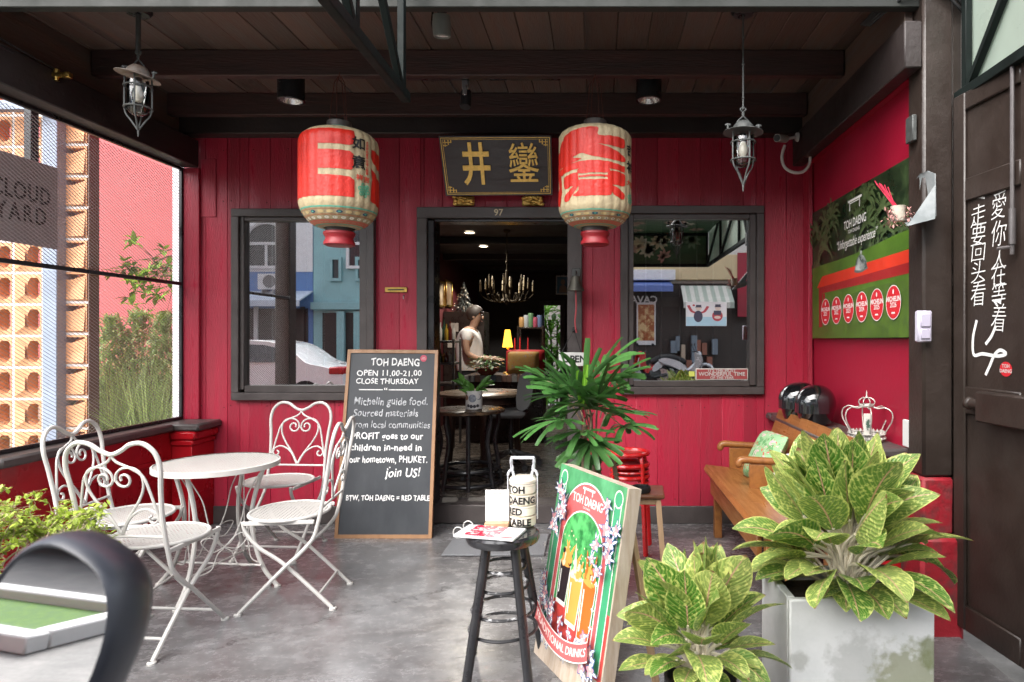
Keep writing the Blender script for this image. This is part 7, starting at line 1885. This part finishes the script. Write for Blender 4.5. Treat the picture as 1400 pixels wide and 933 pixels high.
for y in (1.02, -.42):
    c_ = Vector(S3(0, y, .225 - ZS0))
    mb = MB(); mb.lathe([(.15, -.045), (.21, -.05), (.225, 0), (.21, .05), (.15, .045)], n=30, M=Matrix.Translation(c_) @ Matrix.Rotation(R(90), 4, 'Y')); w_ = mb.build('wheel', M['blackmatt'], mo)
    mb = MB(); mb.lathe([(.01, -.03), (.15, -.03), (.15, .03), (.01, .03)], n=24, M=Matrix.Translation(c_) @ Matrix.Rotation(R(90), 4, 'Y')); mb.build('rim', M['steel'], w_)
mb = MB()
for s in (-1, 1): mb.tube([S3(s * .07, .98, .6), S3(s * .07, 1.02, .225 - ZS0)], .018, 8)
mb.build('fork', M['steel'], mo)
mb = MB(); mb.beam(S3(-.12, .05, .34), S3(-.22, .02, -ZS0), .02, .02); mb.build('kick_stand', M['black'], mo)

# ---------------------------------------------------------------- inside the shop
FI = .13
def round_table(name, label, c, r, z, topm, legm, wavy):
    t = thing(name, label, 'table', (c[0], c[1], FI))
    mb = MB(); mb.lathe([(.001, z), (r - .01, z), (r, z - .006), (r, z - .025), (r - .012, z - .03), (.001, z - .03)], (c[0], c[1], 0), 48); mb.build('tabletop', topm, t)
    n = 8 if wavy else 4
    for k in range(n):
        a = 6.2832 * k / n + .2; ca, sa = math.cos(a), math.sin(a); f = lambda q, zz: (c[0] + q * r * ca, c[1] + q * r * sa, zz)
        mb = MB()
        if wavy: mb.tube(catmull([f(.80, z - .03), f(.82, z - .10), f(.72, z - .25), f(.80, z - .40), f(.84, FI + .12), f(.92, FI)], 5), .018, 8)
        else: mb.tube([f(.72, z - .03), f(.70, FI + .35), f(.76, FI)], [.04, .035, .03], 10)
        mb.build('leg', legm, t)
    mb = MB()
    if wavy:
        for zz, q in ((FI + .03, .88), (FI + .14, .80)): mb.tube([(c[0] + q * r * math.cos(a), c[1] + q * r * math.sin(a), zz) for a in [6.2832 * i / 40 for i in range(40)]], .016, 8, closed=True)
        for k in range(4):
            a = .8 * k; mb.tube([(c[0] + r * .85 * math.cos(a), c[1] + r * .85 * math.sin(a), FI + .10), (c[0] - r * .85 * math.cos(a), c[1] - r * .85 * math.sin(a), FI + .10)], .014, 6)
        mb.build('base_ring', legm, t)
    else:
        mb.lathe([(r * .82, z - .031), (r * .82, z - .10), (r * .78, z - .10), (r * .78, z - .031)], (c[0], c[1], 0), 40); mb.build('apron', legm, t)
    return t
m_dkw = mat('dark_lacquer_wood', (.020, .014, .012), .3, var=.3, scale=8)
m_dkb = mat('brown_furniture', (.055, .028, .018), .4, var=.3, scale=6)
tc_ = W(640, 560, 5.35); round_table('carved_table', 'small black round table with wavy carved legs just inside the doorway', (tc_.x, 5.35), .30, W(0, 559, 5.35).z, mat('carved_top', (.11, .07, .04), .25, c2=(.04, .025, .018), lo=.4, hi=.6, scale=14), M['black'], True)
ta_ = W(662, 536, 6.35); round_table('dining_table', 'large round table with pale worn top behind the small black table', (ta_.x, 6.35), .44, W(0, 536, 6.35).z, mat('pale_top', (.22, .16, .11), .3, c2=(.12, .08, .05), lo=.35, hi=.65, scale=5), m_dkb, False)
zt_ = W(0, 559, 5.35).z
mp2 = thing('moon_pot', 'white pot with grey moon phases on the small black table', 'pot', (W(648, 0, 5.3).x, 5.3, zt_))
X = W(648, 0, 5.3).x
mb = MB(); mb.lathe([(.001, 0), (.062, 0), (.068, .006), (.068, .150), (.064, .152), (.06, .12), (.001, .115)], (X, 5.3, zt_), 36); mb.build('pot', flat((.66, .66, .64), .35), mp2)
mb = MB()
for a0, v, rr2, mi in ((0, .095, .032, 0), (-48, .10, .022, 1), (46, .105, .024, 0), (-30, .035, .013, 2), (-8, .03, .014, 2), (14, .03, .013, 2), (36, .035, .012, 2)):
    mb.mi = mi; vf = shape2d(ell2d(0, 0, rr2, rr2)[0], cut=.008); mb.flat(vf, lambda u, w: (X + .0688 * math.sin(R(a0) + u / .068), 5.3 - .0688 * math.cos(R(a0) + u / .068), zt_ + v + w))
    if mi == 0 and a0: mb.mi = 3; mb.flat(shape2d(ell2d(-.008, .004, rr2 * .85, rr2 * .85)[0], cut=.008), lambda u, w: (X + .0694 * math.sin(R(a0) + u / .068), 5.3 - .0694 * math.cos(R(a0) + u / .068), zt_ + v + w))
mb.build('moon_print', [mat('moon_grey', (.16, .19, .24), .4, c2=(.34, .37, .42), lo=.4, hi=.6, scale=40), flat((.25, .15, .10)), flat((.05, .05, .06)), flat((.66, .66, .64))], mp2)
zzp = thing('table_plant', 'green leafed plant growing in the moon pot', 'plant', (X, 5.3, zt_ + .12)); mb = MB(); r = random.Random(2)
for k in range(22):
    s = 1 if k % 2 else -1; q = k / 22; mb.leaf((X + s * (.01 + .085 * q), 5.3 + r.uniform(-.03, .03), zt_ + .13 + .085 * q + r.uniform(-.02, .02)), (s * r.uniform(.2, 1), r.uniform(-.5, .3), r.uniform(.2, 1)), (0, -.6, .8), .10, .045, n=4)
mb.tube(catmull([(X, 5.3, zt_ + .11), (X + .06, 5.3, zt_ + .18), (X + .12, 5.3, zt_ + .22)], 3), .006, 5); mb.tube(catmull([(X, 5.3, zt_ + .11), (X - .06, 5.3, zt_ + .18), (X - .12, 5.3, zt_ + .22)], 3), .006, 5); mb.build('leaves', mat('pot_leaf', (.09, .24, .04), .35, island=.4, trans=.2), zzp)
oc = thing('office_chair', 'grey swivel chair on castors beside the large round table', 'chair', (W(708, 0, 6.1).x, 6.1, FI)); X = W(706, 0, 6.1).x
m_gc = flat((.16, .16, .16), .6)
mb = MB(); mb.box(X - .22, X + .10, 5.9, 6.3, .60, .67, .03); mb.build('seat', m_gc, oc)
mb = MB(); mb.prism(cm2([(X + .02, .70), (X + .12, .69), (X + .17, .85), (X + .17, 1.0), (X + .10, 1.02), (X + .04, .95)], 3, True), .34, lambda u, v, w: (u, 5.94 + w, v)); mb.build('backrest', m_gc, oc)
mb = MB(); mb.cyl((X - .05, 6.1, .24), (X - .05, 6.1, .60), .022, n=12); mb.build('column', M['black'], oc)
for k in range(5):
    a = 1.2566 * k + .3; mb = MB(); mb.tube([(X - .05, 6.1, .28), (X - .05 + .27 * math.cos(a), 6.1 + .27 * math.sin(a), .20)], [.022, .015], 8); fo = mb.build('foot', M['steel'], oc)
    mb = MB(); mb.cyl((X - .05 + .27 * math.cos(a), 6.08 + .27 * math.sin(a), FI + .028), (X - .05 + .27 * math.cos(a), 6.12 + .27 * math.sin(a), FI + .028), .028, n=14); mb.build('castor', M['black'], fo)
# counter and what stands on it
cz = W(0, 512, 7.6).z
k0, k1 = W(640, 0, 7.6).x, W(748, 0, 7.6).x
ct = thing('counter', 'dark counter with patchwork tiled edge across the back of the shop', 'counter', ((k0 + k1) / 2, 7.7, FI))
mb = MB(); mb.box(k0, k1, 7.4, 8.0, cz - .05, cz, .006); mb.build('counter_top', m_dkw, ct)
mb = MB(); mb.box(k0 + .04, k1 - .04, 7.48, 7.95, FI, cz - .051, .004); mb.build('cabinet', m_dkw, ct)
mb = MB(); rr = random.Random(6); mts = [flat((.38, .38, .36)), flat((.12, .16, .22)), flat((.30, .18, .14)), flat((.22, .22, .22))]
x = k0
while x < k1 - .05: mb.mi = rr.randrange(4); mb.box(x, x + .056, 7.385, 7.399, cz - .075, cz - .002, .001); x += .06
mb.build('tiled_edge', mts, ct)
lp = W(694, 0, 7.7); zl = W(0, 476, 7.7).z
la = thing('table_lamp', 'lit lamp with yellow pleated shade on the counter', 'lamp', (lp.x, 7.7, cz))
zs0, zs1 = W(0, 475, 7.7).z, W(0, 451, 7.7).z
mb = MB(); mb.lathe([(.058, zs0), (.028, zs1)], (lp.x, 7.7, 0), 48, mod=lambda a, i: 1 + .06 * math.sin(a * 16)); mb.build('lamp_shade', mat('yellow_shade', (.75, .42, .05), .7, var=.1, emit=(1, .50, .04), estr=.8), la)
mb = MB(); mb.cyl((lp.x, 7.7, cz + .02), (lp.x, 7.7, zs0 + .03), .012, n=10); mb.lathe([(.001, 0), (.06, 0), (.05, .02), (.001, .03)], (lp.x, 7.7, cz), 20); mb.build('lamp_base', M['brass'], la)
l = bpy.data.lights.new('shade_lamp', 'POINT'); l.energy = 2.0; l.color = (1, .6, .2); l.shadow_soft_size = .02; lo = bpy.data.objects.new('shade_lamp', l); lo.location = (0, 0, zs0 + .05 - cz); lo.parent = la; col.objects.link(lo)
gx = W(716, 0, 7.5)
gb2 = MB(); Mr = Matrix.Rotation(R(85), 3, 'X')
m_gold_c = floral('gold_brocade', (.38, .22, .06), [((.25, .24, .26), .22), ((.50, .05, .04), .16)], 16)
cushion(gb2, (gx.x, 7.47, cz + .14), .19, .135, .06, Mr); tag(gb2.build('brocade_cushion', m_gold_c), 'gold and red brocade cushion standing on the counter', 'cushion')
mb = MB(); cushion(mb, (gx.x + .01, 7.57, cz + .15), .235, .145, .05, Mr); tag(mb.build('red_cushion', flat((.42, .015, .02), .7)), 'red cushion behind the gold brocade cushion on the counter', 'cushion')
for i, (px, h) in enumerate(((704, .24), (711, .26), (722, .26))):
    p = W(px, 0, 7.85); o = thing('red_candle', ['leftmost slim red candle behind the brocade cushion', 'middle slim red candle behind the brocade cushion', 'rightmost slim red candle behind the brocade cushion'][i], 'candle', (p.x, 7.85, cz), 0, 'red candles on the counter')
    mb = MB(); mb.lathe([(.001, .12), (.016, .12), (.012, .30), (.006, .34 + h * .3), (.0005, .36 + h * .3)], n=12); mb.build('candle', flat((.50, .02, .035)), o, local=True)
    mb = MB(); mb.lathe([(.001, 0), (.03, 0), (.01, .02), (.008, .10), (.02, .12), (.001, .121)], n=12); mb.build('holder', M['black'], o, local=True)
fb = thing('flower_bowl', 'red bowl of green leaves and pale flowers on the counter by the man', 'planter', (W(666, 0, 7.3).x, 7.3, cz)); X = W(666, 0, 7.45).x
mb = MB(); mb.lathe([(.001, .0), (.07, 0), (.13, .05), (.135, .085), (.12, .085), (.001, .06)], (X, 7.45, cz), 28); mb.build('bowl', flat((.22, .05, .03), .3), fb)
mb = MB(); mb.mi = 0; r = random.Random(31)
for k in range(150):
    a = r.uniform(0, 6.28); q = r.uniform(0, .17); mb.mi = 0 if r.random() < .86 else 1
    mb.leaf((X + q * math.cos(a), 7.45 + q * math.sin(a), cz + .07 + r.uniform(0, .14)), (math.cos(a), math.sin(a), r.uniform(-.5, .8)), (0, 0, 1), r.uniform(.04, .09), r.uniform(.012, .03), n=3)
mb.build('foliage', [M['palmleaf'], flat((.6, .52, .4))], fb)
# shelf with bottles on the left, jars shelf at the back
def shelf(name, label, x0, x1, y, levels, dep, items, m_s):
    t = thing(name, label, 'shelf', ((x0 + x1) / 2, y, FI))
    for z in levels:
        mb = MB(); mb.box(x0, x1, y, y + dep, z - .025, z, .003); mb.build('shelf_board', m_s, t)
    for x in (x0, x1):
        for yy in (y, y + dep): mb = MB(); mb.box(x - .012, x + .012, yy - .012, yy + .012, FI, max(levels) + .02, .002); mb.build('post', m_s, t)
    return t
sz = [W(0, 466, 7.1).z, W(0, 496, 7.1).z, W(0, 525, 7.1).z]
sx0, sx1 = W(590, 0, 7.1).x, W(620, 0, 7.1).x
shelf('bottle_shelf', 'metal rack with bottles and cups left of the man', sx0, sx1, 7.1, sz, .35, None, mat('rack_grey', (.10, .10, .10), .5, .3))
rr = random.Random(17)
bcols = [((.10, .02, .015), 'dark red'), ((.35, .22, .03), 'amber'), ((.02, .05, .03), 'dark green'), ((.45, .43, .40), 'pale')]
for i in range(12):
    lv = i // 6; x = sx0 + .03 + (i % 6) * (sx1 - sx0 - .06) / 5; ci = (i * 3 + lv) % 4; hB = .17 + .08 * ((i * 7) % 5) / 5 if lv == 0 else .10 + .06 * ((i * 5) % 4) / 4
    mb = MB(); r_ = .022; mb.lathe([(.001, 0), (r_, 0), (r_, hB * .6), (r_ * .4, hB * .75), (r_ * .38, hB), (.001, hB)], (x, 7.2 + .02 * (i % 3), sz[lv]), 14); o = mb.build('bottle', flat(bcols[ci][0], .15))
    order = ['first', 'second', 'third', 'fourth', 'fifth', 'sixth'][i % 6]
    tag(o, f'small {bcols[ci][1]} bottle, {order} from the left on the {"upper" if lv == 0 else "middle"} shelf of the metal rack', 'bottle', 'bottles on the rack')
jx0, jx1 = W(708, 0, 9.6).x, W(742, 0, 9.6).x; jz = W(0, 447.5, 9.6).z
shelf('jar_shelf', 'dark shelf of jars and tins at the back beside the bright doorway', jx0, jx1, 9.6, [jz, jz - .45], .3, None, m_dkw)
for i in range(5):
    x = jx0 + .05 + i * (jx1 - jx0 - .1) / 4; c = [(.35, .20, .08), (.30, .32, .34), (.10, .20, .10), (.30, .06, .10), (.10, .14, .25)][i]
    mb = MB(); h_ = .13 + .03 * (i % 3); mb.lathe([(.001, 0), (.045, 0), (.048, .01), (.048, h_), (.04, h_ + .02), (.001, h_ + .022)], (x, 9.72, jz), 18); o = mb.build('storage_jar', flat(c, .3)); tag(o, ['brown', 'grey', 'green', 'dark pink', 'dark blue'][i] + ' storage jar on the dark back shelf', 'jar', 'jars on the back shelf')
# pictures, small tree, chandelier
for px, lab in ((601, 'narrow gilt framed picture on the inside left wall, the one nearer the doorway'), (612.5, 'narrow gilt framed picture on the inside left wall, the one farther inside')):
    d = 7.9 if px == 601 else 8.9; d = F * -2.148 / (px - CX); X = -2.148
    za, zb_ = H - (384 - CY) * d / F, H - (420 - CY) * d / F
    t = thing('framed_picture', lab, 'picture', (X, d, zb_), 0, 'framed pictures on the inside wall')
    mb = MB(); 
    for y0, y1, z0, z1 in ((d - .20, d + .20, za - .03, za), (d - .20, d + .20, zb_, zb_ + .03), (d - .20, d - .17, zb_ + .03, za - .03), (d + .17, d + .20, zb_ + .03, za - .03)): mb.box(X, X + .025, y0, y1, z0, z1, .003)
    mb.build('picture_frame', M['brass'], t)
    mb = MB(); mb.box(X, X + .012, d - .169, d + .169, zb_ + .031, za - .031, 0); mb.build('print', mat('old_print', (.16, .10, .06), .5, c2=(.34, .27, .18), lo=.45, hi=.55, scale=6), t)
p0, p1 = W(760, 403, 10.5), W(776, 377, 10.5)
bq = thing('framed_picture', 'blue portrait picture in a frame, high above the bright back doorway', 'picture', ((p0.x + p1.x) / 2, 10.5, p0.z))
mb = MB(); rect_frame(mb, p0.x, p1.x + .05, p0.z, p1.z, .02, 10.48, 10.5); mb.build('picture_frame', M['steel'], bq)
mb = MB(); mb.box(p0.x + .02, p1.x + .03, 10.49, 10.5, p0.z + .02, p1.z - .02, 0); pf = mb.build('print', mat('blue_print', (.03, .10, .19), .5, c2=(.06, .18, .30), scale=5), bq)
mb = MB(); cxx = (p0.x + p1.x) / 2 + .02; mb.prism(ell2d(cxx, p0.z + .20, .035, .045, 16)[0], .002, lambda u, v, w: (u, 10.489 - w, v)); mb.prism([(cxx - .07, p0.z + .03), (cxx + .07, p0.z + .03), (cxx + .05, p0.z + .13), (cxx, p0.z + .16), (cxx - .05, p0.z + .13)], .002, lambda u, v, w: (u, 10.4885 - w, v)); mb.build('figure', flat((.24, .20, .17)), pf)
mb = MB(); mb.box(cxx - .01, cxx + .01, 10.5, 11.6, p1.z + .03, p1.z + .05, 0); mb.build('hanging_bar', M['black'], bq)
xt = W(634, 0, 9.2); zt0, zt1 = W(0, 425, 9.2).z, W(0, 386, 9.2).z
xm = thing('tinsel_tree', 'small silver decorated tree standing on a dark cabinet behind the man', 'tree', (xt.x, 9.2, zt0)); mb = MB(); r = random.Random(41)
for k in range(320):
    q = r.random() ** .7; a = r.uniform(0, 6.28); rad_ = .17 * q; z = zt1 - (zt1 - zt0) * q
    mb.leaf((xt.x + rad_ * .4 * math.cos(a), 9.2 + rad_ * .4 * math.sin(a), z), (math.cos(a), math.sin(a), -.3), (0, 0, 1), rad_ * .7 + .02, .014, n=2)
mb.build('branches', mat('tinsel', (.07, .075, .07), .4, .3, island=.6), xm); mb = MB(); mb.cyl((xt.x, 9.2, zt0 - .02), (xt.x, 9.2, zt1), .012, n=8); mb.build('trunk', M['black'], xm)
mb = MB()
for k in range(24):
    q = r.uniform(.2, 1); a = r.uniform(3.2, 6.2); mb.ball((xt.x + .16 * q * math.cos(a), 9.2 + .16 * q * math.sin(a), zt1 - (zt1 - zt0) * q), .015, 8, 6)
mb.build('baubles', mat('bauble', (.5, .46, .4), .15, .7), xm)
cb2 = thing('cabinet', 'dark tall cabinet standing behind the man', 'cabinet', (xt.x, 9.2, FI)); mb = MB(); mb.box(xt.x - .24, xt.x + .32, 9.0, 9.45, FI, zt0 - .021, .006); mb.build('carcass', m_dkw, cb2)
for i, (dx_, z_, w_) in enumerate(((-.18, .52, .12), (-.16, .30, .13))): mb = MB(); mb.box(xt.x + dx_, xt.x + dx_ + w_, 8.985, 8.999, zt0 - z_ , zt0 - z_ + .12, .002); mb.build('paper_note', flat((.34, .30, .27)), cb2)
c = W(693, 400, 7.0); 
chd = thing('chandelier', 'brass candle chandelier hanging from the ceiling inside the shop', 'chandelier', (c.x, 7.0, c.z)); m_cb = mat('dark_brass', (.07, .05, .025), .6, .5, var=.3, scale=20); X = c.x
mb = MB(); mb.cyl((X, 7, c.z + .1), (X, 7, 2.49), .006, n=6)
for z in (2.30, 2.2, 2.1): mb.ball((X, 7, z - .05), .016, 8, 6)
mb.lathe([(.001, -.14), (.02, -.12), (.045, -.06), (.02, -.02), (.03, .05), (.012, .10), (.02, .20), (.001, .24)], (X, 7, c.z), 18); mb.lathe([(.04, 2.495), (.03, 2.47), (.005, 2.46)], (X, 7, 0), 16); mb.build('stem', m_cb, chd)
for k in range(18):
    a = 6.2832 * k / 18 + .15; ca, sa = math.cos(a), math.sin(a); rr1 = (.28, .20, .24)[k % 3]; f = lambda q, z: (X + q * ca, 7 + q * sa, c.z + z); lift = (0, .06, .025)[k % 3]
    mb = MB(); mb.tube(catmull([f(.03, -.06), f(rr1 * .4, -.10), f(rr1 * .75, -.08), f(rr1, -.02 + lift), f(rr1, .01 + lift)], 4), .006, 6); mb.lathe([(.001, 0), (.024, .006), (.012, .0), (.001, -.01)], f(rr1, .005 + lift), 12)
    mb.tube(catmull([f(rr1 * .5, -.10), f(rr1 * .6, -.02), f(rr1 * .75, -.03), f(rr1 * .7, -.07)], 4), .004, 5); ar = mb.build('arm', m_cb, chd)
    mb = MB(); mb.lathe([(.001, .01), (.0095, .01), (.0095, .075), (.001, .078)], f(rr1, lift), 10); mb.build('candle_tube', flat((.62, .52, .34)), ar)
    mb = MB(); mb.lathe([(.001, .078), (.009, .086), (.010, .10), (.003, .125), (.0005, .13)], f(rr1, lift), 10); mb.build('bulb', mat('candle_bulb', (.7, .62, .48), .2, var=.02), ar)
# back garden beyond the rear door
bgp = thing('garden_plant', 'bright green broad leafed plant outside the rear doorway', 'plant', (-.80, 12.6, .0)); mb = MB(); r = random.Random(77)
for k in range(520): mb.leaf((-.80 + r.uniform(-.55, .55), 12.6 + r.uniform(-.2, .4), r.uniform(.2, 2.0)), (r.gauss(0, 1), -abs(r.gauss(0, .6)), r.gauss(.2, .7)), (0, 0, 1), r.uniform(.16, .36), r.uniform(.05, .11), droop=.9, n=5)
mb.build('leaves', mat('garden_leaf', (.16, .36, .04), .4, island=.5, trans=.35), bgp); mb = MB()
for k in range(5): mb.tube([(-.8 + .06 * k - .12, 12.65, 0), (-.8 + .14 * k - .28, 12.7, 1.7)], .02, 6)
mb.build('stems', M['bark'], bgp)
yw = MB(); yw.box(-4, 3, 14.5, 14.6, -.1, 2.4, 0); tag(yw.build('yard_wall', flat((.45, .44, .42))), 'pale wall of the back yard behind the bright green plant', 'wall')

# ---------------------------------------------------------------- the man behind the counter
MX, MY = W(646, 0, 8.35).x, 8.35
def skin(name, verts, edges, rad, m, parent, sub=2):
    me = bpy.data.meshes.new(name); me.from_pydata([Vector(v) for v in verts], edges, []); me.materials.append(m)
    o = bpy.data.objects.new(name, me); col.objects.link(o)
    sk = o.modifiers.new('skin', 'SKIN'); sk.use_smooth_shade = True
    ly = me.skin_vertices[0] if me.skin_vertices else None
    if ly is None:
        bm = bmesh.new(); bm.from_mesh(me); bm.verts.layers.skin.verify(); bm.to_mesh(me); bm.free(); ly = me.skin_vertices[0]
    for i, q in enumerate(rad): ly.data[i].radius = q if isinstance(q, tuple) else (q, q)
    for i in range(len(rad)): ly.data[i].use_root = (i == 0)
    s = o.modifiers.new('sub', 'SUBSURF'); s.levels = s.render_levels = sub
    if parent: o.parent = parent; o.matrix_parent_inverse = world_of(parent).inverted()
    return o
man = thing('person', 'man in a white T-shirt looking down, working behind the counter', 'person', (MX, MY, FI))
hz = W(0, 420, MY).z                                     # top of the head
def pz(x, y, z): return (MX + x, MY + y, hz + z)
m_skin = mat('skin', (.40, .25, .18), .5, var=.08)
bv = [pz(-.02, 0, -.80), pz(-.04, 0, -.62), pz(-.05, 0, -.45), pz(-.03, 0, -.33), pz(.0, 0, -.275), pz(.03, 0, -.21), pz(.045, 0, -.15), pz(.04, 0, -.08), pz(.02, 0, -.04)]
br = [(.13, .15), (.12, .145), (.125, .17), (.10, .15), (.05, .052), (.052, .055), (.088, .074), (.095, .078), (.06, .055)]
be = [(i, i + 1) for i in range(8)]
for s in (-1, 1):
    b = len(bv)
    bv += [pz(-.03, s * .19, -.335), pz(-.04, s * .22, -.48), pz(-.02, s * .22, -.60), pz(.10, s * .19, -.66), pz(.22, s * .13, -.66), pz(.29, s * .11, -.665)]
    br += [.055, .048, .042, .038, .028, (.024, .042)]; be += [(3, b)] + [(b + i, b + i + 1) for i in range(5)]
    for j, (dy, L) in enumerate(((-.034, .055), (-.012, .075), (.010, .08), (.032, .07))):
        c0 = len(bv); bv += [pz(.32, s * .11 + dy * .9, -.668), pz(.32 + L * .6, s * .11 + dy, -.672), pz(.32 + L, s * .11 + dy, -.69)]; br += [.011, .009, .008]; be += [(b + 5, c0), (c0, c0 + 1), (c0 + 1, c0 + 2)]
    c0 = len(bv); bv += [pz(.30, s * .11 - s * .045, -.66), pz(.335, s * .11 - s * .06, -.672)]; br += [.012, .010]; be += [(b + 4, c0), (c0, c0 + 1)]
    b = len(bv); bv += [pz(-.02, s * .10, -.92), pz(.0, s * .105, -1.25), pz(-.02, s * .105, hz * 0 + (FI + .09 - hz)), pz(.10, s * .11, (FI + .035 - hz))]; br += [.09, .062, .045, (.05, .032)]; be += [(0, b), (b, b + 1), (b + 1, b + 2), (b + 2, b + 3)]
body = skin('body', bv, be, br, m_skin, man)
skin('shirt', bv[:5] + [pz(-.03, -.19, -.335), pz(-.035, -.215, -.44), pz(-.03, .19, -.335), pz(-.035, .215, -.44)], [(0, 1), (1, 2), (2, 3), (3, 5), (5, 6), (3, 7), (7, 8)], [(.15, .17), (.14, .165), (.145, .19), (.12, .165), (.06, .06), .072, .068, .072, .068], flat((.62, .61, .60), .85), man) if False else None
sv = [pz(-.02, 0, -1.0), pz(-.035, 0, -.64), pz(-.05, 0, -.45), pz(-.03, 0, -.335), pz(-.015, 0, -.295)]
skin('shirt', sv + [pz(-.03, -.185, -.335), pz(-.038, -.222, -.47), pz(-.03, .185, -.335), pz(-.038, .222, -.47)], [(0, 1), (1, 2), (2, 3), (3, 4), (3, 5), (5, 6), (3, 7), (7, 8)], [(.185, .205), (.165, .185), (.162, .20), (.120, .17), (.066, .07), .076, .070, .076, .070], flat((.72, .72, .72), .85), man)
tv = [pz(-.02, 0, -.92)]; te = []; tr = [(.145, .165)]
for s in (-1, 1):
    b = len(tv); tv += [pz(-.02, s * .10, -.95), pz(.0, s * .105, -1.25), pz(-.02, s * .105, FI + .10 - hz)]; tr += [.105, .08, .065]; te += [(0, b), (b, b + 1), (b + 1, b + 2)]
skin('trousers', tv, te, tr, flat((.03, .03, .04), .8), man)
mb = MB(); vs = []
Mh = Matrix.Translation(pz(.028, 0, -.085)) @ Matrix.Rotation(R(-12), 4, 'Y')
prof = [(math.sin(math.pi * i / 20), math.cos(math.pi * i / 20)) for i in range(14)]
mb.lathe([(r_ + 1e-4, z_) for r_, z_ in prof], n=24, M=Mh @ Matrix.Diagonal((.114, .094, .112, 1)) @ Matrix.Rotation(R(-42), 4, 'Y')); mb.build('hair', flat((.025, .016, .012), .6), man)
mb = MB(); mb.leaf(pz(.13, 0, -.115), (.6, 0, -.8), (0, 1, 0), .035, .02, n=3); nose = MB(); nose.ball(pz(.130, 0, -.135), (.014, .011, .020), 10, 8); nose.build('nose', m_skin, man)
for s in (-1, 1):
    e = MB(); e.ball(pz(.03, s * .080, -.125), (.018, .010, .028), 10, 8); e.build('ear', m_skin, man)
    e = MB(); e.ball(pz(.122, s * .034, -.105), (.010, .014, .009), 10, 8); e.build('eye', flat((.04, .03, .03), .3), man)
e = MB(); e.ball(pz(.118, 0, -.185), (.010, .024, .006), 10, 6); e.build('mouth', flat((.26, .10, .08)), man)
